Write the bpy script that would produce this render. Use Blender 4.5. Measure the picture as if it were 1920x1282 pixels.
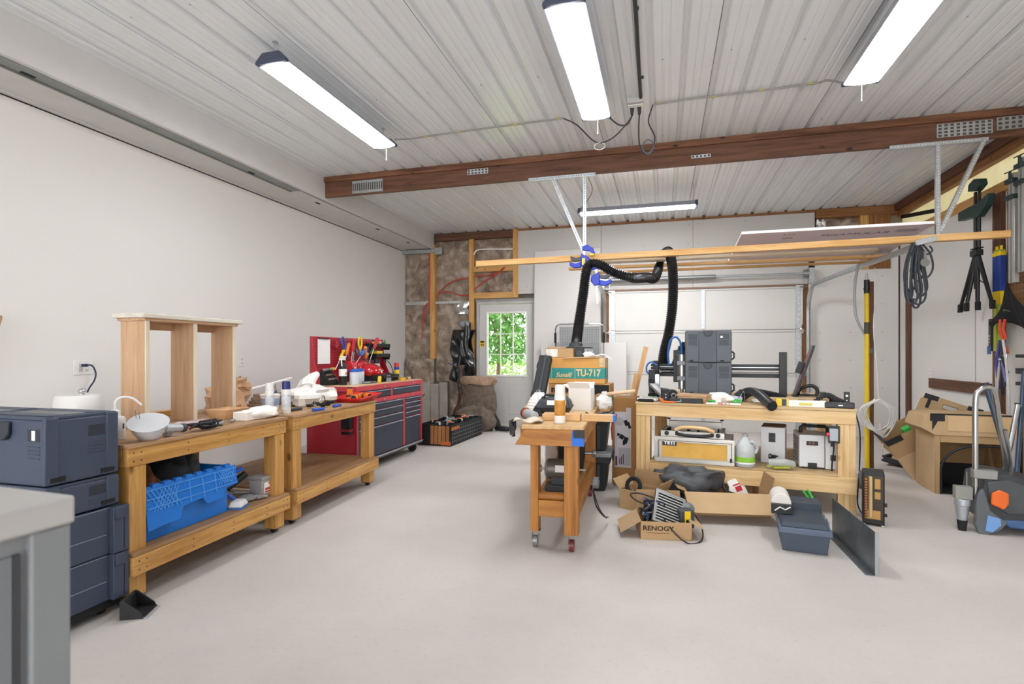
import bpy, bmesh, math, random
from mathutils import Vector, Matrix, Euler
for o in list(bpy.data.objects): bpy.data.objects.remove(o)
scene = bpy.context.scene
C = scene.collection
R = math.radians
random.seed(7)

# ------------------------------------------------------------------ camera, sky, exposure
cam_data = bpy.data.cameras.new('camera')
cam_data.sensor_width = 36.0
cam_data.lens = 36.0*1010/1920
cam_data.shift_y = 21/1920
cam_data.clip_start = 0.02
cam_data.dof.use_dof = True
cam_data.dof.focus_distance = 4.6
cam_data.dof.aperture_fstop = 3.6
camera = bpy.data.objects.new('camera', cam_data)
camera.location = (0, 0, 1.2)
camera.rotation_euler = (R(90), 0, math.atan2(283, 1010))
C.objects.link(camera)
scene.camera = camera

world = bpy.data.worlds.new('sky'); scene.world = world
world.use_nodes = True
_n = world.node_tree.nodes; _l = world.node_tree.links
_n.clear()
_o = _n.new('ShaderNodeOutputWorld'); _b = _n.new('ShaderNodeBackground')
_b.inputs[0].default_value = (0.97, 0.985, 1.0, 1)     # bright even overcast sky
_b.inputs[1].default_value = 2.9
_l.new(_b.outputs[0], _o.inputs[0])

sun_d = bpy.data.lights.new('sun', 'SUN'); sun_d.energy = 2.0; sun_d.angle = R(12); sun_d.color = (1, .96, .88)
sun = bpy.data.objects.new('sun', sun_d); C.objects.link(sun)
sun.rotation_euler = (R(38), R(-12), R(-25))

LAMP = 17.0            # brightness of the shop light lenses
vs = scene.view_settings
vs.view_transform = 'Standard'; vs.look = 'None'; vs.gamma = 1; vs.use_curve_mapping = False
vs.exposure = 0.92

# ------------------------------------------------------------------ materials
def lin(h):
    if isinstance(h, str):
        h = h.lstrip('#'); v = [int(h[i:i+2], 16)/255 for i in (0, 2, 4)]
    else: v = list(h)
    return tuple(((x/12.92) if x <= .04045 else ((x+.055)/1.055)**2.4) for x in v) + (1,)
def mul(c, k): return tuple(min(1, x*k) for x in c[:3]) + (1,)
MATS = {}
def _base(name):
    m = bpy.data.materials.new(name); m.use_nodes = True
    nt = m.node_tree; b = nt.nodes['Principled BSDF']
    return m, nt, b
def M(name, col='#808080', rough=.5, metal=0., var=.10, scale=6., bump=0., bscale=80., spec=.5, trans=0., alpha=1., emit=None, es=0., coat=0., ior=1.45):
    if name in MATS: return MATS[name]
    m, nt, b = _base(name)
    N, L = nt.nodes, nt.links
    c = lin(col)
    b.inputs['Roughness'].default_value = rough; b.inputs['Metallic'].default_value = metal
    b.inputs['Specular IOR Level'].default_value = spec; b.inputs['IOR'].default_value = ior
    b.inputs['Transmission Weight'].default_value = trans; b.inputs['Alpha'].default_value = alpha
    b.inputs['Coat Weight'].default_value = coat
    if emit:
        b.inputs['Emission Color'].default_value = lin(emit); b.inputs['Emission Strength'].default_value = es
    tc = N.new('ShaderNodeTexCoord')
    if var:
        nz = N.new('ShaderNodeTexNoise'); nz.inputs['Scale'].default_value = scale; nz.inputs['Detail'].default_value = 5
        L.new(tc.outputs['Object'], nz.inputs['Vector'])
        rp = N.new('ShaderNodeValToRGB')
        rp.color_ramp.elements[0].position = .3; rp.color_ramp.elements[1].position = .7
        rp.color_ramp.elements[0].color = mul(c, 1-var); rp.color_ramp.elements[1].color = mul(c, 1+var*.7)
        L.new(nz.outputs['Fac'], rp.inputs['Fac']); L.new(rp.outputs['Color'], b.inputs['Base Color'])
    else: b.inputs['Base Color'].default_value = c
    if bump:
        nb = N.new('ShaderNodeTexNoise'); nb.inputs['Scale'].default_value = bscale; nb.inputs['Detail'].default_value = 4
        L.new(tc.outputs['Object'], nb.inputs['Vector'])
        bp = N.new('ShaderNodeBump'); bp.inputs['Strength'].default_value = bump; bp.inputs['Distance'].default_value = .01
        L.new(nb.outputs['Fac'], bp.inputs['Height']); L.new(bp.outputs['Normal'], b.inputs['Normal'])
    MATS[name] = m
    return m
def WOOD(name, light, dark, axis='x', freq=26., rough=.55, knots=True, spec=.35):
    key = name+'_'+axis
    if key in MATS: return MATS[key]
    m, nt, b = _base(key); N, L = nt.nodes, nt.links
    b.inputs['Roughness'].default_value = rough; b.inputs['Specular IOR Level'].default_value = spec
    tc = N.new('ShaderNodeTexCoord'); mp = N.new('ShaderNodeMapping')
    oi = N.new('ShaderNodeObjectInfo'); ad = N.new('ShaderNodeVectorMath'); ad.operation = 'ADD'
    ml = N.new('ShaderNodeVectorMath'); ml.operation = 'SCALE'; ml.inputs[0].default_value = (13, 7, 5)
    L.new(oi.outputs['Random'], ml.inputs['Scale'])
    L.new(tc.outputs['Object'], ad.inputs[0]); L.new(ml.outputs[0], ad.inputs[1])
    sc = {'x': (.07, 1, 1), 'y': (1, .07, 1), 'z': (1, 1, .07)}[axis]
    mp.inputs['Scale'].default_value = sc
    L.new(ad.outputs[0], mp.inputs['Vector'])
    nz = N.new('ShaderNodeTexNoise'); nz.inputs['Scale'].default_value = freq; nz.inputs['Detail'].default_value = 6; nz.inputs['Roughness'].default_value = .65
    nz.inputs['Distortion'].default_value = .6
    L.new(mp.outputs[0], nz.inputs['Vector'])
    rp = N.new('ShaderNodeValToRGB'); e = rp.color_ramp.elements
    e[0].position = .33; e[0].color = lin(dark); e[1].position = .62; e[1].color = lin(light)
    L.new(nz.outputs['Fac'], rp.inputs['Fac'])
    out = rp.outputs['Color']
    if knots:
        mp2 = N.new('ShaderNodeMapping'); mp2.inputs['Scale'].default_value = {'x': (.5, 1, 1), 'y': (1, .5, 1), 'z': (1, 1, .5)}[axis]
        L.new(ad.outputs[0], mp2.inputs['Vector'])
        vo = N.new('ShaderNodeTexVoronoi'); vo.inputs['Scale'].default_value = 6.5
        L.new(mp2.outputs[0], vo.inputs['Vector'])
        r2 = N.new('ShaderNodeValToRGB'); k = r2.color_ramp.elements
        k[0].position = .06; k[0].color = (1, 1, 1, 1); k[1].position = .13; k[1].color = (0, 0, 0, 1)
        L.new(vo.outputs['Distance'], r2.inputs['Fac'])
        mx = N.new('ShaderNodeMix'); mx.data_type = 'RGBA'
        L.new(r2.outputs['Color'], mx.inputs['Factor']); L.new(out, mx.inputs['A'])
        mx.inputs['B'].default_value = mul(lin(dark), .42)
        out = mx.outputs['Result']
    L.new(out, b.inputs['Base Color'])
    MATS[key] = m
    return m

# ------------------------------------------------------------------ mesh builder
class MB:
    def __init__(s): s.v = []; s.f = []; s.T = Matrix.Identity(4)
    def at(s, loc=(0, 0, 0), rot=(0, 0, 0)):
        s.T = Matrix.Translation(loc) @ Euler(rot).to_matrix().to_4x4(); return s
    def aim(s, loc, d):                              # local z points along d
        s.T = Matrix.Translation(loc) @ Vector(d).to_track_quat('Z', 'Y').to_matrix().to_4x4(); return s
    def add(s, vs_, fs):
        n = len(s.v); s.v += [tuple(s.T @ Vector(p)) for p in vs_]; s.f += [tuple(i+n for i in q) for q in fs]; return s
    def b(s, x0, x1, y0, y1, z0, z1):
        return s.add([(x0,y0,z0),(x1,y0,z0),(x1,y1,z0),(x0,y1,z0),(x0,y0,z1),(x1,y0,z1),(x1,y1,z1),(x0,y1,z1)],
                     [(3,2,1,0),(4,5,6,7),(0,1,5,4),(1,2,6,5),(2,3,7,6),(3,0,4,7)])
    def c(s, x, y, z, sx, sy, sz): return s.b(x-sx/2, x+sx/2, y-sy/2, y+sy/2, z-sz/2, z+sz/2)
    def taper(s, x, y, z0, z1, ax, ay, bx, by):
        return s.add([(x-ax/2,y-ay/2,z0),(x+ax/2,y-ay/2,z0),(x+ax/2,y+ay/2,z0),(x-ax/2,y+ay/2,z0),
                      (x-bx/2,y-by/2,z1),(x+bx/2,y-by/2,z1),(x+bx/2,y+by/2,z1),(x-bx/2,y+by/2,z1)],
                     [(3,2,1,0),(4,5,6,7),(0,1,5,4),(1,2,6,5),(2,3,7,6),(3,0,4,7)])
    def bar(s, p, q, w, h, up=(0, 0, 1)):          # box beam from p to q, w across, h along up
        p, q = Vector(p), Vector(q); d = (q-p).normalized(); u = Vector(up)
        if abs(d.dot(u)) > .98: u = Vector((0, 1, 0))
        a = d.cross(u).normalized(); u = a.cross(d).normalized()
        vv = []
        for e in (p, q):
            for i, j in ((-1,-1),(1,-1),(1,1),(-1,1)): vv.append(tuple(e + a*(i*w/2) + u*(j*h/2)))
        return s.add(vv, [(3,2,1,0),(4,5,6,7),(0,1,5,4),(1,2,6,5),(2,3,7,6),(3,0,4,7)])
    def cyl(s, p, q, r, r2=None, n=16, cap=True):
        p, q = Vector(p), Vector(q); r2 = r if r2 is None else r2
        d = (q-p).normalized(); u = Vector((0,0,1)) if abs(d.z) < .9 else Vector((1,0,0))
        a = d.cross(u).normalized(); b = d.cross(a)
        vv = []
        for e, rr in ((p, r), (q, r2)):
            for i in range(n):
                t = 2*math.pi*i/n; vv.append(tuple(e + (a*math.cos(t)+b*math.sin(t))*rr))
        ff = [(i, (i+1) % n, n+(i+1) % n, n+i) for i in range(n)]
        if cap: ff += [tuple(range(n-1, -1, -1)), tuple(range(n, 2*n))]
        return s.add(vv, ff)
    def tube(s, pts, r, n=8, closed=False, rf=None):
        P = [Vector(p) for p in pts]; m = len(P); vv = []; prev = None
        for i in range(m):
            if closed: d = P[(i+1) % m]-P[i-1]
            else: d = P[min(i+1, m-1)]-P[max(i-1, 0)]
            d = d.normalized() if d.length > 1e-9 else Vector((0,0,1))
            if prev is None:
                u = Vector((0,0,1)) if abs(d.z) < .9 else Vector((1,0,0)); a = d.cross(u).normalized()
            else:
                a = prev - d*prev.dot(d)
                a = a.normalized() if a.length > 1e-6 else d.orthogonal().normalized()
            prev = a; b = d.cross(a); rr = rf(i) if rf else r
            for k in range(n):
                t = 2*math.pi*k/n; vv.append(tuple(P[i] + (a*math.cos(t)+b*math.sin(t))*rr))
        ff = []
        for i in range(m if closed else m-1):
            j = (i+1) % m
            for k in range(n): ff.append((i*n+k, i*n+(k+1) % n, j*n+(k+1) % n, j*n+k))
        if not closed: ff += [tuple(range(n-1, -1, -1)), tuple((m-1)*n+k for k in range(n))]
        return s.add(vv, ff)
    def lathe(s, prof, n=20, o=(0, 0, 0)):          # (radius, height) profile about local z
        vv = []; m = len(prof)
        for r, z in prof:
            for k in range(n):
                t = 2*math.pi*k/n; vv.append((o[0]+r*math.cos(t), o[1]+r*math.sin(t), o[2]+z))
        ff = [(i*n+k, i*n+(k+1) % n, (i+1)*n+(k+1) % n, (i+1)*n+k) for i in range(m-1) for k in range(n)]
        if prof[0][0] > 1e-4: ff.append(tuple(range(n-1, -1, -1)))
        if prof[-1][0] > 1e-4: ff.append(tuple((m-1)*n+k for k in range(n)))
        return s.add(vv, ff)
    def prism(s, poly, axis, a0, a1):               # polygon extruded along an axis; poly in the two other axes
        def P(u, v, w): return {'x': (w, u, v), 'y': (u, w, v), 'z': (u, v, w)}[axis]
        n = len(poly)
        vv = [P(u, v, a0) for u, v in poly] + [P(u, v, a1) for u, v in poly]
        return s.add(vv, [tuple(range(n-1, -1, -1)), tuple(range(n, 2*n))] + [(i, (i+1) % n, n+(i+1) % n, n+i) for i in range(n)])
    def grid(s, nu, nv, fn, thick=0):
        vv = [tuple(fn(i/nu, j/nv)) for j in range(nv+1) for i in range(nu+1)]
        w = nu+1
        ff = [(j*w+i, j*w+i+1, (j+1)*w+i+1, (j+1)*w+i) for j in range(nv) for i in range(nu)]
        return s.add(vv, ff)
    def sph(s, c, r, n=14, m=9, sq=1., bump=0, seed=0):
        rx, ry, rz = (r, r, r) if not isinstance(r, (tuple, list)) else r
        rnd = random.Random(seed); vv = []
        def pw(x): return math.copysign(abs(x)**sq, x)
        for j in range(m+1):
            ph = -math.pi/2 + math.pi*j/m
            for i in range(n):
                t = 2*math.pi*i/n; k = 1+(rnd.random()-.5)*bump
                vv.append((c[0]+rx*pw(math.cos(ph))*pw(math.cos(t))*k, c[1]+ry*pw(math.cos(ph))*pw(math.sin(t))*k, c[2]+rz*pw(math.sin(ph))*k))
        return s.add(vv, [(j*n+i, j*n+(i+1) % n, (j+1)*n+(i+1) % n, (j+1)*n+i) for j in range(m) for i in range(n)])
    def obox(s, x0, x1, y0, y1, z0, z1, t=.004, floor=True):      # open-topped box with wall thickness
        s.b(x0, x0+t, y0, y1, z0, z1).b(x1-t, x1, y0, y1, z0, z1).b(x0+t, x1-t, y0, y0+t, z0, z1).b(x0+t, x1-t, y1-t, y1, z0, z1)
        if floor: s.b(x0+t, x1-t, y0+t, y1-t, z0, z0+t)
        return s
    def build(s, name, mat, parent=None, smooth=True, bevel=0., loc=None, rot=None, seg=2, ang=35, solid=0., sub=0, keep=False):
        me = bpy.data.meshes.new(name); me.from_pydata(s.v, [], s.f); me.update()
        bm = bmesh.new(); bm.from_mesh(me)
        bmesh.ops.remove_doubles(bm, verts=bm.verts, dist=1e-5)
        if not keep: bmesh.ops.recalc_face_normals(bm, faces=bm.faces)
        bm.to_mesh(me); bm.free()
        me.materials.append(mat)
        if smooth:
            for p in me.polygons: p.use_smooth = True
            me.set_sharp_from_angle(angle=R(ang))
        o = bpy.data.objects.new(name, me); C.objects.link(o)
        if parent: o.parent = parent
        if loc is not None: o.location = loc
        if rot is not None: o.rotation_euler = rot
        if solid:
            md = o.modifiers.new('solid', 'SOLIDIFY'); md.thickness = solid; md.offset = 0
        if bevel:
            md = o.modifiers.new('bevel', 'BEVEL'); md.width = bevel; md.segments = seg; md.limit_method = 'ANGLE'; md.angle_limit = R(40)
        if sub:
            md = o.modifiers.new('sub', 'SUBSURF'); md.levels = sub; md.render_levels = sub
        return o
def tag(o, label=None, cat=None, group=None, kind=None):
    if label: o['label'] = label
    if cat: o['category'] = cat
    if group: o['group'] = group
    if kind: o['kind'] = kind
    return o
def thing(name, label, cat, loc=(0, 0, 0), rz=0., group=None, rot=None):
    o = bpy.data.objects.new(name, None); C.objects.link(o); o.empty_display_size = .05
    o.location = loc; o.rotation_euler = rot if rot else (0, 0, rz)
    return tag(o, label, cat, group)
def part(name, parent, mat, bevel=0., **k):
    """part('leg', t, mat, bevel)(lambda m: m.b(...))"""
    def go(fn):
        m = MB(); fn(m); return m.build(name, mat, parent, bevel=bevel, **k)
    return go
def struct(name, mb, mat, **k): return tag(mb.build(name, mat, **k), kind='structure')
def copy_tree(o, parent=None, label=None, loc=None, rz=None):
    c = o.copy(); C.objects.link(c); c.parent = parent
    for ch in o.children: copy_tree(ch, c)
    if label: c['label'] = label
    if loc is not None: c.location = loc
    if rz is not None: c.rotation_euler = (0, 0, rz)
    return c
def dupe(o, parent, loc, rot=None):
    c = o.copy(); C.objects.link(c); c.parent = parent; c.location = loc
    if rot is not None: c.rotation_euler = rot
    return c
def text(s, size, mat, parent, loc, rot, name='lettering', ext=.0006, align='CENTER', sx=1., shear=0., bold=0.):
    cu = bpy.data.curves.new(name, 'FONT'); cu.body = s; cu.size = size; cu.extrude = ext; cu.align_x = align; cu.align_y = 'CENTER'
    cu.shear = shear; cu.offset = bold; cu.resolution_u = 3
    tmp = bpy.data.objects.new(name, cu); C.objects.link(tmp)
    dg = bpy.context.evaluated_depsgraph_get(); dg.update()
    me = bpy.data.meshes.new_from_object(tmp.evaluated_get(dg)); me.name = name
    bpy.data.objects.remove(tmp); bpy.data.curves.remove(cu)
    me.materials.clear(); me.materials.append(mat)
    o = bpy.data.objects.new(name, me); C.objects.link(o); o.parent = parent
    o.location = loc; o.rotation_euler = rot; o.scale = (sx, 1, 1)
    return o
def smoothpath(pts, k=6):                            # Catmull-Rom through points
    P = [Vector(p) for p in pts]; P = [2*P[0]-P[1]] + P + [2*P[-1]-P[-2]]; out = []
    for i in range(1, len(P)-2):
        a, b, c, d = P[i-1:i+3]
        for j in range(k):
            t = j/k
            out.append(.5*((2*b)+(c-a)*t+(2*a-5*b+4*c-d)*t*t+(3*b-a-3*c+d)*t**3))
    out.append(P[-2]); return out
def coil(c, r, turns, axis='z', pitch=.0, n=18, jit=.0, seed=1, sy=1.):
    rnd = random.Random(seed); out = []
    for i in range(int(turns*n)+1):
        t = 2*math.pi*i/n; rr = r*(1+(rnd.random()-.5)*jit)
        u, v, w = rr*math.cos(t), sy*rr*math.sin(t), pitch*i/n
        out.append({'z': (c[0]+u, c[1]+v, c[2]+w), 'y': (c[0]+u, c[1]+w, c[2]+v), 'x': (c[0]+w, c[1]+u, c[2]+v)}[axis])
    return out
FRONT = (R(90), 0, 0)          # text that faces -y
RIGHT = (R(90), 0, R(90))      # text that faces +x
LEFT = (R(90), 0, R(-90))

# shared materials
blk = M('black_plastic', '#1d1e20', .45); blkm = M('black_matte', '#17181a', .75); rub = M('black_rubber', '#202022', .8)
wht = M('white_plastic', '#e6e4e0', .45, var=.03); steel = M('brushed_steel', '#b4b6b8', .32, .95); galv = M('galvanised_steel', '#b9bec2', .38, .85, var=.15, scale=25)
dgrey = M('dark_grey_plastic', '#3a3c40', .5); lgrey = M('light_grey_plastic', '#9fa2a4', .5)
chrome = M('chrome', '#d2d4d6', .15, 1.); cardb = M('cardboard', '#b3926a', .85, var=.08, scale=4); cardb2 = M('kraft_cardboard', '#bd9f78', .88, var=.07, scale=5)
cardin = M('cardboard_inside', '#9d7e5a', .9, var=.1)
red = M('red_paint', '#b0182a', .38, coat=.2); yel = M('yellow_plastic', '#e8c51e', .45); blu = M('blue_plastic', '#1d55b8', .42)
org = M('orange_plastic', '#e06a1d', .45); grn = M('green_plastic', '#3fae4a', .45)
paper = M('white_paper', '#eeece8', .8, var=.03)
pine = lambda a='x': WOOD('pine', '#dcb483', '#c4925c', a)
amber = lambda a='x': WOOD('stained_pine', '#cf9f5c', '#a8763a', a, rough=.45)
# ================================================================== the room
XL, XR, YF, YB, ZC = -4.49, 3.2, 8.81, -4.2, 3.3
mfloor, nt, bs = _base('sealed_concrete')
N, L = nt.nodes, nt.links
tc = N.new('ShaderNodeTexCoord')
n1 = N.new('ShaderNodeTexNoise'); n1.inputs['Scale'].default_value = .9; n1.inputs['Detail'].default_value = 8; n1.inputs['Roughness'].default_value = .6
n2 = N.new('ShaderNodeTexNoise'); n2.inputs['Scale'].default_value = 38; n2.inputs['Detail'].default_value = 4
L.new(tc.outputs['Object'], n1.inputs['Vector']); L.new(tc.outputs['Object'], n2.inputs['Vector'])
r1 = N.new('ShaderNodeValToRGB'); r1.color_ramp.elements[0].position = .3; r1.color_ramp.elements[1].position = .72
r1.color_ramp.elements[0].color = lin('#bbb3ad'); r1.color_ramp.elements[1].color = lin('#cbc4be')
L.new(n1.outputs['Fac'], r1.inputs['Fac'])
r2 = N.new('ShaderNodeValToRGB'); r2.color_ramp.elements[0].position = .25; r2.color_ramp.elements[1].position = .45
r2.color_ramp.elements[0].color = (.93, .925, .92, 1); r2.color_ramp.elements[1].color = (1, 1, 1, 1)
L.new(n2.outputs['Fac'], r2.inputs['Fac'])
mx = N.new('ShaderNodeMix'); mx.data_type = 'RGBA'; mx.blend_type = 'MULTIPLY'; mx.inputs['Factor'].default_value = 1
L.new(r1.outputs['Color'], mx.inputs['A']); L.new(r2.outputs['Color'], mx.inputs['B']); L.new(mx.outputs['Result'], bs.inputs['Base Color'])
bs.inputs['Roughness'].default_value = .55
bp = N.new('ShaderNodeBump'); bp.inputs['Strength'].default_value = .08; bp.inputs['Distance'].default_value = .01
L.new(n2.outputs['Fac'], bp.inputs['Height']); L.new(bp.outputs['Normal'], bs.inputs['Normal'])
struct('floor', MB().b(XL-.2, XR+.2, YB, YF+.16, -.12, 0), mfloor)

mwall = M('painted_drywall', '#e2dfdb', .8, var=.015, scale=1.2)
mdry = M('bare_drywall', '#c2bfbb', .85, var=.02, scale=2)
mtin = M('white_ceiling_steel', '#dde0e2', .24, var=.02, scale=2, spec=.5)
mhead = M('white_header_paint', '#cfccc9', .6, var=.03)
dkwood = lambda a='x': WOOD('dark_stained_beam', '#6e4a36', '#4c3022', a, rough=.6)
brwood = lambda a='x': WOOD('brown_framing', '#9a6a40', '#744824', a)
stud = lambda a='z': WOOD('stud_pine', '#d3a468', '#b4803f', a)
struct('wall_left', MB().b(XL-.12, XL, YB, YF+.16, 0, ZC+.06), mwall)

# --- ceiling of ribbed steel sheets, each sheet a piece
ceil = struct('ceiling', MB().b(XL-.12, XR+.15, YB, YF+.16, ZC+.06, ZC+.1), M('roof_deck', '#6a5a4a', .8))
def rib_profile():
    p = []; w = .9144
    for k in range(4):
        x = k*w/4
        p += [(x, 0), (x+.014, .026), (x+.040, .026), (x+.054, 0)]
        for q in (.100, .152): p += [(x+q, 0), (x+q+.007, .004), (x+q+.015, .004), (x+q+.022, 0)]
    p.append((w, 0)); return p
prof = rib_profile()
sheet0 = None; x = -3.89-.35
while x < XR:
    m = MB(); pp = [q for q in prof if x+q[0] <= XR+.02]
    if sheet0 is None or len(pp) != len(prof):
        n = len(pp)
        vv = [(a, YB, b) for a, b in pp] + [(a, YF, b) for a, b in pp]
        m.add(vv, [(i, i+1, n+i+1, n+i) for i in range(n-1)])
        sh = m.build('ceiling_sheet', mtin, ceil, loc=(x, 0, ZC), smooth=False, keep=True)
        if sheet0 is None: sheet0 = sh
    else: sh = dupe(sheet0, ceil, (x, 0, ZC))
    x += .9144+.004
scr = MB()
for sx in [-3.2+.457*k for k in range(14)]:
    for sy in (1.2, 2.6, 4.0, 5.4, 6.8, 8.2): scr.cyl((sx, sy, ZC-.004), (sx, sy, ZC+.002), .006, n=6)
tag(scr.build('sheet_screws', steel, ceil), kind='stuff')

# --- white header along the left wall with its steel track
hd = struct('trim_1', MB().b(-3.93, -3.89, YB, YF-.02, 3.035, ZC), mhead); hd['label'] = 'white header box running along the top of the left wall'
MB().b(XL, -3.99, YB, YF-.02, 3.05, 3.07).build('soffit', mhead, hd)
MB().b(XL+.005, XL+.03, YB, YF-.02, 3.03, 3.05).build('edge_trim', mhead, hd)
MB().b(XL, XL+.006, YB, YF-.02, 3.022, 3.0295).build('shadow_gap', blkm, hd)
MB().b(-3.995, -3.93, 5.2, YF-.05, 3.055, 3.065).build('track_recess', M('shadow_steel', '#7d807e', .5, .6), hd)
MB().b(-4.06, -3.93, YB, 5.2, 3.03, 3.05).b(-4.065, -4.05, YB, 5.2, 3.022, 3.05).build('steel_track', M('grey_track', '#8b8f8c', .45, .6, var=.12, scale=12), hd)
for yy in (2.55, 4.55, 5.75, 7.2, 8.2):
    MB().c(-4.02 if yy < 5.2 else -4.1, yy, 3.0285 if yy < 5.2 else 3.0485, .03, .08, .004).build('slot', blkm, hd)
MB().b(XL, -3.72, YF-.06, YF-.02, 2.97, 3.03).b(-3.85, -3.72, YF-.075, YF-.06, 2.93, 3.05).build('end_bracket', galv, hd)

# --- dark carrying beam across the room
bm_ = struct('trim_2', MB().b(-3.89, XR, 5.60, 5.64, 3.06, 3.235), dkwood('x')); bm_['label'] = 'dark stained timber beam crossing under the ceiling'
MB().b(-3.91, XR, 5.575, 5.665, 3.235, 3.298).build('top_plate', WOOD('dark_plate', '#7c5238', '#46291c', 'x'), bm_)
def nailplate(x0, x1, z0, z1, nx, nz, par):
    p = MB().b(x0, x1, 5.594, 5.6, z0, z1).build('nail_plate', galv, par)
    d = MB()
    for i in range(nx):
        for j in range(nz): d.c(x0+(i+.5)*(x1-x0)/nx, 5.5935, z0+(j+.5)*(z1-z0)/nz, .55*(x1-x0)/nx, .002, .6*(z1-z0)/nz)
    tag(d.build('nail_slots', M('plate_slots', '#5a5048', .6, .5), p), kind='stuff')
nailplate(-3.52, -3.12, 3.075, 3.22, 14, 1, bm_); nailplate(-2.08, -1.84, 3.165, 3.225, 6, 2, bm_)
nailplate(2.33, 2.74, 3.10, 3.22, 9, 4, bm_); nailplate(2.77, 3.1, 3.12, 3.23, 7, 3, bm_); nailplate(.27, .45, 3.12, 3.15, 5, 1, bm_)

# --- far wall: framing, insulation bays, drywall sheets
wf = struct('wall_far', MB().b(XL-.1, -3.1, YF+.10, YF+.16, 0, ZC+.06).b(-3.1, -2.08, YF+.10, YF+.16, 2.1, ZC+.06).b(-2.08, -.9, YF+.10, YF+.16, 0, ZC+.06)
            .b(-.9, 2.05, YF+.10, YF+.16, 2.2, ZC+.06).b(2.05, XR+.2, YF+.10, YF+.16, 0, ZC+.06), M('outer_sheathing', '#8d8478', .8))
for (px, z0, z1) in ((-3.92, 1.1, 3.12), (-3.19, .75, 3.2), (-2.40, 2.14, 3.3)):
    MB().b(px-.045, px+.045, YF-.03, YF+.09, z0, z1).build('stud', stud('z'), wf, bevel=.002)
MB().b(-3.145, -2.445, YF-.02, YF+.08, 2.14, 2.24).build('door_header', stud('x'), wf, bevel=.002)
MB().b(-3.145, -2.445, YF-.02, YF+.08, 2.60, 2.70).build('blocking', stud('x'), wf, bevel=.002)
MB().b(-3.88, -2.445, YF-.04, YF+.08, 3.17, 3.29).build('top_plate', dkwood('x'), wf, bevel=.002)
MB().b(-2.36, XR, YF-.02, YF+.08, 3.265, 3.30).build('top_plate', brwood('x'), wf)
MB().b(2.15, XR, YF-.05, YF+.08, 3.17, 3.29).build('top_plate', brwood('x'), wf, bevel=.002)
MB().b(2.72, 2.83, YF-.045, YF+.08, 2.4, 3.17).build('stud', stud('z'), wf, bevel=.002)
MB().b(2.83, 3.1, YF-.035, YF+.08, 2.4, 3.17).build('corner_post', brwood('z'), wf, bevel=.002)
# insulation under plastic sheet
mins, nt, bs = _base('insulation_under_plastic'); N, L = nt.nodes, nt.links
tc = N.new('ShaderNodeTexCoord'); n1 = N.new('ShaderNodeTexNoise'); n1.inputs['Scale'].default_value = 6; n1.inputs['Detail'].default_value = 10; n1.inputs['Distortion'].default_value = .7
L.new(tc.outputs['Object'], n1.inputs['Vector']); r1 = N.new('ShaderNodeValToRGB'); e = r1.color_ramp.elements
e[0].position = .3; e[0].color = lin('#66564a'); e[1].position = .68; e[1].color = lin('#b8a898'); k = e.new(.5); k.color = lin('#927e6c')
L.new(n1.outputs['Fac'], r1.inputs['Fac']); L.new(r1.outputs['Color'], bs.inputs['Base Color'])
bs.inputs['Roughness'].default_value = .8; bs.inputs['Coat Weight'].default_value = .7; bs.inputs['Coat Roughness'].default_value = .12
mpp = N.new('ShaderNodeMapping'); mpp.inputs['Scale'].default_value = (1, 1, .45); mpp.inputs['Rotation'].default_value = (0, R(35), 0)
L.new(tc.outputs['Object'], mpp.inputs['Vector'])
n3 = N.new('ShaderNodeTexNoise'); n3.inputs['Scale'].default_value = 16; n3.inputs['Detail'].default_value = 5; n3.inputs['Distortion'].default_value = 2.2
L.new(mpp.outputs[0], n3.inputs['Vector'])
bp = N.new('ShaderNodeBump'); bp.inputs['Strength'].default_value = .9; bp.inputs['Distance'].default_value = .03
L.new(n3.outputs['Fac'], bp.inputs['Height']); L.new(bp.outputs['Normal'], bs.inputs['Coat Normal']); L.new(bp.outputs['Normal'], bs.inputs['Normal'])
def crinkle(x0, x1, z0, z1, y, amp, seed, nu=18, nv=24):
    rnd = random.Random(seed); ph = [rnd.uniform(0, 6) for _ in range(8)]
    def fn(u, v):
        x = x0+(x1-x0)*u; z = z0+(z1-z0)*v
        d = math.sin(13*x+ph[0]+5*z)+.6*math.sin(23*z+ph[1]-9*x)+.5*math.sin(31*x+ph[2]+17*z)+.6*(rnd.random()-.5)
        edge = min(1, 6*min(u, 1-u), 8*min(v, 1-v))
        return (x, y - amp*(.6+.5*d)*edge, z)
    return MB().grid(nu, nv, fn)
for i, (a, b, z0, z1) in enumerate(((-4.49, -3.965, 1.05, 3.04), (-3.875, -3.235, .7, 3.17), (-3.145, -2.445, 2.7, 3.17), (-3.145, -2.445, 2.24, 2.6), (-3.62, -3.235, 0, .72), (2.17, 2.72, 2.9, 3.17))):
    crinkle(a, b, z0, z1, YF+.05, .022, 5+i).build('insulation_batt', mins, wf, ang=80)
crinkle(-4.47, -3.9, .62, 1.1, YF+.0, .05, 51).build('insulation_batt', mins, wf, ang=80)
foil = M('foil_tape', '#c9c9c9', .25, .8, var=.2, scale=30, bump=.5, bscale=40)
MB().b(-4.48, -3.965, YF-.005, YF, 2.06, 2.12).b(-3.875, -3.36, YF-.012, YF-.007, 2.07, 2.11).build('foil_tape', foil, wf)
MB().grid(6, 6, lambda u, v: (-3.45+.2*u+.03*math.sin(9*v), YF-.02-.02*math.sin(7*u+5*v), 1.88+.22*v)).build('foil_flap', foil, wf)
MB().grid(5, 5, lambda u, v: (2.16+.12*u, YF-.03-.02*math.sin(9*u+7*v), 2.97+.18*v)).build('foil_flap', foil, wf)
redw = M('red_cable', '#b8402c', .5, var=.05)
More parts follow.
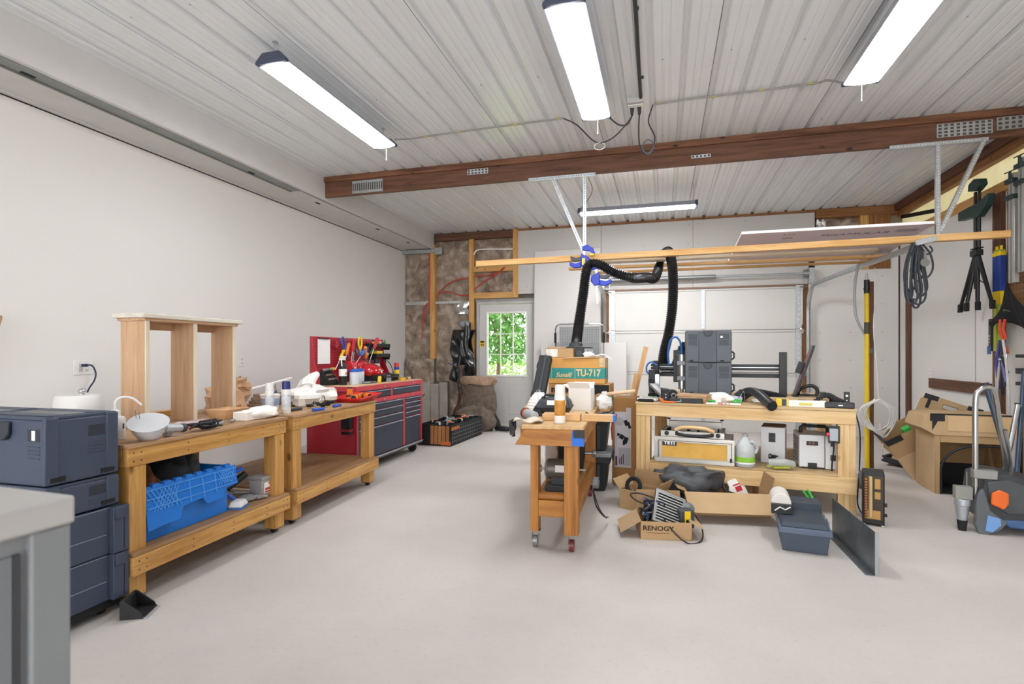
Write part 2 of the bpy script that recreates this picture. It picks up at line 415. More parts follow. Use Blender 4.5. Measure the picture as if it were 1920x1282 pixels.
for pts in (((-3.975, 8.78, 3.02), (-3.975, 8.775, 2.4), (-3.985, 8.775, 2.0), (-4.08, 8.77, 1.8), (-4.12, 8.77, 1.45)),
            ((-3.98, 8.77, 2.1), (-4.05, 8.765, 2.02), (-4.13, 8.765, 1.75)),
            ((-3.86, 8.77, 2.18), (-3.72, 8.765, 2.33), (-3.5, 8.765, 2.46), (-3.24, 8.77, 2.5)),
            ((-3.8, 8.77, 2.26), (-3.6, 8.765, 2.27), (-3.4, 8.765, 2.21), (-3.24, 8.77, 2.2)),
            ((-3.14, 8.77, 2.53), (-2.9, 8.765, 2.53), (-2.7, 8.765, 2.57), (-2.58, 8.775, 2.66)),
            ((-3.14, 8.77, 2.29), (-2.95, 8.765, 2.43), (-2.75, 8.765, 2.53), (-2.6, 8.775, 2.66))):
    MB().tube(smoothpath(pts), .011, 6).build('cable', redw, wf)
MB().tube(smoothpath(((-3.14, 8.77, 2.9), (-3.08, 8.765, 2.97), (-2.9, 8.765, 2.98), (-2.45, 8.77, 2.96))), .012, 6).build('cable', wht, wf)
# old panelling boards and dark stains low in the corner
for i in range(5):
    MB().b(-4.45+i*.165, -4.295+i*.165, YF-.03-.006*(i % 2), YF-.012, 0, .66+.03*(i % 3)).build('panel_board', M('weathered_board', '#a39c92', .8, var=.15, scale=7), wf, bevel=.003)
# drywall sheets
def sheet(x0, x1, z0, z1, y=YF-.02, t=.014): return MB().b(x0, x1, y, y+t, z0, z1).build('drywall_sheet', mdry, wf, bevel=.0015)
sheet(-2.355, -.965, 2.2, 3.262); sheet(-.96, .445, 2.22, 3.262); sheet(.45, 2.14, 2.22, 3.262); sheet(-2.07, -.965, 0, 2.195)
MB().b(2.06, XR, YF-.02, YF-.006, 0, 2.9).build('drywall_sheet', M('right_drywall', '#dedbd7', .85, var=.02, scale=2), wf, bevel=.0015)
sc = MB()
for x0, z in [(x, z) for x in (-2.2, -1.6, -1.03, -.9, -.3, .38, .52, 1.2, 1.8) for z in (3.2, 2.9, 2.6, 2.32)] + [(x, z) for x in (2.2, 2.6, 3.0) for z in (2.7, 2.3, 1.9, 1.5, 1.1, .7)]:
    sc.cyl((x0, YF-.0215, z), (x0, YF-.019, z), .007, n=6)
tag(sc.build('drywall_screws', M('screw_grey', '#7a7774', .6), wf), kind='stuff')

# --- right wall
mdryr = M('right_drywall', '#dedbd7', .85, var=.02, scale=2)
wr = struct('wall_right', MB().b(XR+.09, XR+.15, YB, YF+.16, 0, 2.83), mdryr)
mfib, nt, bs = _base('translucent_fibreglass'); N, L = nt.nodes, nt.links
nz = N.new('ShaderNodeTexNoise'); nz.inputs['Scale'].default_value = 5; tcf = N.new('ShaderNodeTexCoord'); L.new(tcf.outputs['Object'], nz.inputs['Vector'])
rpf = N.new('ShaderNodeValToRGB'); rpf.color_ramp.elements[0].color = lin('#d9d2b2'); rpf.color_ramp.elements[1].color = lin('#ece7d2'); L.new(nz.outputs['Fac'], rpf.inputs['Fac'])
trb = N.new('ShaderNodeBsdfTranslucent'); dfb = N.new('ShaderNodeBsdfDiffuse'); mxs = N.new('ShaderNodeMixShader'); mxs.inputs[0].default_value = .36
L.new(rpf.outputs['Color'], trb.inputs['Color']); L.new(rpf.outputs['Color'], dfb.inputs['Color']); L.new(dfb.outputs[0], mxs.inputs[1]); L.new(trb.outputs[0], mxs.inputs[2])
L.new(mxs.outputs[0], N['Material Output'].inputs['Surface'])
MB().b(XR+.09, XR+.10, YB, YF+.16, 2.83, ZC+.02).build('fibre_strip', mfib, wr)
MB().b(XR+.02, XR+.05, 6.9, YF-.02, 0, 2.78).build('drywall_sheet', mdryr, wr)
MB().b(XR+.02, XR+.05, 5.6, 6.88, 0, 2.78).build('drywall_sheet', mdryr, wr)
MB().b(XR+.02, XR+.05, YB, 5.58, 0, 2.78).build('drywall_sheet', mdryr, wr)
MB().b(XR-.02, XR+.09, YB, YF-.03, 2.78, 2.87).build('girt', stud('y'), wr, bevel=.002)
MB().b(XR-.06, XR+.09, YB, YF-.03, 3.2, 3.3).build('rafter_plate', dkwood('y'), wr, bevel=.002)
MB().b(XR-.02, XR+.06, YB, YF-.03, 3.12, 3.2).build('rafter_plate', brwood('y'), wr, bevel=.002)
MB().b(XR-.01, XR+.03, 8.42, 8.54, 0, 2.05).build('wall_post', dkwood('z'), wr, bevel=.002)
MB().b(XR-.02, XR+.03, 6.36, 6.50, 0, 2.78).build('wall_post', dkwood('z'), wr, bevel=.002)
MB().b(XR-.02, XR+.02, 6.52, 7.85, .77, .89).build('wall_rail', dkwood('y'), wr, bevel=.002)
MB().bar((XR+.0, 8.7, 3.1), (XR+.0, 7.6, 2.92), .012, .05).build('perforated_strap', blkm, wr)
MB().b(XR+.0, XR+.018, 4.6, 6.3, 1.5, 2.78).build('pegboard', WOOD('brown_hardboard', '#9a7350', '#86613f', 'y', knots=False), wr)
hl = MB()
for yy in [5.0+.05*k for k in range(26)]:
    for zz in [1.55+.05*k for k in range(24)]: hl.c(XR-.0006, yy, zz, .0012, .008, .008)
tag(hl.build('peg_holes', blkm, wr), kind='stuff')

# --- entry door
d1 = thing('door_1', 'pale grey entry door with nine pane window', 'door', (-2.58, YF, 0)); del d1['category']; d1['kind'] = 'structure'
mdoor = M('door_grey', '#c4c3c1', .5, var=.02)
x0, x1, zs, zt = -.32, .35, .83, 1.88
m = MB(); m.b(-.47, x0, 0, .045, 0, 2.03).b(x1, .47, 0, .045, 0, 2.03).b(x0, x1, 0, .045, 0, zs).b(x0, x1, 0, .045, zt, 2.03)
m.build('slab', mdoor, d1, bevel=.002)
MB().b(-.36, -.06, -.006, 0, .16, .66).b(.06, .36, -.006, 0, .16, .66).build('raised_panel', mdoor, d1, bevel=.004)
MB().b(-.52, -.475, -.02, .1, 0, 2.09).b(.475, .52, -.02, .1, 0, 2.09).b(-.475, .475, -.02, .1, 2.04, 2.09).build('frame', M('door_frame_grey', '#b5b3b0', .5), d1, bevel=.002)
MB().b(-.53, .53, -.035, -.02, 2.09, 2.125).build('head_trim', M('trim_shadow_grey', '#8f8d8a', .5), d1)
m = MB(); w = .028
m.b(x0-w, x0, -.012, .0, zs-w, zt+w).b(x1, x1+w, -.012, 0, zs-w, zt+w).b(x0, x1, -.012, 0, zs-w, zs).b(x0, x1, -.012, 0, zt, zt+w)
m.build('lite_frame', wht, d1, bevel=.002)
m = MB()
for k in (1, 2):
    xx = x0+(x1-x0)*k/3; zz = zs+(zt-zs)*k/3
    m.b(xx-.008, xx+.008, .008, .03, zs, zt); m.b(x0, x1, .0095, .0285, zz-.008, zz+.008)
m.build('muntin', wht, d1)
mglass = M('window_glass', '#f4f8f6', .0, trans=1., var=0, ior=1.02, spec=.3)
for i in range(3):
    for j in range(3):
        MB().b(x0+(x1-x0)*i/3+.008, x0+(x1-x0)*(i+1)/3-.008, .017, .02, zs+(zt-zs)*j/3+.008, zs+(zt-zs)*(j+1)/3-.008).build('pane', mglass, d1)
MB().b(-.46, -.38, -.003, 0, 1.31, 1.42).build('warning_sticker', yel, d1)
MB().b(-.455, -.385, -.0045, -.003, 1.38, 1.41).b(-.445, -.425, -.0045, -.003, 1.33, 1.36).b(-.415, -.395, -.0045, -.003, 1.325, 1.36).build('sticker_print', blkm, d1)

# --- sectional garage door with its tracks, closed
g = thing('door_2', 'white sectional overhead garage door behind the large workbench', 'door', (.57, YF, 0)); del g['category']; g['kind'] = 'structure'
mgar = M('garage_white', '#d2d0cb', .5, var=.015)
for k, (z0, z1) in enumerate(((0, .28), (.29, .895), (.905, 1.545), (1.555, 2.19))):
    MB().b(-1.38, 1.38, -.03, .02, z0, z1).build('door_section', mgar, g, bevel=.006)
    MB().b(-1.38, 1.38, -.024, .03, z1-.004, z1+.014).b(-1.38, 1.38, -.034, -.03, z1-.035, z1-.025).build('section_groove', M('groove_grey', '#a19f9c', .5), g)
    MB().b(.0, .05, -.045, -.03, z0+.02, z1-.02).build('centre_stile', galv, g)
    for sx in (-1, 1):
        a = MB(); a.b(min(sx*1.39, sx*1.31), max(sx*1.39, sx*1.31), -.05, -.03, z0+.01, z1-.01)
        a.build('end_stile', galv, g, bevel=.002)
        hn = MB(); hn.c(sx*1.36, -.058, z1-.02, .1, .02, .06).cyl((sx*1.36, -.07, z1-.02), (sx*1.45, -.07, z1-.02), .009, n=8)
        hn.build('hinge', steel, g)
        if k:
            dt = MB()
            for q in range(7): dt.cyl((sx*1.35, -.0515, z0+.06+q*.08), (sx*1.35, -.049, z0+.06+q*.08), .009, n=8)
            dt.build('stile_holes', wht, g)
MB().b(-1.42, 1.42, -.05, -.022, 2.195, 2.215).build('weather_strip', WOOD('rusty_strip', '#9b7a66', '#6d4a3a', 'x', knots=False), g)
MB().cyl((-1.5, -.12, 2.36), (1.5, -.12, 2.36), .016, n=12).build('torsion_shaft', galv, g)
MB().cyl((-1.35, -.12, 2.36), (.2, -.12, 2.36), .032, n=16).build('torsion_spring', M('spring_grey', '#8c8f90', .4, .8), g)
for sx in (-1, 1):
    MB().cyl((sx*1.40, -.12, 2.36), (sx*1.46, -.12, 2.36), .055, n=20).cyl((sx*1.46, -.12, 2.36), (sx*1.465, -.12, 2.36), .06, n=20).build('cable_drum', steel, g)
    MB().b(min(sx*1.47, sx*1.54), max(sx*1.47, sx*1.54), -.14, -.0, 2.22, 2.44).build('bearing_bracket', galv, g)
    pts = [(sx*1.47, -.09, .03), (sx*1.47, -.09, 1.75)] + [(sx*1.47, -.09-.34*(1-math.cos(t)), 1.80+.37*math.sin(t)) for t in [R(a) for a in range(0, 91, 10)]] + ([(1.49, -1.5, 2.16), (1.53, -3.42, 2.12)] if sx > 0 else [(-1.42, -1.5, 2.16), (-1.33, -3.25, 2.13)])
    m = MB(); m.tube(pts, .03, 6); m.build('door_track', galv, g, ang=50)
    MB().b(sx*1.45-.05, sx*1.45+.05, -.012, .0, 0, 2.2).build('jamb', brwood('z'), g)
    MB().bar((sx*1.4, -.045, 1.62), (sx*1.4, -.045, 2.35), .01, .01).build('lift_cable', steel, g)

# --- outside the door: lawn, hedge and a tree
struct('lawn', MB().b(-14, 8, YF+.17, 30, -.3, -.06), M('lawn_grass', '#8fae52', .9, var=.35, scale=3))
def bush(name, label, cat, loc, n, rad, hgt, col, seed, trunk=False, leaf=.09):
    t = thing(name, label, cat, loc); rnd = random.Random(seed); m = MB()
    for i in range(n):
        a = rnd.uniform(0, 6.28); q = rad*math.sqrt(rnd.random()); z = hgt*(rnd.random() if not trunk else .3+.7*rnd.random())
        m.at((q*math.cos(a), q*math.sin(a), z), (rnd.uniform(-1.3, 1.3), rnd.uniform(-1.3, 1.3), rnd.uniform(0, 6)))
        m.add([(-leaf, 0, 0), (0, -leaf*.45, .01), (leaf, 0, 0), (0, leaf*.45, .01)], [(0, 1, 2, 3)])
    m.at(); m.build('foliage', M(col[0], col[1], .7, var=.35, scale=3), t, smooth=False, keep=True)
    if trunk:
        MB().cyl((0, 0, -.1), (.05, 0, hgt*.5), .07, .04, 8).cyl((.05, 0, hgt*.45), (.4, .1, hgt*.8), .035, .02, 6).cyl((.05, 0, hgt*.45), (-.35, -.1, hgt*.8), .035, .02, 6).build('trunk', M('bark', '#6a5140', .9), t)
    return t
bush('leafy_tree', 'green leafy tree seen through the door window', 'tree', (-3.9, 12.6, -.06), 2800, 1.1, 3.4, ('tree_leaf', '#5f8a48'), 3, True)
bush('leafy_tree', 'darker green tree farther out beyond the door window', 'tree', (-5.6, 15.5, -.06), 2200, 1.5, 3.8, ('dark_tree_leaf', '#567c48'), 9, True)
bush('low_hedge', 'low bright green hedge far out under the trees', 'hedge', (-6.6, 20.5, -.06), 2200, 2.6, .95, ('hedge_leaf', '#7a9648'), 4)
# ================================================================== shop lights
mlens = M('lit_lens', '#ffffff', .4, emit='#f6faff', es=LAMP, var=0)
mcap = M('lamp_end_cap', '#3d4254', .45); mhouse = M('lamp_housing', '#aab0c0', .4, .5, var=.03)
def chain(m, x, y, z0, z1):
    n = max(2, int((z1-z0)/.022))
    for i in range(n):
        z = z0+(z1-z0)*(i+.5)/n; r = .5*(z1-z0)/n*1.2
        m.tube([(x+(.007*math.cos(t) if i % 2 else 0), y+(0 if i % 2 else .007*math.cos(t)), z+r*math.sin(t)) for t in [k*math.pi/3 for k in range(6)]], .0018, 4, closed=True)
def shop_light(label, loc, rz, zl=3.13, cord=True, w=.235, ln=1.56, ml=None):
    t = thing('shop_light', label, 'shop light', loc, rz, 'white hanging shop lights')
    h = ln/2
    part('housing', t, mhouse)(lambda m: m.prism([(-w/2, zl+.012), (w/2, zl+.012), (w/2, zl+.022), (w*.26, zl+.075), (-w*.26, zl+.075), (-w/2, zl+.022)], 'y', -h+.03, h-.03))
    def ends(s):
        return lambda m: m.prism([(-w/2-.003, zl+.006), (w/2+.003, zl+.006), (w/2+.003, zl+.026), (w*.28, zl+.08), (-w*.28, zl+.08), (-w/2-.003, zl+.026)], 'y', *sorted((s*h, s*(h-.035))))
    for s_ in (-1, 1): part('end_cap', t, mcap, .004)(ends(s_))
    part('lens', t, ml or mlens)(lambda m: m.prism([(-w/2+.008, zl+.012), (-w/2+.012, zl+.004), (-w*.25, zl-.003), (0, zl-.006), (w*.25, zl-.003), (w/2-.012, zl+.004), (w/2-.008, zl+.012)], 'y', -h+.035, h-.035))
    for s_ in (-1, 1):
        def ch(m, s_=s_):
            chain(m, 0, s_*(h-.05), zl+.08, ZC-.005); m.c(0, s_*(h-.05), ZC-.004, .03, .03, .006)
        part('chain', t, steel)(ch)
    if cord: part('pull_cord', t, wht)(lambda m: m.cyl((.01, h-.01, zl+.01), (.01, h-.01, zl-.10), .0022, n=6).cyl((.01, h-.01, zl-.10), (.01, h-.01, zl-.113), .004, n=8))
    return t
shop_light('hanging shop light nearest the left wall, its dark end cap showing', (-2.52, 3.80, 0), 0)
shop_light('hanging shop light in the middle, beside the ceiling outlet box', (-.53, 3.72, 0), 0)
shop_light('hanging shop light at the upper right, whose near end leaves the picture', (1.37, 3.65, 0), 0)
shop_light('shop light hung crosswise behind the dark beam before the garage door', (-.33, 7.12, 0), R(90), zl=3.03, cord=False, w=.18, ln=1.5, ml=M('lit_lens_bright', '#ffffff', .4, emit='#fbfcff', es=LAMP*3.4, var=0))

# ================================================================== ceiling wiring
t = thing('ceiling_outlet_box', 'white outlet box on the ceiling between two shop lights', 'outlet', (-.22, 4.62, ZC))
part('box', t, wht, .004)(lambda m: m.b(-.06, .06, -.06, .06, -.05, 0))
part('cover', t, M('cover_grey', '#b7b4b1', .5), .002)(lambda m: m.b(-.065, .065, -.10, -.0605, -.045, 0))
for sx in (-.03, .03): part('plug', t, blk, .004)(lambda m, sx=sx: m.taper(sx, .0, -.11, -.05, .02, .022, .034, .034))
tag(MB().tube([(-.17, YB, 3.285), (-.165, 2.5, 3.285), (-.16, 3.4, 3.287), (-.17, 4.1, 3.285), (-.175, 4.53, 3.287)], .013, 8).cyl((-.14, 3.35, 3.292), (-.17, 3.35, 3.292), .012, n=6).cyl((-.14, 4.2, 3.292), (-.17, 4.2, 3.292), .012, n=6).build('ceiling_conduit', M('dark_conduit', '#26282c', .5)),
    'black cable clipped along the ceiling to the outlet box', 'cable')
def wire(name, label, pts, r=.006, mat=None, clips=()):
    t = thing(name, label, 'cable', pts[0]); o = Vector(pts[0])
    part('wire', t, mat or M('grey_wire', '#8f8d88', .6))(lambda m: m.tube(smoothpath([Vector(p)-o for p in pts]), r, 6))
    for c in clips: part('clip', t, M('clip_yellow', '#b7a64a', .6))(lambda m: m.c(c[0]-o.x, c[1]-o.y, c[2]-o.z, .03, .016, .012))
    return t
wire('light_wire', 'grey wire stapled along the ceiling from the left shop light', [(-2.42, 4.56, 3.2), (-2.3, 4.7, 3.25), (-2.2, 4.78, 3.29), (-1.7, 4.75, 3.285), (-1.2, 4.75, 3.29), (-.85, 4.73, 3.285)], .008, clips=[(-2.2, 4.78, 3.288), (-1.85, 4.76, 3.287), (-1.3, 4.75, 3.287), (-.9, 4.73, 3.287)])
wire('light_wire', 'grey wire stapled along the ceiling toward the right shop light', [(-.08, 4.67, 3.285), (.3, 4.66, 3.29), (.8, 4.65, 3.285), (1.13, 4.64, 3.285), (1.2, 4.56, 3.26), (1.27, 4.44, 3.17)], .008, clips=[(-.02, 4.67, 3.287), (.4, 4.66, 3.287), (.75, 4.65, 3.287), (1.1, 4.64, 3.287)])
dkw = M('dark_wire', '#3a3c40', .55)
w1 = wire('lamp_cable', 'cord looped with white tie beneath the middle shop light', [(-.85, 4.73, 3.285), (-.74, 4.8, 3.24), (-.62, 4.95, 3.15), (-.54, 4.98, 3.13), (-.42, 4.9, 3.14), (-.3, 4.72, 3.17), (-.25, 4.62, 3.19)], .006, dkw)
part('tie_loop', w1, wht)(lambda m: m.tube([(.29+.05*math.cos(a), .25, -.185+.032*math.sin(a)) for a in [k*math.pi/8 for k in range(16)]], .004, 6, closed=True))
wire('lamp_cable', 'short black cord from the middle shop light to the outlet box', [(-.44, 4.5, 3.16), (-.36, 4.6, 3.12), (-.29, 4.64, 3.13), (-.25, 4.62, 3.185)], .007, dkw)
w2 = wire('lamp_cable', 'bundled cord hanging in loops against the dark beam', [(-.19, 4.62, 3.185), (-.2, 4.75, 3.13), (-.2, 4.92, 3.05), (-.16, 5.0, 3.0), (-.1, 5.0, 3.03), (-.07, 4.95, 3.12), (-.12, 4.8, 3.2), (-.08, 4.67, 3.285)], .006, dkw)
part('coil', w2, M('blue_grey_cord', '#5b6a78', .5))(lambda m: m.tube([(.06+.05*math.cos(a), .37+.01*math.sin(3*a), -.13+.06*math.sin(a)) for a in [k*.35 for k in range(50)]], .005, 6))
wire('lamp_cable', 'yellowed cord dropping behind the beam to the crosswise shop light', [(-.86, 6.0, 3.28), (-.83, 6.6, 3.2), (-.98, 7.0, 3.14), (-1.06, 7.1, 3.1)], .006, M('yellowed_cord', '#8d7a4a', .6))

# ================================================================== perforated steel hangers under the beam
def angle(m, p, q, w=.032, up=(0, -1, 0), side=1):
    m.bar(p, q, w, .003, up)
    P, Q = Vector(p), Vector(q); d = (Q-P).normalized(); a = d.cross(Vector(up)).normalized()*(w/2*side)
    off = Vector((0, .015, 0)) if abs(up[1]) > .5 else Vector((0, 0, .015))
    m.bar(P+a+off, Q+a+off, .003, .03, up)
def holes(m, p, q, step=.026, up=(0, -1, 0), w=.011):
    P, Q = Vector(p), Vector(q); n = int((Q-P).length/step); u = Vector(up)*.0022
    for i in range(n):
        c = P+(Q-P)*((i+.5)/n); m.cyl(c, c+u, w/2, n=6)
mhole = M('hanger_hole', '#5d6062', .6, .3); mhole2 = M('hanger_hole_pale', '#e6e9ea', .5)
def hanger(label, xa, xb, xv, xd, zb, y=5.57, zt=3.045):
    t = thing('steel_hanger', label, 'hanger', (xv, y, 3.06), 0, 'perforated steel hangers under the beam')
    for nm, p, q in (('top_angle', (xa-xv, 0, zt-3.06), (xb-xv, 0, zt-3.06)), ('strut', (0, -.004, zt-3.06), (0, -.004, zb-3.06)), ('brace', (xd-xv, -.008, zt-3.06), (.015 if xd > xv else -.015, -.008, zb-3.06+.03))):
        o = part(nm, t, galv)(lambda m: angle(m, p, q))
        tag(part('holes', o, mhole if xv < 0 else mhole2)(lambda m: holes(m, p, q)), kind='stuff')
    return t
hanger('perforated steel hanger above the blue bar clamps', -1.38, -.67, -.78, -1.12, 2.235)
hanger('perforated steel hanger above the coiled dark rope', 1.96, 2.7, 2.33, 2.67, 2.235)

# ================================================================== lumber and foam resting on hangers and tracks
def board(label, p, q, w, h, mat, grp='lumber stored overhead', name='lumber_board'):
    c = (Vector(p)+Vector(q))/2
    d = Vector(q)-Vector(p); rz = math.atan2(d.y, d.x); ry = -math.atan2(d.z, math.hypot(d.x, d.y)); n = d.length/2
    o = MB().b(-n, n, -w/2, w/2, -h/2, h/2).build(name, mat, None, bevel=.002, loc=c, rot=(0, ry, rz))
    return tag(o, label, 'lumber', grp)
lp = WOOD('pale_lumber', '#dcb278', '#c08f50', 'x')
board('long pale stud resting across both hangers, nearest the camera', (-1.93, 5.49, 2.16), (2.80, 5.49, 2.20), .07, .058, lp)
board('whitish board lying on the tracks just behind the long stud', (-.70, 6.0, 2.205), (2.0, 6.02, 2.205), .14, .022, WOOD('pale_grey_lumber', '#d8c6ac', '#b9a284', 'x'))
board('yellow stud lying on the tracks behind the whitish board', (-1.08, 6.38, 2.205), (2.3, 6.42, 2.205), .089, .030, lp)
board('rearmost stud lying on the garage door tracks', (-.95, 6.74, 2.198), (2.22, 6.72, 2.198), .06, .026, WOOD('tan_lumber', '#cfa468', '#a87a44', 'x'))
t = thing('foam_board', 'pink white rigid foam sheet tilted on the overhead lumber', 'foam board', (1.5, 6.14, 2.292), 0, rot=(R(-4.6), 0, R(.0)))
part('sheet', t, M('foam_pinkish', '#cdbfc4', .8, var=.05, scale=3), .002)(lambda m: m.b(-.78, .78, -.62, .62, -.012, .013))
part('cut_edge', t, M('foam_white', '#efeaec', .8, var=.02), .001)(lambda m: m.b(-.78, .78, -.624, -.62, -.012, .013))
mpr = M('foam_print', '#6f5f6c', .8)
text('FOAMULAR', .085, mpr, t, (.22, -.43, -.0125), (R(180), 0, 0), sx=1.3, shear=.2); text('INSULATION', .06, mpr, t, (.1, .25, -.0125), (R(180), 0, 0), sx=1.5, shear=.2)
text('R-5.0', .05, mpr, t, (-.35, -.52, -.0125), (R(180), 0, 0)); text('250', .06, mpr, t, (-.35, -.40, -.0125), (R(180), 0, 0), shear=.3)
part('print_block', t, M('foam_print_pale', '#a89aa2', .8))(lambda m: m.b(.55, .72, -.50, -.42, -.0128, -.012))

# ================================================================== rope on the track end
t = thing('rope_coil', 'dark flecked rope coil hanging from the garage door track end', 'rope', (2.10, 5.40, 2.12))
mrope = M('dark_rope', '#3b3f44', .85, var=.5, scale=120)
def loops(m):
    for i, (dx, dz, wd) in enumerate(((-.04, -.50, .035), (-.02, -.46, .05), (.01, -.50, .05), (.035, -.43, .04), (.0, -.53, .03), (-.05, -.47, .025), (.02, -.30, .045), (-.03, -.38, .04))):
        y = -.03+.009*i
        m.tube(smoothpath([(dx*.2-.015, y, .03), (dx-wd, y, -.15), (dx-wd*1.1, y+.006, dz+.08), (dx, y+.01, dz), (dx+wd*1.1, y+.006, dz+.07), (dx+wd*.6, y, -.2), (dx*.2+.015, y, .03)], 7), .0085, 6)
    m.tube(smoothpath([(.04, 0, .02), (.10, 0, -.07), (.12, 0, -.19), (.08, 0, -.27), (.02, 0, -.25), (.0, 0, -.16)], 7), .008, 6)
    m.tube(smoothpath([(.03, .01, .01), (.08, .01, -.07), (.12, .01, -.04), (.10, .01, .0)], 7), .007, 6)
part('loops', t, mrope)(loops)
part('pulley', t, M('pulley_grey', '#7c7a76', .5, .5), .003)(lambda m: m.cyl((.045, -.05, -.15), (.045, -.02, -.15), .035, n=20).c(.045, -.035, -.10, .02, .035, .1))
part('hook', t, galv, .002)(lambda m: m.bar((-.03, -.06, .015), (.12, -.06, .05), .03, .045))

# ================================================================== ribbed dust hose
def hose(m, pts, r, pitch=.013, n=14):
    P = smoothpath(pts, 40); L_ = [0]
    for i in range(1, len(P)): L_.append(L_[-1]+(P[i]-P[i-1]).length)
    k = int(L_[-1]/pitch*2); out = []; j = 0
    for i in range(k+1):
        d = L_[-1]*i/k
        while j < len(L_)-2 and L_[j+1] < d: j += 1
        f_ = (d-L_[j])/max(1e-9, L_[j+1]-L_[j]); out.append(P[j]+(P[j+1]-P[j])*f_)
    m.tube(out, r, n, rf=lambda i: r if i % 2 else r*.76)
mhose = M('black_hose', '#1b1c1f', .28, spec=.8)
t = thing('dust_hose', 'black ribbed dust hose looping from boxes over the lumber to the router', 'hose', (-.74, 5.40, 2.12))
o_ = Vector((-.74, 5.40, 2.12))
hp = [(-.80, 5.12, 1.27), (-.80, 5.2, 1.36), (-.79, 5.3, 1.55), (-.76, 5.36, 1.82), (-.74, 5.38, 2.0), (-.70, 5.40, 2.09), (-.60, 5.40, 2.08), (-.47, 5.42, 2.0), (-.29, 5.45, 1.945), (-.16, 5.65, 1.97), (-.09, 5.95, 2.0), (-.05, 6.14, 2.12), (-.02, 6.13, 2.25), (.02, 6.02, 2.275), (.06, 5.88, 2.26), (.09, 5.80, 2.12), (.10, 5.74, 1.9), (.09, 5.68, 1.65), (.055, 5.62, 1.4), (.01, 5.55, 1.2), (.005, 5.5, 1.09), (.04, 5.46, 1.03), (.10, 5.42, 1.05), (.14, 5.4, 1.13), (.18, 5.38, 1.24), (.23, 5.38, 1.285), (.28, 5.39, 1.25)]
part('corrugated_tube', t, mhose, ang=20)(lambda m: hose(m, [Vector(p)-o_ for p in hp], .052, .022))
part('inlet_flange', t, dgrey, .004)(lambda m: m.at((-.06, -.28, -.865)).lathe([(.04, .05), (.06, .04), (.07, .01), (.16, .005), (.16, -.008), (0, -.008)], 24))

# ================================================================== bar clamps
mclb = M('clamp_blue', '#2c3fae', .4); mclg = M('clamp_grey', '#4a4b50', .5); mcly = M('clamp_yellow', '#e2c93a', .45)
def bar_clamp(label, loc, rot, L_=.34):
    t = thing('bar_clamp', label, 'clamp', loc, 0, 'blue bar clamps on the lumber', rot=rot)
    part('bar', t, steel, .001)(lambda m: m.b(-.01, .01, -.004, .004, -L_, .06))
    part('fixed_jaw', t, mclb, .006)(lambda m: m.prism([(-.02, .05), (.03, .07), (.09, .03), (.11, -.02), (.085, -.03), (.06, .0), (-.02, .01)], 'y', -.016, .016))
    part('body', t, mclb, .008)(lambda m: m.prism([(-.03, -.02), (.05, -.06), (.06, -.11), (.02, -.16), (-.03, -.15)], 'y', -.02, .02))
    part('grip', t, mclb, .008)(lambda m: m.prism([(-.03, -.10), (-.03, -.16), (-.10, -.165), (-.15, -.135), (-.145, -.10), (-.09, -.12)], 'y', -.016, .016))
    part('trigger', t, mclg, .006)(lambda m: m.prism([(-.03, -.05), (-.03, -.09), (-.09, -.10), (-.135, -.075), (-.14, -.04), (-.08, -.06)], 'y', -.014, .014))
    part('badge', t, mcly, .002)(lambda m: m.b(-.02, .012, -.026, -.02, -.14, -.07))
    part('pad', t, mcly, .003)(lambda m: m.b(.06, .10, -.018, .018, -.045, -.025))
    return t
bar_clamp('upper blue bar clamp gripping the long stud at the hanger', (-.765, 5.432, 2.225), (0, 0, 0))
bar_clamp('lower blue bar clamp pointing right under the upper clamp', (-.64, 5.40, 2.03), (0, R(2), R(180)))
t = thing('black_hoop', 'black rubber hoop lying on the rear of the foam sheet', 'hoop', (2.02, 6.50, 2.277), rot=(R(-4.6), 0, 0))
part('hoop', t, rub)(lambda m: m.tube([(.20*math.cos(a), .13*math.sin(a), .024) for a in [k*math.pi/14 for k in range(28)]], .022, 10, closed=True))
part('valve', t, steel)(lambda m: m.cyl((.19, 0, .04), (.17, 0, .06), .005, n=8))
# ================================================================== grey steel cabinet in the foreground
mcab = M('grey_enamel', '#7d8083', .5, var=.06, scale=5); mcabt = M('pale_grey_top', '#aaa8a5', .45, var=.06, scale=4)
t = thing('steel_cabinet', 'grey steel cabinet in the near left corner, out of focus', 'cabinet', (-1.0, .71, 0), R(-3))
part('top', t, mcabt, .006)(lambda m: m.b(-.62, 0, -1.1, 0, .90, .95))
part('body', t, mcab, .003)(lambda m: m.b(-.60, -.02, -1.07, -.015, .03, .90))
part('corner_post', t, mcab, .004)(lambda m: m.b(-.06, -.006, -.065, -.004, .0, .90))
part('corner_post', t, mcab, .004)(lambda m: m.b(-.06, -.006, -1.085, -1.02, .0, .90))
part('side_panel', t, M('grey_enamel_panel', '#72767a', .5, var=.06, scale=5), .003)(lambda m: m.b(-.03, -.014, -1.0, -.085, .06, .87))
part('door_seam', t, dgrey)(lambda m: m.b(-.022, -.0125, -.086, -.076, .06, .87))

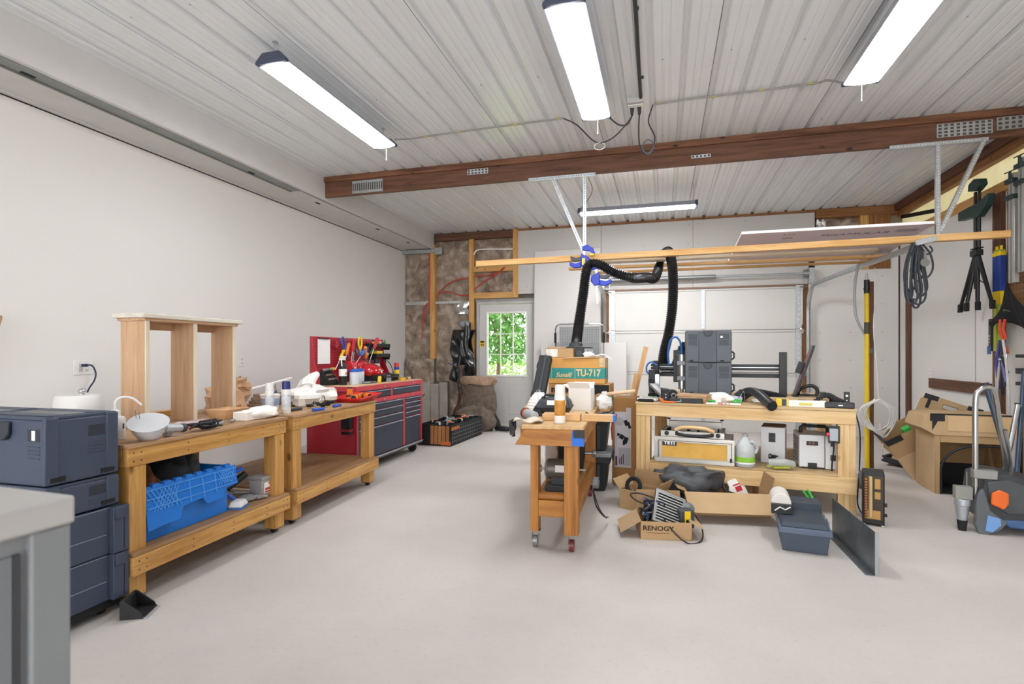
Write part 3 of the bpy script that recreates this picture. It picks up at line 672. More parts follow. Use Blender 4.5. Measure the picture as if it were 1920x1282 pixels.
# ================================================================== stacked dark blue storage cases
mcase = M('case_blue', '#3e475a', .5, var=.06, scale=4); mcased = M('case_dark', '#2b303b', .55)
def tool_case(label, x, y, z, h, rz=0, lab=True):
    t = thing('storage_case', label, 'case', (x, y, z), rz, 'dark blue stacked storage cases')
    part('body', t, mcase, .008)(lambda m: m.b(-.2, .2, -.15, .15, .006, h-.012))
    part('lid', t, mcase, .005)(lambda m: m.b(-.197, .197, -.147, .147, h-.012, h).b(-.17, .17, -.12, -.05, h, h+.004).b(-.17, .17, .05, .12, h, h+.004))
    part('lid_panel', t, M('case_top_grey', '#7b7d7c', .6, var=.2, scale=9), .002)(lambda m: m.b(-.15, .15, -.045, .045, h, h+.003))
    part('corner_post', t, mcase, .004)(lambda m: m.b(.185, .204, .10, .154, .01, h-.004))
    part('corner_post', t, mcase, .004)(lambda m: m.b(.185, .204, -.154, -.10, .01, h-.004))
    part('corner_post', t, mcase, .004)(lambda m: m.b(-.204, -.185, -.154, -.10, .01, h-.004))
    for s_ in (-1, 1): part('foot_notch', t, blkm)(lambda m: m.b(.19, .2046, min(s_*.135, s_*.075), max(s_*.135, s_*.075), .018, .038))
    if h > .2:
        part('card_slot', t, mcased, .002)(lambda m: m.b(.196, .2015, .02, .095, h-.10, h-.05))
        part('ribs', t, mcase, .001)(lambda m: [m.b(.198, .203, .02, .095, h-.125-i*.016, h-.120-i*.016) for i in range(4)])
        part('card_slot', t, mcased, .002)(lambda m: m.b(.10, .17, -.1515, -.147, h-.10, h-.05))
        part('ribs', t, mcase, .001)(lambda m: [m.b(.10, .17, -.153, -.149, h-.125-i*.016, h-.120-i*.016) for i in range(4)])
        part('latch', t, mcased, .006)(lambda m: m.cyl((-.03, -.15, h-.06), (-.03, -.168, h-.06), .04, n=24).b(-.07, .01, -.166, -.15, h-.05, h-.02))
        if lab: part('paper_tag', t, paper)(lambda m: m.b(.125, .145, -.1525, -.1515, h-.095, h-.055))
    else:
        part('card_slot', t, mcased, .002)(lambda m: m.b(.196, .2015, .02, .095, h-.075, h-.03))
        part('ribs', t, mcase, .001)(lambda m: [m.b(.198, .203, .02, .095, h-.095-i*.014, h-.09-i*.014) for i in range(2)])
    return t
tool_case('tall dark blue case on top of the stack next to the workbench', -2.63, 1.755, .645, .29)
tool_case('tall dark blue case on the stack at the left picture edge', -3.05, 1.75, .645, .29)
tool_case('low dark blue case under the tall one next to the workbench', -2.63, 1.758, .50, .145)
tool_case('low dark blue case under the tall one at the picture edge', -3.05, 1.752, .50, .145)
def stack_bin(label, x, y, z, h):
    t = thing('storage_bin', label, 'bin', (x, y, z), 0, 'wide dark bins under the cases')
    part('body', t, mcase, .006)(lambda m: m.b(-.42, .2, -.2, .165, .0, h-.002))
    part('end_post', t, mcase, .004)(lambda m: m.b(.195, .225, .10, .175, .0, h-.003))
    part('clip', t, mcase, .003)(lambda m: m.b(.224, .236, .105, .145, h-.055, h-.005))
    part('groove', t, blkm)(lambda m: m.b(.2245, .2255, .148, .152, .01, h-.01))
    part('ribs', t, M('case_rib', '#8890a0', .5), .001)(lambda m: [m.b(.199, .203, -.18, .085, h*q, h*q+.003) for q in (.42, .97)])
    return t
stack_bin('upper wide dark bin beneath the blue cases', -2.63, 1.77, .285, .215)
stack_bin('lower wide dark bin beneath the blue cases', -2.63, 1.77, .075, .21)
t = thing('bin_dolly', 'low black dolly carrying the stack of dark bins', 'dolly', (-2.63, 1.77, 0))
part('deck', t, blkm, .004)(lambda m: m.b(-.42, .19, -.19, .16, .035, .075))
for sx, sy in ((-.36, -.14), (.13, -.14), (-.36, .11), (.13, .11)): part('caster', t, rub)(lambda m: m.cyl((sx, sy-.012, .02), (sx, sy+.012, .02), .02, n=14).b(sx-.012, sx+.012, sy-.015, sy+.015, .022, .036))
t = thing('dustpan', 'black dustpan with grey lip on the floor by the workbench leg', 'dustpan', (-2.33, 1.93, 0), R(25))
part('pan', t, blk, .003)(lambda m: m.prism([(-.05, 0), (.05, 0), (.055, .01), (-.035, .012), (-.04, .085), (-.05, .085)], 'y', -.06, .06))
for s_ in (-1, 1): part('side', t, blk, .002)(lambda m: m.prism([(-.05, 0), (.05, .0), (.04, .025), (-.035, .085), (-.05, .085)], 'y', s_*.06-.003, s_*.06+.003))
part('lip', t, lgrey, .002)(lambda m: m.b(.045, .065, -.062, .062, .0, .006))

# ================================================================== by the left wall
t = thing('wooden_pole', 'wooden pole leaning on the left wall at the picture edge', 'pole', (-4.05, 2.08, 0))
part('handle', t, WOOD('pole_wood', '#c09a70', '#9a744c', 'z', knots=False))(lambda m: m.cyl((0, 0, 0), (-.38, .56, 1.45), .014, n=10))
part('tip', t, WOOD('pole_wood', '#c09a70', '#9a744c', 'z', knots=False))(lambda m: m.sph((-.38, .56, 1.45), .0142, 10, 6))
def outlet(label, y, z, gang=1, x=XL, s=1, cat='outlet'):
    t = thing('wall_outlet', label, cat, (x, y, z), 0 if s > 0 else R(180))
    w = .038*gang+.002 if gang > 1 else .036
    part('plate', t, wht, .003)(lambda m: m.b(0, .007, -w, w, -.058, .058))
    for g_ in range(gang):
        yy = (g_-(gang-1)/2)*.046
        for zz in (-.022, .022):
            f_ = part('socket', t, M('socket_white', '#d9d7d3', .5), .001)(lambda m: m.b(.006, .0085, yy-.016, yy+.016, zz-.013, zz+.013))
            part('slots', f_, dgrey)(lambda m: m.b(.0082, .009, yy-.008, yy-.005, zz-.006, zz+.006).b(.0082, .009, yy+.005, yy+.008, zz-.006, zz+.006))
    return t
outlet('double wall outlet with a dark cord plugged in', 3.24, 1.085, 2)
outlet('single wall outlet behind the bare wooden shelf unit', 4.93, 1.11)
t = thing('lidded_tank', 'white lidded canister with round knob standing by the left wall', 'canister', (-4.17, 2.98, 0))
part('drum', t, wht)(lambda m: m.lathe([(0, 0), (.15, 0), (.155, .5), (.15, .80), (0, .80)], 32))
part('lid', t, wht)(lambda m: m.lathe([(0, .80), (.152, .80), (.148, .87), (.135, .892), (0, .896)], 32))
part('knob', t, chrome)(lambda m: m.sph((.03, .0, .92), (.026, .026, .022)).cyl((.03, 0, .89), (.03, 0, .91), .015))
t = thing('charging_cable', 'dark blue cable hanging from the double outlet', 'cable', (-4.48, 3.23, 1.10))
mc_ = M('navy_cord', '#26304a', .5)
part('plug', t, mc_, .004)(lambda m: m.b(.0115, .045, -.022, .012, -.009, .015))
part('lead', t, mc_)(lambda m: m.tube(smoothpath([(.04, .0, .005), (.06, .03, .0), (.065, .055, -.06), (.07, .04, -.12), (.09, -.01, -.17), (.12, -.05, -.205)]), .006, 8))

# ================================================================== two amber workbenches
def workbench(label, loc, rz, ln, dp=.95):
    t = thing('workbench', label, 'workbench', loc, rz, 'amber lumber workbenches')      # local: x from front (0) to back (-dp), y along
    part('top', t, WOOD('plywood_top', '#b5906a', '#977250', 'y', knots=False), .002)(lambda m: m.b(-dp, .012, -.006, ln+.006, .75, .768))
    part('front_apron', t, amber('y'), .003)(lambda m: m.b(-.038, 0, 0, ln, .661, .749))
    part('back_apron', t, amber('y'), .003)(lambda m: m.b(-dp, -dp+.038, 0, ln, .661, .749))
    for yy in (0, ln-.038): part('end_apron', t, amber('x'), .003)(lambda m: m.b(-dp+.039, -.039, yy, yy+.038, .661, .749))
    for xx in (-.095, -dp+.005):
        for yy in (.012, ln-.102):
            part('leg', t, amber('z'), .003)(lambda m: m.b(xx, xx+.089, yy, yy+.09, .035, .66))
            part('caster', t, blk)(lambda m: m.b(xx+.01, xx+.08, yy+.01, yy+.08, .028, .036).cyl((xx+.045, yy+.03, .018), (xx+.045, yy+.06, .018), .018, n=14))
    part('front_rail', t, amber('y'), .003)(lambda m: m.b(-.005, .033, 0, ln, .15, .238))
    part('back_rail', t, amber('y'), .003)(lambda m: m.b(-dp-.033, -dp+.004, 0, ln, .15, .238))
    part('shelf', t, WOOD('shelf_ply', '#a98560', '#8c6844', 'y', knots=False), .002)(lambda m: m.b(-dp, .030, .003, ln-.003, .239, .256))
    sc = MB()
    for yy in (.03, .07, ln*.3, ln*.55, ln*.8, ln-.07, ln-.03):
        for zz in (.685, .725): sc.cyl((0, yy, zz), (.0012, yy, zz), .004, n=6)
        for zz in (.175, .215): sc.cyl((.033, yy, zz), (.0342, yy, zz), .004, n=6)
    tag(sc.build('screws', dgrey, t), kind='stuff')
    return t
workbench('amber lumber workbench holding the bare wooden shelf unit', (-2.42, 1.95, 0), R(2.2), 1.16)
workbench('amber lumber workbench with empty lower shelf beside the red tool chest', (-2.47, 3.19, 0), R(3.4), 1.24)

# ------------------------------------------------------------------ on the first bench
ZT = .769
t = thing('shelf_unit', 'bare oak shelf unit with three uprights standing on the workbench', 'shelf unit', (-3.07, 2.42, ZT), R(1))
oak = lambda a='z': WOOD('raw_oak', '#cda988', '#b58f6c', a, knots=False)
pale_edge = WOOD('pale_edge', '#ddd2bf', '#cfc0a8', 'z', knots=False)
for yy in (.02, .36, .69):
    u = part('upright', t, oak('z'), .001)(lambda m: m.b(0, .18, yy-.011, yy+.011, 0, .62))
    part('edge_band', u, pale_edge, .001)(lambda m: m.b(.18, .188, yy-.013, yy+.013, 0, .62))
part('top_board', t, oak('y'), .001)(lambda m: m.b(-.01, .195, -.005, .715, .62, .636))
part('crown_board', t, WOOD('whitewashed_top', '#d6d0c4', '#c4bcae', 'y', knots=False), .004)(lambda m: m.b(-.02, .215, -.03, .74, .636, .662))
part('back_rail', t, oak('y'), .001)(lambda m: m.b(.0, .015, .031, .349, .575, .62).b(.0, .015, .371, .679, .575, .62))
t = thing('squeeze_bottle', 'white squeeze bottle with bent spout behind the reflector lamp', 'bottle', (-2.64, 2.06, ZT))
part('body', t, M('cloudy_plastic', '#ddd9d8', .35, var=.03), .0)(lambda m: m.lathe([(0, 0), (.042, 0), (.044, .004), (.044, .10), (.038, .112), (.02, .118), (0, .118)], 24))
part('cap', t, wht)(lambda m: m.lathe([(.022, .116), (.022, .142), (.012, .15), (0, .15)], 18))
part('spout', t, wht)(lambda m: m.tube(smoothpath([(0, 0, .145), (.0, .003, .19), (.015, .03, .21), (.035, .065, .2), (.05, .10, .165)]), .0055, 8))
part('graduation', t, dgrey)(lambda m: m.b(.040, .0446, .004, .012, .055, .08))
t = thing('reflector_lamp', 'clamp lamp with white metal bowl and dark bundled cord', 'lamp', (-2.46, 2.12, ZT))
part('bowl', t, M('lamp_bowl_white', '#d9dade', .35, .3, var=.05), solid=.002)(lambda m: m.aim((-.0, -.03, .062), (.3, -.32, .9)).lathe([(.03, -.07), (.045, -.055), (.066, -.02), (.086, .03), (.089, .031)], 32))
part('socket', t, M('lamp_socket_grey', '#b9bbbf', .4, .5), .002)(lambda m: m.cyl((-.01, .06, .045), (-.02, .17, .032), .026, .022, 16))
part('grip', t, dgrey, .002)(lambda m: m.cyl((-.02, .17, .032), (-.025, .2, .03), .0235, n=16))
part('clamp', t, steel, .001)(lambda m: m.b(-.03, .01, .07, .10, .002, .03).bar((-.01, .08, .004), (.04, .13, .008), .012, .004))
part('probe', t, steel)(lambda m: m.cyl((-.06, -.04, .06), (-.05, -.06, .15), .002, n=6).cyl((-.045, -.03, .06), (-.035, -.055, .14), .002, n=6))
def mess(m, c, rx, ry, rz, n, r, seed):
    rnd = random.Random(seed)
    pts = [(c[0]+rx*math.cos(k*2.1+rnd.random())*(.5+.5*rnd.random()), c[1]+ry*(2*((k*.37+.2*rnd.random()) % 1)-1), c[2]+rz*(.2+.8*rnd.random())) for k in range(n)]
    m.tube(smoothpath(pts, 6), r, 6)
part('cord_bundle', t, blk)(lambda m: mess(m, (-.02, .33, .006), .05, .11, .04, 26, .0045, 5))
part('cord_wrap', t, blk)(lambda m: m.tube([(-.02+.022*math.cos(a), .30+.0032*a, .03+.022*math.sin(a)) for a in [k*.5 for k in range(70)]], .005, 6))
t = thing('rotary_tool', 'silver rod shaped hand tool lying by the bundled cord', 'hand tool', (-2.55, 2.62, ZT), R(8))
part('barrel', t, lgrey, .001)(lambda m: m.cyl((0, -.09, .013), (0, .03, .013), .013, n=14))
part('shaft', t, chrome)(lambda m: m.cyl((0, .03, .013), (0, .12, .013), .006, n=10))
part('tip', t, steel, .002)(lambda m: m.c(0, .13, .013, .022, .026, .02))
t = thing('red_package', 'red and clear plastic package lying behind the lamp cord', 'package', (-2.66, 2.56, ZT), R(-12))
part('card', t, M('package_red', '#c43448', .4, var=.2, scale=20), .004)(lambda m: m.taper(0, 0, 0, .02, .11, .19, .09, .17))
part('blister', t, M('clear_wrap', '#e7d8da', .15, alpha=.55, var=.05), .006)(lambda m: m.taper(0, 0, .021, .034, .12, .21, .08, .16))
t = thing('carton_tray', 'small tan carton tray standing inside the shelf unit', 'tray', (-2.80, 2.95, ZT), R(4))
part('tray', t, M('tan_carton', '#d0a67c', .8), .002, solid=.004)(lambda m: m.add([(-.05,-.08,0),(.05,-.08,0),(.05,.08,0),(-.05,.08,0),(-.075,-.11,.06),(.075,-.11,.06),(.075,.11,.06),(-.075,.11,.06)], [(3,2,1,0),(0,1,5,4),(1,2,6,5),(2,3,7,6),(3,0,4,7)]))
part('rim', t, M('tan_carton', '#d0a67c', .8))(lambda m: m.tube([(-.075,-.11,.06),(.075,-.11,.06),(.075,.11,.06),(-.075,.11,.06)], .004, 6, closed=True))
def lump(m, c, r, seed, bump=.25, n=22, k=13, flat=True, sq=.8):
    rnd = random.Random(seed); ph = [rnd.uniform(0, 6.28) for _ in range(6)]; vv = []
    for j in range(k+1):
        p = -math.pi/2+math.pi*j/k
        for i in range(n):
            t_ = 2*math.pi*i/n
            q = 1+bump*(.4*math.sin(3*t_+ph[0]+2*p)+.3*math.sin(5*t_+ph[1]-3*p)+.3*math.sin(7*p+ph[2]+2*t_)+.5*(rnd.random()-.5))
            def w(x): return math.copysign(abs(x)**sq, x)
            z = r[2]*w(math.sin(p))*q
            vv.append((c[0]+r[0]*w(math.cos(p))*math.cos(t_)*q, c[1]+r[1]*w(math.cos(p))*math.sin(t_)*q, max(c[2]+z, 0.0005) if flat else c[2]+z))
    return m.add(vv, [(j*n+i, j*n+(i+1) % n, (j+1)*n+(i+1) % n, (j+1)*n+i) for j in range(k) for i in range(n)])
t = thing('foam_packing', 'white lumpy foam packing at the bench end', 'packing', (-2.60, 2.93, ZT), R(6))
part('block', t, M('styrofoam', '#eeeae4', .7, var=.02), .004)(lambda m: m.b(-.05, .05, -.10, -.01, 0, .055))
part('sheet', t, M('styrofoam', '#eeeae4', .7, var=.02), ang=60)(lambda m: lump(m, (.02, .09, .03), (.075, .16, .042), 4, .22))
t = thing('paper_bag', 'crumpled brown paper bag behind the shelf unit', 'bag', (-3.16, 3.44 - .1, ZT), R(0))
part('bag', t, M('brown_paper', '#c39a78', .85, var=.15, scale=9, bump=.4, bscale=20), ang=30)(lambda m: lump(m, (0, 0, .08), (.12, .17, .12), 12, .35, 14, 9))
part('mouth', t, M('brown_paper', '#c39a78', .85, var=.15, scale=9), ang=20)(lambda m: lump(m, (.05, .07, .19), (.05, .08, .05), 14, .5, 11, 7, flat=False))
def spray(label, x, y, z, r, h, mbody, mcap_, band=None, name='spray_can', grp='spray cans on the benches', tilt=0):
    t = thing(name, label, 'spray can', (x, y, z), 0, grp)
    part('can', t, mbody)(lambda m: m.lathe([(0, 0), (r*.95, 0), (r, .005), (r, h*.72), (r*.9, h*.76), (0, h*.77)], 20))
    part('cap', t, mcap_)(lambda m: m.lathe([(r*.92, h*.74), (r*.92, h*.95), (r*.8, h), (0, h)], 20))
    if band: part('label', t, band)(lambda m: m.lathe([(r*1.012, h*.2), (r*1.012, h*.6)], 20))
    return t
spray('short spray can with red and white label by the shelf unit', -3.02, 3.22, ZT, .025, .12, wht, wht, M('can_red', '#b5283a', .4))
spray('white spray can with white cap on the bench joint', -2.70, 3.23, ZT, .03, .22, wht, wht, M('pale_print', '#cfd3da', .45, var=.25, scale=60))
spray('white spray can with dark blue cap on the bench joint', -2.60, 3.28, ZT, .031, .23, wht, M('cap_navy', '#22306e', .4), M('pale_print', '#cfd3da', .45, var=.25, scale=60))
t = thing('wood_scraps', 'stack of grey brown wood offcuts behind the white cans', 'offcuts', (-3.15, 3.72, ZT), R(10))
for k in range(4): part('offcut', t, WOOD('grey_offcut', '#a48f7a', '#7c6754', 'y', knots=False), .002)(lambda m: m.at((0, .02*k, 0), (0, 0, R(5*k-7))).b(-.05-.005*k, .06, -.16, .16-.02*k, .026*k, .026*k+.024))
t = thing('plastic_tub', 'white plastic tub among the cans on the bench', 'tub', (-2.92, 3.50, ZT))
part('tub', t, wht, .003)(lambda m: m.lathe([(0, 0), (.06, 0), (.07, .10), (.073, .10), (.073, .115), (0, .117)], 28))
part('label', t, M('tub_print', '#8fa6c4', .5, var=.3, scale=50))(lambda m: m.lathe([(.0645, .03), (.069, .085)], 28))
t = thing('putty_knife', 'putty knife with blue handle propped on the white trim strip', 'putty knife', (-3.05, 3.72, ZT+.125), rot=(R(18), 0, R(20)))
part('blade', t, steel, .0005)(lambda m: m.prism([(-.03, .05), (.03, .05), (.015, .0), (-.015, 0)], 'x', -.001, .001))
part('handle', t, M('knife_handle_blue', '#3c5f8e', .4), .004)(lambda m: m.b(-.008, .008, -.012, .014, -.07, .0))
t = thing('trim_strip', 'white trim strip leaning up across the bench clutter', 'trim strip', (-3.3, 3.5, ZT))
part('strip', t, wht, .002)(lambda m: m.bar((0, -.02, .10), (.09, .62, .21), .03, .012))
part('prop', t, wht, .002)(lambda m: m.bar((.08, .5, .0), (.08, .52, .185), .02, .02))
t = thing('spare_board', 'low wooden board lying along the back of the bench', 'board', (-3.32, 2.95, ZT))
part('board', t, amber('y'), .002)(lambda m: m.b(-.045, .045, -.55, .16, 0, .035))
part('wire', t, blk)(lambda m: mess(m, (.12, -.2, .0), .05, .08, .03, 9, .003, 8))

# ------------------------------------------------------------------ under the first bench
ZS = .257
t = thing('folding_tote', 'bright blue plastic tote with hinged lattice lid flap', 'tote', (-2.48, 2.08, ZS), R(2.5))    # local x back, y along
mto = M('tote_blue', '#1f74cf', .42, var=.05); mto2 = M('tote_blue_deep', '#185fae', .45)
part('body', t, mto, .005)(lambda m: m.obox(-.40, 0, .0, .56, 0, .27, .006))
part('rim', t, mto, .004)(lambda m: m.b(-.005, .012, -.01, .57, .25, .275).b(-.412, -.395, -.01, .57, .25, .275).b(-.395, -.005, -.012, .005, .25, .275).b(-.395, -.005, .555, .572, .25, .275))
fl = part('lid_flap', t, mto, .002)(lambda m: m.at((.014, 0, .27), (0, R(-8), 0)).add([(0, -.02, 0), (0, .60, 0), (0, .60, -.11), (0, .50, -.12), (0, .47, -.17), (0, .36, -.17), (0, .33, -.13), (0, .2, -.14), (0, .17, -.20), (0, .08, -.20), (0, -.02, -.21),
    (.008, -.02, 0), (.008, .60, 0), (.008, .60, -.11), (.008, .50, -.12), (.008, .47, -.17), (.008, .36, -.17), (.008, .33, -.13), (.008, .2, -.14), (.008, .17, -.20), (.008, .08, -.20), (.008, -.02, -.21)],
    [tuple(range(10, -1, -1)), tuple(range(11, 22))]+[(i, (i+1) % 11, 11+(i+1) % 11, 11+i) for i in range(11)]))
def lattice(m):
    m.at((.022, 0, .27), (0, R(-8), 0))
    for z in (-.012, -.055, -.10): m.b(0, .006, -.015, .595, z-.003, z+.003)
    for y in (.16, .25, .34, .43): m.b(0, .005, y-.003, y+.003, -.125, -.01)
    for k in range(6):
        m.bar((.003, -.01+.025*k, -.015), (.003, .06+.025*k, -.12), .005, .005, (1, 0, 0)); m.bar((.003, .10+.02*k-.08, -.12), (.003, .16+.02*k-.08, -.02), .005, .005, (1, 0, 0))
        m.bar((.003, .45+.02*k, -.015), (.003, .50+.016*k, -.09), .005, .005, (1, 0, 0)); m.bar((.003, .45+.02*k, -.09), (.003, .49+.017*k, -.015), .005, .005, (1, 0, 0))
part('flap_ribs', fl, M('tote_rib', '#4a95e2', .4), .001)(lattice)
part('lid_flap', t, mto2, .003)(lambda m: m.at((-.41, 0, .27), (0, R(-28), 0)).b(-.006, 0, -.01, .57, 0, .16))
for k in range(8): part('hinge_knuckle', t, mto, .003)(lambda m: m.b(-.004, .022, .03+.07*k, .07+.07*k, .268, .286))
part('side_handle', t, mto2, .003)(lambda m: m.b(-.28, -.12, -.018, -.002, .17, .2))
for i, (lx, ly, rx, col, lab, nm, ct) in enumerate(((-.16, .12, (.10, .08, .06), '#7a4a34', 'rust brown rag in the blue tote', 'rag', 'rag'), (-.2, .34, (.13, .11, .075), '#3c4046', 'dark grey tool bag poking out of the blue tote', 'tool_bag', 'bag'), (-.26, .5, (.09, .05, .05), '#6a6c70', 'grey bundle in the far end of the blue tote', 'cloth_bundle', 'bundle'))):
    b_ = thing(nm, lab, ct, (-2.48+lx-.01, 2.08+ly, ZS+.007))
    part('cloth', b_, M('rag_'+nm, col, .9, var=.35, scale=25), ang=50)(lambda m: lump(m, (0, 0, .17), (rx[0], rx[1], .17), 20+i, .2))
    part('strap', b_, M('strap_'+nm, '#26282c', .8))(lambda m: m.tube(smoothpath([(-.04, -.02, .30), (0, 0, .36), (.04, .03, .31)]), .008, 6))
t = thing('dust_brush', 'blue and white dust brush on the lower bench shelf', 'brush', (-2.50, 2.72, ZS), R(20))
part('head', t, wht, .006)(lambda m: m.taper(0, 0, .012, .045, .08, .11, .06, .08))
part('bristles', t, M('bristle_blue', '#4a6ea8', .8))(lambda m: m.taper(0, 0, 0, .014, .085, .115, .08, .11))
part('handle', t, blu, .006)(lambda m: m.bar((-.02, .0, .05), (-.10, -.03, .12), .03, .02))
t = thing('caulk_gun', 'blue and black caulking gun leaning beside the blue tote', 'caulk gun', (-2.66, 2.76, ZS), R(15))
part('frame', t, blu, .004)(lambda m: m.bar((-.05, -.03, .0), (-.01, .0, .22), .05, .06))
part('trigger', t, blu, .004)(lambda m: m.bar((-.01, -.02, .17), (.1, .06, .21), .03, .025))
part('barrel', t, blk, .003)(lambda m: m.cyl((.02, .02, .09), (.10, .10, .17), .022, n=14))
part('rod', t, steel)(lambda m: m.cyl((.02, .02, .08), (.08, .17, .03), .006, n=8).cyl((.05, .03, .06), (.11, .16, .03), .012, n=8))
t = thing('glove', 'grey white work glove lying on the lower shelf', 'glove', (-2.56, 2.86, ZS), R(-20))
part('palm', t, M('glove_grey', '#8d8c8c', .85, var=.2, scale=30), ang=60)(lambda m: lump(m, (0, 0, .018), (.05, .055, .02), 6, .12))
for k in range(4): part('finger', t, M('glove_grey', '#8d8c8c', .85, var=.2, scale=30))(lambda m: m.tube([(.02-.018*k+.02, .04, .014), (.03-.02*k+.01, .085, .016), (.03-.022*k+.01, .11-.004*k, .012)], .0095, 8))
t = thing('screw_tub', 'clear square tub of screws with grey lid and red label', 'tub', (-2.56, 2.985, ZS), R(4))
part('tub', t, M('clear_tub', '#b9b5b3', .2, alpha=.75, var=.1, scale=60), .004)(lambda m: m.taper(0, 0, 0, .115, .085, .105, .10, .12))
part('lid', t, M('tub_lid_grey', '#9b9da0', .4), .004)(lambda m: m.b(-.056, .056, -.066, .066, .115, .135))
part('label', t, paper)(lambda m: m.b(.047, .0515, -.035, .035, .025, .095))
part('label_print', t, M('label_red', '#b8402f', .6, var=.3, scale=60))(lambda m: m.b(.0515, .0525, -.03, .03, .045, .06).b(.0515, .0525, -.03, .03, .03, .04).b(.0515, .0525, .005, .033, .08, .092))
part('screws', t, M('screw_fill', '#6a6664', .5, .5, var=.4, scale=90))(lambda m: m.taper(0, 0, .004, .06, .078, .098, .086, .106))

# ------------------------------------------------------------------ on the second bench
t = thing('plastic_bag', 'large crumpled white plastic bag on the second bench', 'bag', (-2.86, 3.93, ZT), R(10))
mbag = M('white_bag', '#e2dfda', .35, var=.04, bump=.5, bscale=14)
part('bag', t, mbag, ang=25)(lambda m: lump(m, (0, 0, .065), (.17, .25, .09), 31, .28, 26, 14))
part('twisted_end', t, mbag, ang=25)(lambda m: m.tube([(-.05, .02, .12), (-.07, .06, .17), (-.06, .13, .215), (-.04, .19, .25)], .05, 9, rf=lambda i: (.09, .065, .045, .025)[i]))
t = thing('chain_tangle', 'tangle of dark chain in front of the white bag', 'chain', (-2.62, 3.72, ZT))
def chn(m):
    rnd = random.Random(4)
    P = smoothpath([(rnd.uniform(-.07, .07), rnd.uniform(-.11, .11), rnd.uniform(.008, .05)) for _ in range(16)], 5)
    for i, p in enumerate(P[:-1]):
        a = rnd.uniform(0, 3); m.tube([(p.x+.012*math.cos(t_)*math.cos(a), p.y+.012*math.cos(t_)*math.sin(a), max(.004, p.z+.008*math.sin(t_))) for t_ in [k*math.pi/4 for k in range(8)]], .0028, 4, closed=True)
part('links', t, M('dark_links', '#3b3a38', .4, .7))(chn)
part('hook', t, steel)(lambda m: m.tube(smoothpath([(.0, -.02, .05), (.01, .0, .09), (.0, .04, .08), (.0, .05, .05)]), .005, 6))
def knife(label, x, y, rz, mh):
    t = thing('utility_knife', label, 'knife', (x, y, ZT), rz, 'knives on the second bench')
    part('handle', t, mh, .005)(lambda m: m.b(-.016, .016, -.055, .055, 0, .02))
    part('blade', t, steel, .0005)(lambda m: m.prism([(-.012, .055), (.012, .055), (-.008, .13)], 'z', .008, .0095))
knife('blue handled utility knife nearest the bench joint', -2.49, 3.50, R(175), M('knife_blue', '#2b51b8', .4))
knife('long blue handled scraper in front of the chain', -2.53, 3.80, R(10), M('knife_blue', '#2b51b8', .4))
knife('black handled cutter left of the blue knife', -2.66, 3.46, R(170), dgrey)
t = thing('cardboard_scrap', 'folded brown cardboard scrap behind the red tray', 'cardboard', (-2.96, 4.22, ZT), R(20))
part('flap', t, cardb)(lambda m: m.at((0, 0, .02), (R(8), R(-12), 0)).b(-.10, .10, -.10, .10, 0, .004))
part('fold', t, cardb)(lambda m: m.at((-.09, 0, .03), (0, R(-60), 0)).b(-.06, 0, -.09, .1, 0, .004))
t = thing('parts_tray', 'shallow red plastic tray at the end of the second bench', 'tray', (-2.66, 4.30, ZT), R(4))
mtr = M('tray_red', '#d22a2c', .35)
part('tray', t, mtr, .003, solid=.004)(lambda m: m.add([(-.10,-.15,.003),(.10,-.15,.003),(.10,.15,.003),(-.10,.15,.003),(-.14,-.19,.035),(.14,-.19,.035),(.14,.21,.06),(-.14,.21,.06)], [(3,2,1,0),(0,1,5,4),(1,2,6,5),(2,3,7,6),(3,0,4,7)]))
part('rim', t, mtr)(lambda m: m.tube([(-.14,-.19,.035),(.14,-.19,.035),(.14,.21,.06),(-.14,.21,.06)], .006, 6, closed=True))
def ostrap(label, x, y, z, rz, up=False):
    t = thing('strap_roll', label, 'strap', (x, y, z), rz, 'orange rolled straps in the red tray')
    part('roll', t, M('strap_orange', '#dd7420', .7, var=.2, scale=25), .003)(lambda m: m.cyl((0, -.06, .032), (0, .06, .032), .03, n=16) if not up else m.taper(0, 0, 0, .11, .06, .05, .045, .035))
    part('end_cap', t, blk)(lambda m: m.cyl((0, .06, .032), (0, .066, .032), .022, n=14).cyl((0, -.066, .032), (0, -.06, .032), .022, n=14) if not up else m.b(-.025, .025, -.02, .02, .105, .116))
    part('band', t, blk)(lambda m: m.cyl((0, -.008, .032), (0, .008, .032), .0312, n=16) if not up else m.b(-.031, .031, -.026, .026, .03, .045))
ostrap('orange strap roll at the near end of the red tray', -2.62, 4.22, ZT+.008, R(15))
ostrap('orange strap roll at the far end of the red tray', -2.62, 4.38, ZT+.008, R(70))
ostrap('orange strap bundle standing upright in the red tray', -2.73, 4.30, ZT+.008, R(30), True)
# ================================================================== red and blue tool chest with pegboard
t = thing('tool_chest', 'long red tool chest with dark blue drawers and pegboard back', 'tool chest', (-2.85, 4.60, 0), R(1))
mred = M('chest_red', '#a81c2e', .4, coat=.3, var=.05); mdr = M('drawer_blue', '#2c3442', .45, var=.06, scale=5); mtrim = M('drawer_trim', '#9fb0c4', .3, .8)
D = .55; LN = 1.52
part('body', t, mred, .004)(lambda m: m.b(-D, -.012, 0, LN, .13, .84))
part('base', t, M('base_grey', '#4a4c50', .5), .006)(lambda m: m.b(-D-.005, .01, -.01, LN+.01, .10, .135))
part('bumper', t, M('bumper_silver', '#aeb3b8', .4, .6), .002)(lambda m: m.b(.008, .016, -.01, LN+.01, .12, .134))
part('worktop', t, WOOD('chest_top', '#dcc39a', '#c9aa7c', 'y', knots=False), .002)(lambda m: m.b(-D, -.01, .0, LN, .855, .88))
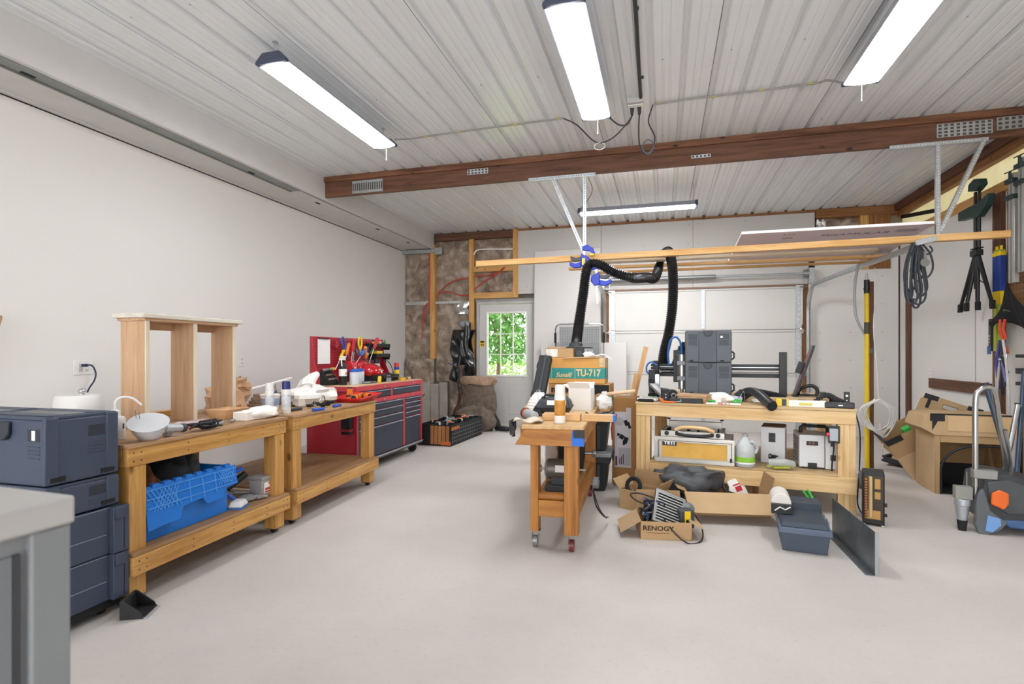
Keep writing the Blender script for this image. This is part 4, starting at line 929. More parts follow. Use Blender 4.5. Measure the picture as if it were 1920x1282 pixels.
part('top_frame', t, M('chest_red_edge', '#c03a48', .4), .003)(lambda m: m.b(-.012, .012, -.01, LN+.01, .825, .875).b(-D, -.012, -.012, -.001, .825, .875).b(-D, -.012, LN+.001, LN+.012, .825, .875))
def drawer(y0, y1, z0, z1, nm='drawer'):
    d = part(nm, t, mdr, .003)(lambda m: m.b(-.011, .004, y0, y1, z0, z1))
    part('handle', d, mtrim, .002)(lambda m: m.b(.004, .014, y0+.005, y1-.005, z1-.012, z1-.001))
drawer(.04, .70, .745, .815); drawer(.75, 1.47, .745, .815)
part('front_rail', t, M('chest_red_edge', '#c03a48', .4), .003)(lambda m: m.b(-.012, .008, .0, LN, .69, .735).b(-.012, .006, .705, .745, .735, .825).b(-.012, .006, 1.475, LN, .735, .825))
part('divider', t, mred, .003)(lambda m: m.b(-.012, .006, 1.0, 1.05, .14, .69).b(-.012, .006, 1.475, LN, .14, .69).b(-.012, .006, 0, .035, .14, .69))
for z0, z1 in ((.625, .685), (.545, .615), (.455, .535)): drawer(.04, .995, z0, z1)
drawer(.04, .995, .145, .445)
for z0, z1 in ((.64, .683), (.585, .628), (.53, .573), (.475, .518)): drawer(1.055, 1.47, z0, z1)
drawer(1.055, 1.47, .145, .46, 'cupboard_door')
for k in (.55, 1.25):
    part('rivet', t, steel)(lambda m: m.cyl((.012, k, .85), (.0145, k, .85), .012, n=12).cyl((.008, k, .712), (.0105, k, .712), .012, n=12))
for xx in (-.47, -.08):
    for yy in (.10, LN-.10): part('caster', t, rub, .002)(lambda m: m.cyl((xx, yy-.02, .05), (xx, yy+.02, .05), .05, n=20).b(xx-.02, xx+.02, yy-.028, yy+.028, .05, .10))
pg = part('pegboard', t, M('peg_red', '#a81d30', .45, var=.05), .002)(lambda m: m.b(-D, -D+.012, .06, 1.50, .88, 1.37))
def ph(m):
    for i in range(50):
        for j in range(14): m.c(-D+.0125, .10+i*.028, .94+j*.03, .002, .009, .009)
tag(part('peg_holes', pg, M('peg_hole', '#4a0e16', .7))(ph), kind='stuff')
part('gusset', t, mred, .002)(lambda m: m.prism([(-D, 1.37), (-D+.03, 1.37), (-D+.05, 1.1), (-D+.16, .88), (-D, .88)], 'y', .05, .06))
part('gusset', t, mred, .002)(lambda m: m.prism([(-D, 1.37), (-D+.03, 1.37), (-D+.05, 1.1), (-D+.16, .88), (-D, .88)], 'y', 1.5, 1.51))

ZK = .8805; CX = -2.85; CY = 4.60
t = thing('paper_sheet', 'blank white sheet clipped to the red pegboard', 'paper', (-3.385, 4.85, 1.09))
part('sheet', t, paper, .001)(lambda m: m.b(0, .004, -.105, .105, 0, .255))
part('clip', t, blk, .002)(lambda m: m.b(.0, .012, -.09, .07, .255, .268).cyl((.006, -.1, .262), (.006, -.1, .275), .004))
t = thing('fire_extinguisher', 'small black canister with white pump head and paper label', 'canister', (-3.10, 4.76, ZK))
part('cylinder', t, blk)(lambda m: m.lathe([(0, 0), (.036, 0), (.039, .006), (.039, .19), (.03, .215), (.018, .225), (0, .225)], 24))
part('label', t, paper)(lambda m: m.lathe([(.0395, .09), (.0395, .16)], 24))
part('label_stripe', t, M('label_mark_red', '#b03a3a', .5))(lambda m: m.b(.034, .0402, -.012, .0, .10, .13))
part('neck', t, blk)(lambda m: m.cyl((0, 0, .22), (0, 0, .25), .02))
part('pump_head', t, wht, .003)(lambda m: m.b(-.015, .02, -.05, .02, .25, .268).b(-.012, .012, -.04, .045, .275, .29).b(-.01, .01, -.01, .02, .262, .28))
part('hose', t, wht)(lambda m: m.tube(smoothpath([(.01, -.045, .255), (.02, -.055, .22), (.02, -.05, .19)]), .006, 6))
t = thing('socket_rack', 'black rack of small chrome sockets beside the black canister', 'socket rack', (-3.22, 4.72, ZK), R(0))
part('block', t, blkm, .003)(lambda m: m.prism([(-.05, 0), (.06, 0), (.06, .03), (-.03, .15), (-.05, .15)], 'y', -.10, .06))
def socks(m):
    for j in range(3):
        for i in range(7): m.cyl((.04-.028*j, -.085+.022*i, .055+.04*j), (.052-.028*j, -.085+.022*i, .07+.04*j), .008, n=8)
part('sockets', t, chrome)(socks)
part('ratchets', t, steel, .002)(lambda m: m.b(-.02, .02, -.10, -.05, .15, .165).b(-.02, .02, -.03, .02, .152, .167))
part('yellow_handle', t, yel, .004)(lambda m: m.b(-.015, .02, .03, .06, .15, .175))
jar0 = None
for i, (x, y) in enumerate(((-3.02, 4.84), (-3.06, 4.96), (-3.10, 5.07))):
    if jar0 is None:
        jar0 = thing('storage_jar', '', 'jar', (x, y, ZK), 0, 'white jars with blue lids on the tool chest')
        part('jar', jar0, M('jar_white', '#c9cdd6', .3, var=.05))(lambda m: m.lathe([(0, 0), (.044, 0), (.047, .01), (.047, .125), (.042, .135), (0, .135)], 24))
        part('lid', jar0, M('jar_lid_blue', '#2a56b4', .35))(lambda m: m.lathe([(.049, .13), (.049, .152), (.045, .156), (0, .156)], 24))
        j = jar0
    else: j = copy_tree(jar0, None, None, (x, y, ZK))
    j['label'] = ('white jar with blue lid, nearest the black canister', 'white jar with blue lid, middle of three', 'white jar with blue lid, farthest from the black canister')[i]
def bin_(label, y, z, x=-3.35):
    t = thing('round_bin', label, 'bin', (x, y, z), 0, 'red hanging bins on the pegboard')
    part('shell', t, M('bin_red', '#c2202e', .3, coat=.4), .004)(lambda m: m.prism([(0, 0), (.10, .0), (.13, .04), (.12, .09), (.08, .115), (0, .12)], 'y', -.05, .05))
    part('front_tag', t, M('tag_pale', '#e2c9c9', .5))(lambda m: m.b(.1285, .132, -.02, .02, .025, .05))
bin_('red rounded bin on the pegboard above the jars', 5.18, 1.0); bin_('red rounded bin on the pegboard, second from the jars', 5.30, 1.0); bin_('red rounded bin on the pegboard beside the red helmet', 5.42, 1.0)
def shelf_(label, y0, y1, z, x=-3.385):
    t = thing('pegboard_tray', label, 'tray', (x, (y0+y1)/2, z), 0, 'black trays on the pegboard'); h = (y1-y0)/2
    part('tray', t, blkm, .002)(lambda m: m.obox(0, .10, -h, h, 0, .045, .004))
    part('bracket', t, blkm, .001)(lambda m: m.b(0, .09, -h-.004, -h-.0005, -.03, .02).b(0, .09, h+.0005, h+.004, -.03, .02))
shelf_('upper black tray of small parts on the pegboard', 5.66, 6.08, 1.27); shelf_('lower black tray under the yellow box on the pegboard', 5.74, 6.08, 1.15)
rnd = random.Random(11)
cols = ['#c8202c', '#e0b81e', '#2450a8', '#d8681c', '#b8b8bc', '#2a2a2e', '#3c8a4a']
for i in range(7):
    y = 5.70+.055*i; t = thing('parts_bottle', ('red', 'yellow', 'blue', 'orange', 'pale grey', 'black', 'green')[i]+' small bottle in the upper pegboard tray', 'bottle', (-3.335, y, 1.275), 0, 'assorted small bottles in the upper pegboard tray')
    r = .014+.006*rnd.random(); h = .06+.04*rnd.random()
    part('bottle', t, M('bottle_'+cols[i % 7], cols[i % 7], .4))(lambda m: m.lathe([(0, 0), (r, 0), (r, h*.7), (r*.5, h*.8), (0, h*.8)], 12))
    part('cap', t, M('cap_'+cols[(i*3+2) % 7], cols[(i*3+2) % 7], .4))(lambda m: m.lathe([(r*.55, h*.78), (r*.55, h), (0, h)], 10))
tools = ['screwdriver with a yellow handle', 'screwdriver with an orange handle', 'screwdriver with a red handle', 'pliers with blue grips', 'pliers with red grips', 'screwdriver with a blue handle', 'screwdriver with a black handle', 'pliers with yellow grips', 'hand scraper with an orange grip', 'screwdriver with a grey handle', 'pliers with black grips', 'driver with a red grip and long shaft']
tcol = ['#e2c41c', '#e0761c', '#bb2230', '#2a5cae', '#b5222e', '#2f62ba', '#26262a', '#e8cf2c', '#e27c24', '#8e8e90', '#222226', '#bf2734']
for i, (nm, c_) in enumerate(zip(tools, tcol)):
    y = 5.06+.048*i; z = 1.11+.035*((i*5) % 4)
    pl = 'pliers' in nm
    t = thing('pliers' if pl else 'screwdriver', nm+' hanging in the pegboard tool cluster', 'pliers' if pl else 'screwdriver', (-3.345+.05*(i % 3), y, z), rot=(R(-45+22*(i % 5)), R(8*(i % 3)-8), 0))
    mm = M('grip_'+c_, c_, .4); t.scale = (1.3, 1.3, 1.3)
    if pl:
        for s_ in (-1, 1): part('grip', t, mm)(lambda m: m.tube(smoothpath([(0, .006*s_, .02), (0, .025*s_, .07), (0, .018*s_, .13)]), .008, 8))
        part('jaws', t, steel, .002)(lambda m: m.taper(0, 0, -.05, .025, .012, .012, .016, .03))
    else:
        part('handle', t, mm)(lambda m: m.lathe([(0, .03), (.012, .032), (.016, .06), (.013, .09), (.017, .125), (.008, .14), (0, .14)], 12))
        part('shaft', t, steel)(lambda m: m.cyl((0, 0, .035), (0, 0, -.09 if i != 11 else -.16), .0035, n=8))
t = thing('hex_key_set', 'fanned set of red handled hex keys by the white sheet', 'hex keys', (-3.375, 5.04, 1.25))
for k in range(7): part('key', t, M('key_red', '#a8303c', .35, .3))(lambda m: m.at((0, 0, 0), (R(-60+20*k), 0, 0)).cyl((.008, 0, .0), (.008, 0, .085), .004, n=6).cyl((.008, 0, .085), (.03, 0, .085), .004, n=6))
t = thing('parts_box', 'bright yellow parts box on the lower pegboard tray', 'box', (-3.335, 5.83, 1.155))
part('box', t, yel, .004)(lambda m: m.b(-.045, .045, -.07, .07, 0, .06))
part('lid', t, M('lid_yellow', '#f0d63a', .4), .003)(lambda m: m.b(-.047, .047, -.072, .072, .061, .072))
t = thing('glue_jar', 'clear jar with black lid standing before the lower tray', 'jar', (-3.20, 5.60, ZK+.11))
part('jar', t, M('jar_grey', '#b4b8bd', .2, var=.05))(lambda m: m.lathe([(0, 0), (.035, 0), (.035, .085), (.03, .095), (0, .095)], 20))
part('lid', t, blk)(lambda m: m.lathe([(.034, .09), (.034, .14), (0, .142)], 20))
t = thing('black_tray', 'black tool tray at the middle of the chest top', 'tray', (-3.14, 5.52, ZK))
part('tray', t, blkm, .006)(lambda m: m.prism([(-.16, 0), (.12, 0), (.16, .06), (.16, .075), (-.16, .1), (-.16, .0)], 'y', -.24, .22))
part('handle', t, blk, .004)(lambda m: m.tube([(.17, -.16, .05), (.195, -.14, .055), (.195, .12, .055), (.17, .14, .05)], .008, 8))
t = thing('red_helmet', 'glossy red hard shell lying on the black tray', 'helmet', (-3.17, 5.42, ZK+.09))
part('shell', t, M('gloss_red', '#c01420', .15, coat=.8), ang=60)(lambda m: m.at((0, 0, .01), (0, R(14), R(20))).sph((0, 0, .02), (.13, .19, .085), 24, 12))
part('brim', t, M('gloss_red', '#c01420', .15, coat=.8), .003)(lambda m: m.at((.0, .05, .0), (R(-6), R(10), R(20))).lathe([(0, 0), (.15, 0), (.155, .006), (.15, .012), (0, .02)], 28))
part('highlight_streak', t, M('painted_highlight', '#e8d8d8', .3))(lambda m: m.at((0, 0, .01), (0, R(14), R(20))).tube([(.10, -.13, .065), (.125, -.05, .055), (.12, .04, .06)], .004, 6))  # pale streak paints a gloss highlight onto the red shell
spray('blue spray can with yellow label and red cap on the chest', -3.07, 5.84, ZK, .032, .205, M('can_blue', '#1f3f98', .35), M('cap_red', '#c42a2c', .4), M('can_yellow', '#e6c420', .4))
t = thing('tape_measure', 'yellow tape measure at the chest front edge', 'tape measure', (-2.96, 5.24, ZK), R(20))
part('case', t, yel, .008)(lambda m: m.cyl((-.018, 0, .036), (.018, 0, .036), .035, n=20).b(-.018, .018, -.035, .02, 0, .035))
part('face', t, blk)(lambda m: m.cyl((.018, 0, .036), (.0195, 0, .036), .018, n=18))
t = thing('tape_roll', 'small orange yellow roll before the blue spray can', 'tape', (-2.97, 5.78, ZK))
part('roll', t, M('amber_tape', '#d9a824', .4), .003)(lambda m: m.cyl((0, 0, 0), (0, 0, .032), .045, n=24))
part('core', t, blk)(lambda m: m.cyl((0, 0, .032), (0, 0, .0335), .022, n=20))
t = thing('glass_bottles', 'pair of small glass bottles beside the tape measure', 'bottles', (-2.98, 5.45, ZK))
for k in range(2): part('bottle', t, M('grey_glass', '#9aa0a8', .15))(lambda m: m.lathe([(0, 0), (.018, 0), (.018, .05), (.009, .06), (.009, .075), (0, .075)], 14, (0, .05*k, 0)))
def scrap(label, x, y, z, cs, seed, n=5, sp=.1):
    t = thing('hardware_clutter', label, 'hardware', (x, y, z), 0, 'loose hardware on the chest'); rnd = random.Random(seed)
    for k in range(n):
        c_ = cs[k % len(cs)]; a = rnd.uniform(0, 3); px, py = rnd.uniform(-sp*.5, sp*.5), -sp+2*sp*(k+.5)/n
        if k % 2: part('piece', t, M('clut_'+c_, c_, .4), .003)(lambda m: m.at((px, py, 0), (0, 0, a)).b(-.035, .035, -.012, .012, .0, .02+.015*rnd.random()))
        else: part('piece', t, M('clut_'+c_, c_, .4))(lambda m: m.at((px, py, .012), (0, 0, a)).cyl((-.04, 0, 0), (.045, 0, 0), .011, n=10))
scrap('grey wrenches and blue bits left of the tape measure', -2.97, 5.05, ZK, ['#77787c', '#5a5c60', '#2a4fa0', '#a9a9ad'], 3)
scrap('white clamps and brown rags at the right end of the chest', -3.05, 6.02, ZK, ['#d8d6d2', '#9a7048', '#6e6f72', '#c9b490'], 5, 6, .08)
t = thing('hand_sander', 'white and black hand grinder near the right chest corner', 'grinder', (-3.16, 5.98, ZK), R(30))
part('body', t, wht, .006)(lambda m: m.cyl((0, -.08, .03), (0, .05, .06), .026, .032, 16))
part('head', t, blk, .004)(lambda m: m.cyl((0, .06, .03), (0, .07, .09), .03, n=16))
t = thing('phone_cables', 'black charger leads rising behind the chest corner', 'cable', (-3.36, 6.14, ZK))
part('lead', t, blk)(lambda m: m.tube(smoothpath([(0, 0, .0), (.0, -.02, .1), (-.01, -.03, .2)]), .006, 6).tube(smoothpath([(.04, .06, .0), (.03, .09, .1), (.0, .05, .2), (-.02, -.01, .235)]), .005, 6))
part('plug', t, blk, .003)(lambda m: m.c(-.01, -.03, .21, .016, .018, .04).c(-.02, -.02, .236, .016, .04, .016))
t = thing('side_tool_rack', 'grey clamp pliers hanging on the chest right end', 'tool rack', (-2.98, 6.125, .60), R(1))
for k in range(3): part('clamp', t, (lgrey, blk, steel)[k], .003)(lambda m: m.prism([(-.02, 0), (.10, .06), (.12, .10), (.0, .05), (-.03, .16), (-.05, .15)], 'y', .01+.03*k, .03+.03*k))
part('rail', t, blk, .002)(lambda m: m.b(-.05, .05, .0, .012, .10, .12))
t = thing('hanging_pouch', 'dark bottle pouch hanging on the chest left end', 'pouch', (-2.93, 4.595, .42))
part('pouch', t, blkm, .01)(lambda m: m.b(-.04, .055, -.075, -.012, 0, .19))
part('bottle', t, M('grey_bottle', '#8b8f96', .3))(lambda m: m.lathe([(0, .18), (.026, .18), (.026, .25), (.012, .27), (0, .27)], 14, (.01, -.042, 0)))
part('strap', t, M('strap_red', '#8c2630', .7))(lambda m: m.b(-.045, .058, -.078, -.010, .03, .05))

# ================================================================== cluttered corner by the entry door
t = thing('long_crate', 'long low crate of slatted wood and black mesh in the corner', 'crate', (-2.86, 6.46, 0), R(-2))
part('shell', t, blkm, .004)(lambda m: m.obox(-.24, .24, 0, 1.12, 0, .27, .01))
for k in range(5): part('slat', t, WOOD('crate_slat', '#b07a4a', '#8a5a32', 'z', knots=False), .002)(lambda m: m.b(-.05+.055*k, -.005+.055*k, -.012, -.001, .02, .26))
part('corner_board', t, M('crate_orange', '#b8622c', .6), .002)(lambda m: m.b(.10, .24, -.02, -.013, .015, .06).b(.241, .247, .0, .25, .2, .24))
def mesh(m):
    for k in range(16): m.bar((.243, .03+.068*k, .02), (.243, .06+.068*k, .25), .006, .006, (1, 0, 0))
    for z in (.05, .1, .15, .2): m.b(.241, .247, .02, 1.1, z, z+.006)
part('wire_mesh', t, M('mesh_grey', '#77787a', .4, .6))(mesh)
part('cover_sheet', t, blkm)(lambda m: m.b(-.23, .23, .01, 1.11, .225, .235))
rnd = random.Random(17)
for i in range(14):
    x = -2.86+rnd.uniform(-.16, .17); y = 6.56+.07*i
    c_ = thing('tool_battery', 'black and white tool battery with '+('grey', 'orange', 'steel')[i % 3]+' rail, '+('first', 'second', 'third', 'fourth', 'fifth', 'sixth', 'seventh', 'eighth', 'ninth', 'tenth', 'eleventh', 'twelfth', 'thirteenth', 'last')[i]+' from the near crate end', 'battery', (x, y, .237), rnd.uniform(0, 3), 'tool batteries piled on the long crate')
    part('pack', c_, blk, .006)(lambda m: m.b(-.05, .05, -.03, .03, 0, .05))
    part('stripe', c_, wht, .002)(lambda m: m.b(-.051, .051, -.012, .012, .018, .0515))
    part('rail', c_, (lgrey, org, steel)[i % 3], .002)(lambda m: m.b(-.03, .03, -.02, .02, .052, .062))
t = thing('cable_bundle', 'bundle of dark and rusty cables hanging down the corner wall', 'cable', (-3.28, 8.55, 1.0))
for k, c_ in enumerate(('#2c2a2a', '#7a4a2e', '#34383e', '#8a5a38', '#26323c')):
    part('strand', t, M('strand_%d' % k, c_, .6, var=.3, scale=12))(lambda m: m.tube(smoothpath([(.0+.03*k-.06, .0, 0), (-.02+.04*math.sin(k), -.03, -.25), (.03*math.cos(2*k), -.08, -.5), (-.03+.02*k, -.2, -.72), (.04*k-.05, -.3, -.86)]), .016, 7))
t = thing('plastic_sheeting', 'torn black plastic sheeting hanging on the insulation', 'plastic sheet', (-3.36, 8.66, 1.2))
def shee(u, v): return (-.2+.4*u+.05*math.sin(6*v)+.1*v, -.03*math.sin(9*u+4*v)-.03*math.sin(14*v+3*u), -.45+.85*v-.14*u*(1-v))
part('sheet', t, M('black_film', '#17181a', .2, spec=.7), ang=60, solid=.002)(lambda m: m.grid(14, 18, shee))
part('folded_edge', t, M('film_grey', '#55585c', .3))(lambda m: m.tube([(-.2, -.05, -.17), (-.1, -.06, -.2), (.0, -.06, -.24), (.04, -.07, -.05)], .012, 6))
part('upper_strip', t, M('black_film', '#17181a', .2, spec=.7), ang=60, solid=.002)(lambda m: m.grid(8, 10, lambda u, v: (.06+.14*u-.03*math.sin(5*v), -.05-.02*math.sin(8*u+6*v), -.1+.62*v)))
part('grey_cap', t, M('film_blue_grey', '#8a9098', .3), ang=60)(lambda m: m.sph((.1, -.03, .5), (.1, .04, .06), 12, 8))
mfl = M('fibre_brown', '#6e6156', .95, var=.35, scale=14, bump=1., bscale=30)
t = thing('insulation_batts', 'slumped brown insulation batts piled beside the entry door', 'insulation', (-2.86, 8.15, 0))
part('batt', t, mfl, ang=60)(lambda m: lump(m, (0, .1, .36), (.27, .2, .42), 41, .1, 26, 16, sq=.55))
part('batt', t, M('fibre_pinkish', '#a58872', .95, var=.3, scale=18, bump=1., bscale=40), ang=60)(lambda m: lump(m, (-.02, .1, .755), (.3, .2, .075), 43, .14, 26, 10, sq=.5))
part('batt', t, mfl, ang=60)(lambda m: lump(m, (.06, -.25, .16), (.3, .2, .2), 47, .22, 24, 12, sq=.7))
t = thing('work_boot', 'black rubber boot lying by the insulation pile', 'boot', (-2.40, 7.92, 0), R(-15))
part('foot', t, blk, ang=60)(lambda m: m.sph((.03, 0, .045), (.13, .055, .045), 18, 9, .7))
part('shaft', t, blkm, ang=60)(lambda m: m.tube([(-.05, 0, .06), (-.10, .03, .13), (-.16, .06, .19), (-.21, .08, .22)], .06, 14, rf=lambda i: (.055, .06, .06, .055)[i]))
part('sole', t, M('pale_sole', '#9a9a96', .7), .003)(lambda m: m.b(-.10, .16, -.052, .052, 0, .012))
# ================================================================== things leaning on the far wall
t = thing('loose_drywall', 'tall loose drywall sheet leaning beside the entry door', 'drywall sheet', (-1.5, 8.66, 0))
part('sheet', t, M('drywall_face', '#d2cfcc', .85, var=.02, scale=2), .002)(lambda m: m.at((0, 0, 0), (R(-2), 0, 0)).b(-.56, .53, 0, .013, .0, 2.9))
part('paper_edge', t, M('drywall_edge', '#b5b1ac', .85))(lambda m: m.at((0, 0, 0), (R(-2), 0, 0)).b(-.565, -.56, -.001, .014, .0, 2.9).b(-.56, .53, -.001, .014, 2.9, 2.905))
t = thing('drywall_offcut', 'short drywall offcut leaning below the mesh cart deck', 'drywall sheet', (-1.23, 8.52, 0))
part('sheet', t, M('drywall_face', '#d2cfcc', .85, var=.02, scale=2), .002)(lambda m: m.at((0, 0, 0), (R(-3), 0, 0)).b(-.68, .68, 0, .013, 0, 1.37))
part('paper_edge', t, M('drywall_edge', '#b5b1ac', .85))(lambda m: m.at((0, 0, 0), (R(-3), 0, 0)).b(.68, .686, -.001, .014, 0, 1.37))
t = thing('platform_cart', 'upended platform cart with grey mesh deck and tube handle', 'cart', (-1.26, 8.40, 0))
part('frame', t, chrome)(lambda m: m.tube([(-.38, 0, 0), (-.38, 0, 1.58), (-.36, 0, 1.63), (-.31, 0, 1.655), (.31, 0, 1.655), (.36, 0, 1.63), (.38, 0, 1.58), (.38, 0, 0)], .013, 8))
part('grip', t, rub)(lambda m: m.cyl((-.38, 0, 1.36), (-.38, 0, 1.52), .019, n=12).cyl((.38, 0, 1.36), (.38, 0, 1.52), .019, n=12))
part('deck', t, M('deck_grey', '#a3a5a5', .5, .4, var=.05), .003)(lambda m: m.b(-.32, .32, .01, .025, .75, 1.62))
part('lower_deck', t, M('deck_dark_grey', '#808384', .5, .3), .003)(lambda m: m.b(-.30, .31, .0, .011, .75, 1.37))
def dk(m):
    for i in range(22): m.b(-.305+.0285*i, -.299+.0285*i, .004, .010, 1.38, 1.61)
    for j in range(9): m.b(-.31, .31, .005, .0105, 1.385+.026*j, 1.39+.026*j)
tag(part('deck_mesh', t, M('mesh_shadow', '#77797a', .6))(dk), kind='stuff')
text('POWER', .13, M('deck_letter', '#a7a9aa', .5), t, (.0, -.002, 1.21), FRONT, bold=.004)

# ================================================================== black totes, boxes on top
def tote(label, z, h, x=-.72, y=4.90):
    t = thing('storage_tote', label, 'tote', (x, y, z), R(2), 'black totes with grey lids')
    part('tub', t, blk, .008)(lambda m: m.taper(0, 0, 0, h-.05, .46, .36, .52, .42))
    part('rim', t, blk, .006)(lambda m: m.b(-.275, .275, -.22, .22, h-.10, h-.045))
    part('lid', t, M('lid_grey', '#85888b', .5), .008)(lambda m: m.b(-.285, .285, -.23, .23, h-.045, h-.012).b(-.24, .24, -.19, .19, h-.012, h))
    part('latch', t, blk, .004)(lambda m: m.b(.283, .295, -.05, .05, h-.10, h-.02))
    part('ribs', t, M('tote_rib_dark', '#2a2b2e', .5), .003)(lambda m: [m.b(-.2+.12*k, -.17+.12*k, -.213, -.17, .02, h-.11) for k in range(4)])
tote('lower black tote with grey lid standing on the floor', 0, .345); tote('upper black tote with grey lid beneath the printed boxes', .346, .345)
mteal = M('teal_print', '#2f8a86', .7, var=.12, scale=18); mcream = M('cream_print', '#dcc48c', .75); mkraft = M('old_kraft', '#cf9a55', .85, var=.10, scale=5); mgrn = M('green_print', '#2f7a58', .75, var=.1)
t = thing('speaker_carton', 'worn kraft carton with teal band lettered TU-717', 'box', (-.735, 4.72, .932), R(1))
part('carton', t, mkraft, .004)(lambda m: m.b(-.25, .25, 0, .34, 0, .225))
part('band', t, mteal)(lambda m: m.b(-.2505, .2505, -.002, .3, .045, .138))
part('band_line', t, mcream)(lambda m: m.b(-.222, -.219, -.003, -.002, .045, .138).b(-.012, -.009, -.003, -.002, .045, .138))
part('flap', t, cardb2, .001)(lambda m: m.at((-.02, .05, .228), (R(4), R(-2), R(3))).b(-.10, .22, -.07, .2, 0, .004))
part('torn_corner', t, M('torn_paper', '#c9b08a', .9, var=.3, scale=25))(lambda m: m.b(.20, .2515, -.003, .0, .15, .224).b(.2502, .2525, .0, .22, .14, .224))
part('tape', t, M('old_tape', '#8f8f84', .4))(lambda m: m.b(.2502, .2532, .12, .18, .0, .14))
text('Sunsill', .055, mcream, t, (-.115, -.0035, .075), FRONT, shear=.35, bold=.001); text('TU-717', .085, mcream, t, (.105, -.0035, .092), FRONT, sx=.8, bold=.002)
t = thing('lower_carton', 'kraft carton with green band beneath the TU-717 carton', 'box', (-.715, 4.73, .692), R(-1))
part('carton', t, M('kraft_pale', '#c2935c', .85, var=.1, scale=5), .004)(lambda m: m.b(-.27, .27, 0, .34, 0, .238))
part('band', t, mgrn)(lambda m: m.b(-.2705, .2705, -.002, .3, .03, .125))
part('black_panel', t, blkm)(lambda m: m.b(.13, .265, -.003, 0, .13, .232))
text('memo', .075, blkm, t, (-.15, -.003, .185), FRONT, bold=.004); text('717', .08, mcream, t, (.18, -.0035, .077), FRONT, sx=.8, bold=.002)
t = thing('small_carton', 'small torn tan carton on top of the TU-717 carton', 'box', (-.90, 4.80, 1.158), R(3))
part('carton', t, cardb, .003)(lambda m: m.b(-.12, .13, -.05, .13, 0, .085))
part('torn_label', t, M('torn_label_white', '#dcd6ce', .85, var=.25, scale=30))(lambda m: m.b(-.115, -.01, -.0515, -.05, .008, .08))
part('lid_flap', t, cardb, .001)(lambda m: m.at((.0, -.05, .086), (R(6), 0, 0)).b(-.11, .06, 0, .12, 0, .003))
t = thing('power_adapter', 'black adapter block next to the small torn carton', 'adapter', (-.722, 4.84, 1.162), R(0))
part('block', t, blk, .005)(lambda m: m.b(-.035, .035, -.04, .05, 0, .085))
part('label', t, dgrey)(lambda m: m.b(-.025, .025, -.0412, -.04, .02, .06))
t = thing('tissue_wad', 'crumpled white tissue on the TU-717 carton', 'tissue', (-.635, 4.80, 1.168))
part('wad', t, paper, ang=20)(lambda m: lump(m, (0, 0, .02), (.05, .03, .022), 61, .4, 12, 7))
part('tail', t, paper)(lambda m: m.tube(smoothpath([(.0, .0, .02), (.06, .0, .012), (.13, .0, .02), (.2, -.02, -.02)]), .005, 6))
# tall printed cardboard box beside the totes
t = thing('tall_carton', 'tall brown carton with grey product print beside the large workbench', 'box', (-.345, 5.05, 0), R(-4))
part('carton', t, M('brown_carton', '#a97a48', .85, var=.08, scale=4), .003)(lambda m: m.b(-.11, .11, 0, .28, 0, .79))
part('print_panel', t, M('print_grey', '#c4bfc2', .7))(lambda m: m.b(-.085, .065, -.0025, 0, .15, .66).b(.02, .065, -.0026, -.0005, .66, .70))
part('print_shapes', t, blkm)(lambda m: [m.at((px, 0, pz), (0, R(a), 0)).b(-w, w, -.004, -.0025, -h, h) for px, pz, w, h, a in ((.02, .56, .016, .026, -20), (.045, .54, .012, .03, -20), (-.02, .43, .02, .02, 30), (.015, .40, .02, .03, 20), (-.05, .45, .012, .012, 10), (.0, .37, .01, .014, 15))])
part('print_disc', t, M('print_mid_grey', '#aaa6a8', .7))(lambda m: m.cyl((-.04, -.0025, .57), (-.04, -.0035, .57), .04, n=24))
part('print_block', t, M('print_mid_grey', '#aaa6a8', .7))(lambda m: m.b(-.05, .062, -.0032, -.0025, .17, .33))
mtx = M('print_maroon', '#5a2440', .7)
part('print_text', t, mtx)(lambda m: [m.b(-.042+.016*k, -.034+.016*k, -.004, -.003, .18, .18+.05+.02*((k*7) % 3)) for k in range(3)] + [m.b(-.078, -.062, -.004, -.0025, .165, .25)])
part('ribbon', t, M('ribbon_red', '#c8344a', .6), ang=60)(lambda m: lump(m, (-.10, -.02, .62), (.035, .02, .025), 66, .5, 10, 7, flat=False).tube([(-.10, -.02, .6), (-.112, -.02, .5), (-.105, -.02, .40)], .006, 6))
def stick(label, p, q, w, h):
    o = thing('wood_offcut', label, 'offcut', p, 0, 'wood sticks standing behind the tall carton')
    part('stick', o, pine('z'), .001)(lambda m: m.bar((0, 0, 0), Vector(q)-Vector(p), w, h, (0, 1, 0)))
    part('end_grain', o, WOOD('end_grain', '#c49a68', '#a57a4a', 'x'), .0)(lambda m: m.bar(Vector(q)-Vector(p), (Vector(q)-Vector(p))*1.002, w*.98, h*.98, (0, 1, 0)))
stick('taller of two pine sticks leaning behind the tall carton', (-.45, 5.44, 0), (-.16, 5.46, 1.26), .045, .018)
stick('shorter of two pine sticks leaning behind the tall carton', (-.43, 5.40, 0), (-.25, 5.41, 1.0), .04, .018)
t = thing('rifle_case', 'narrow black hard case leaning from the cart against the cartons', 'case', (-.985, 4.24, .772), rot=(R(-34), R(3), 0))
part('shell', t, blk, .012)(lambda m: m.b(-.06, .05, -.0, .03, .0, .50))
part('shell', t, blk, .012)(lambda m: m.b(-.06, .05, .032, .062, .0, .50))
part('ridge', t, dgrey, .003)(lambda m: m.b(-.008, .008, -.005, .0, .03, .50))
for zz in (.10, .38): part('latch', t, blk, .003)(lambda m: m.b(-.068, -.06, .015, .048, zz, zz+.05))
t = thing('ribbed_shade', 'white ribbed dome at the left edge of the cart top', 'lampshade', (-.90, 3.98, .771))
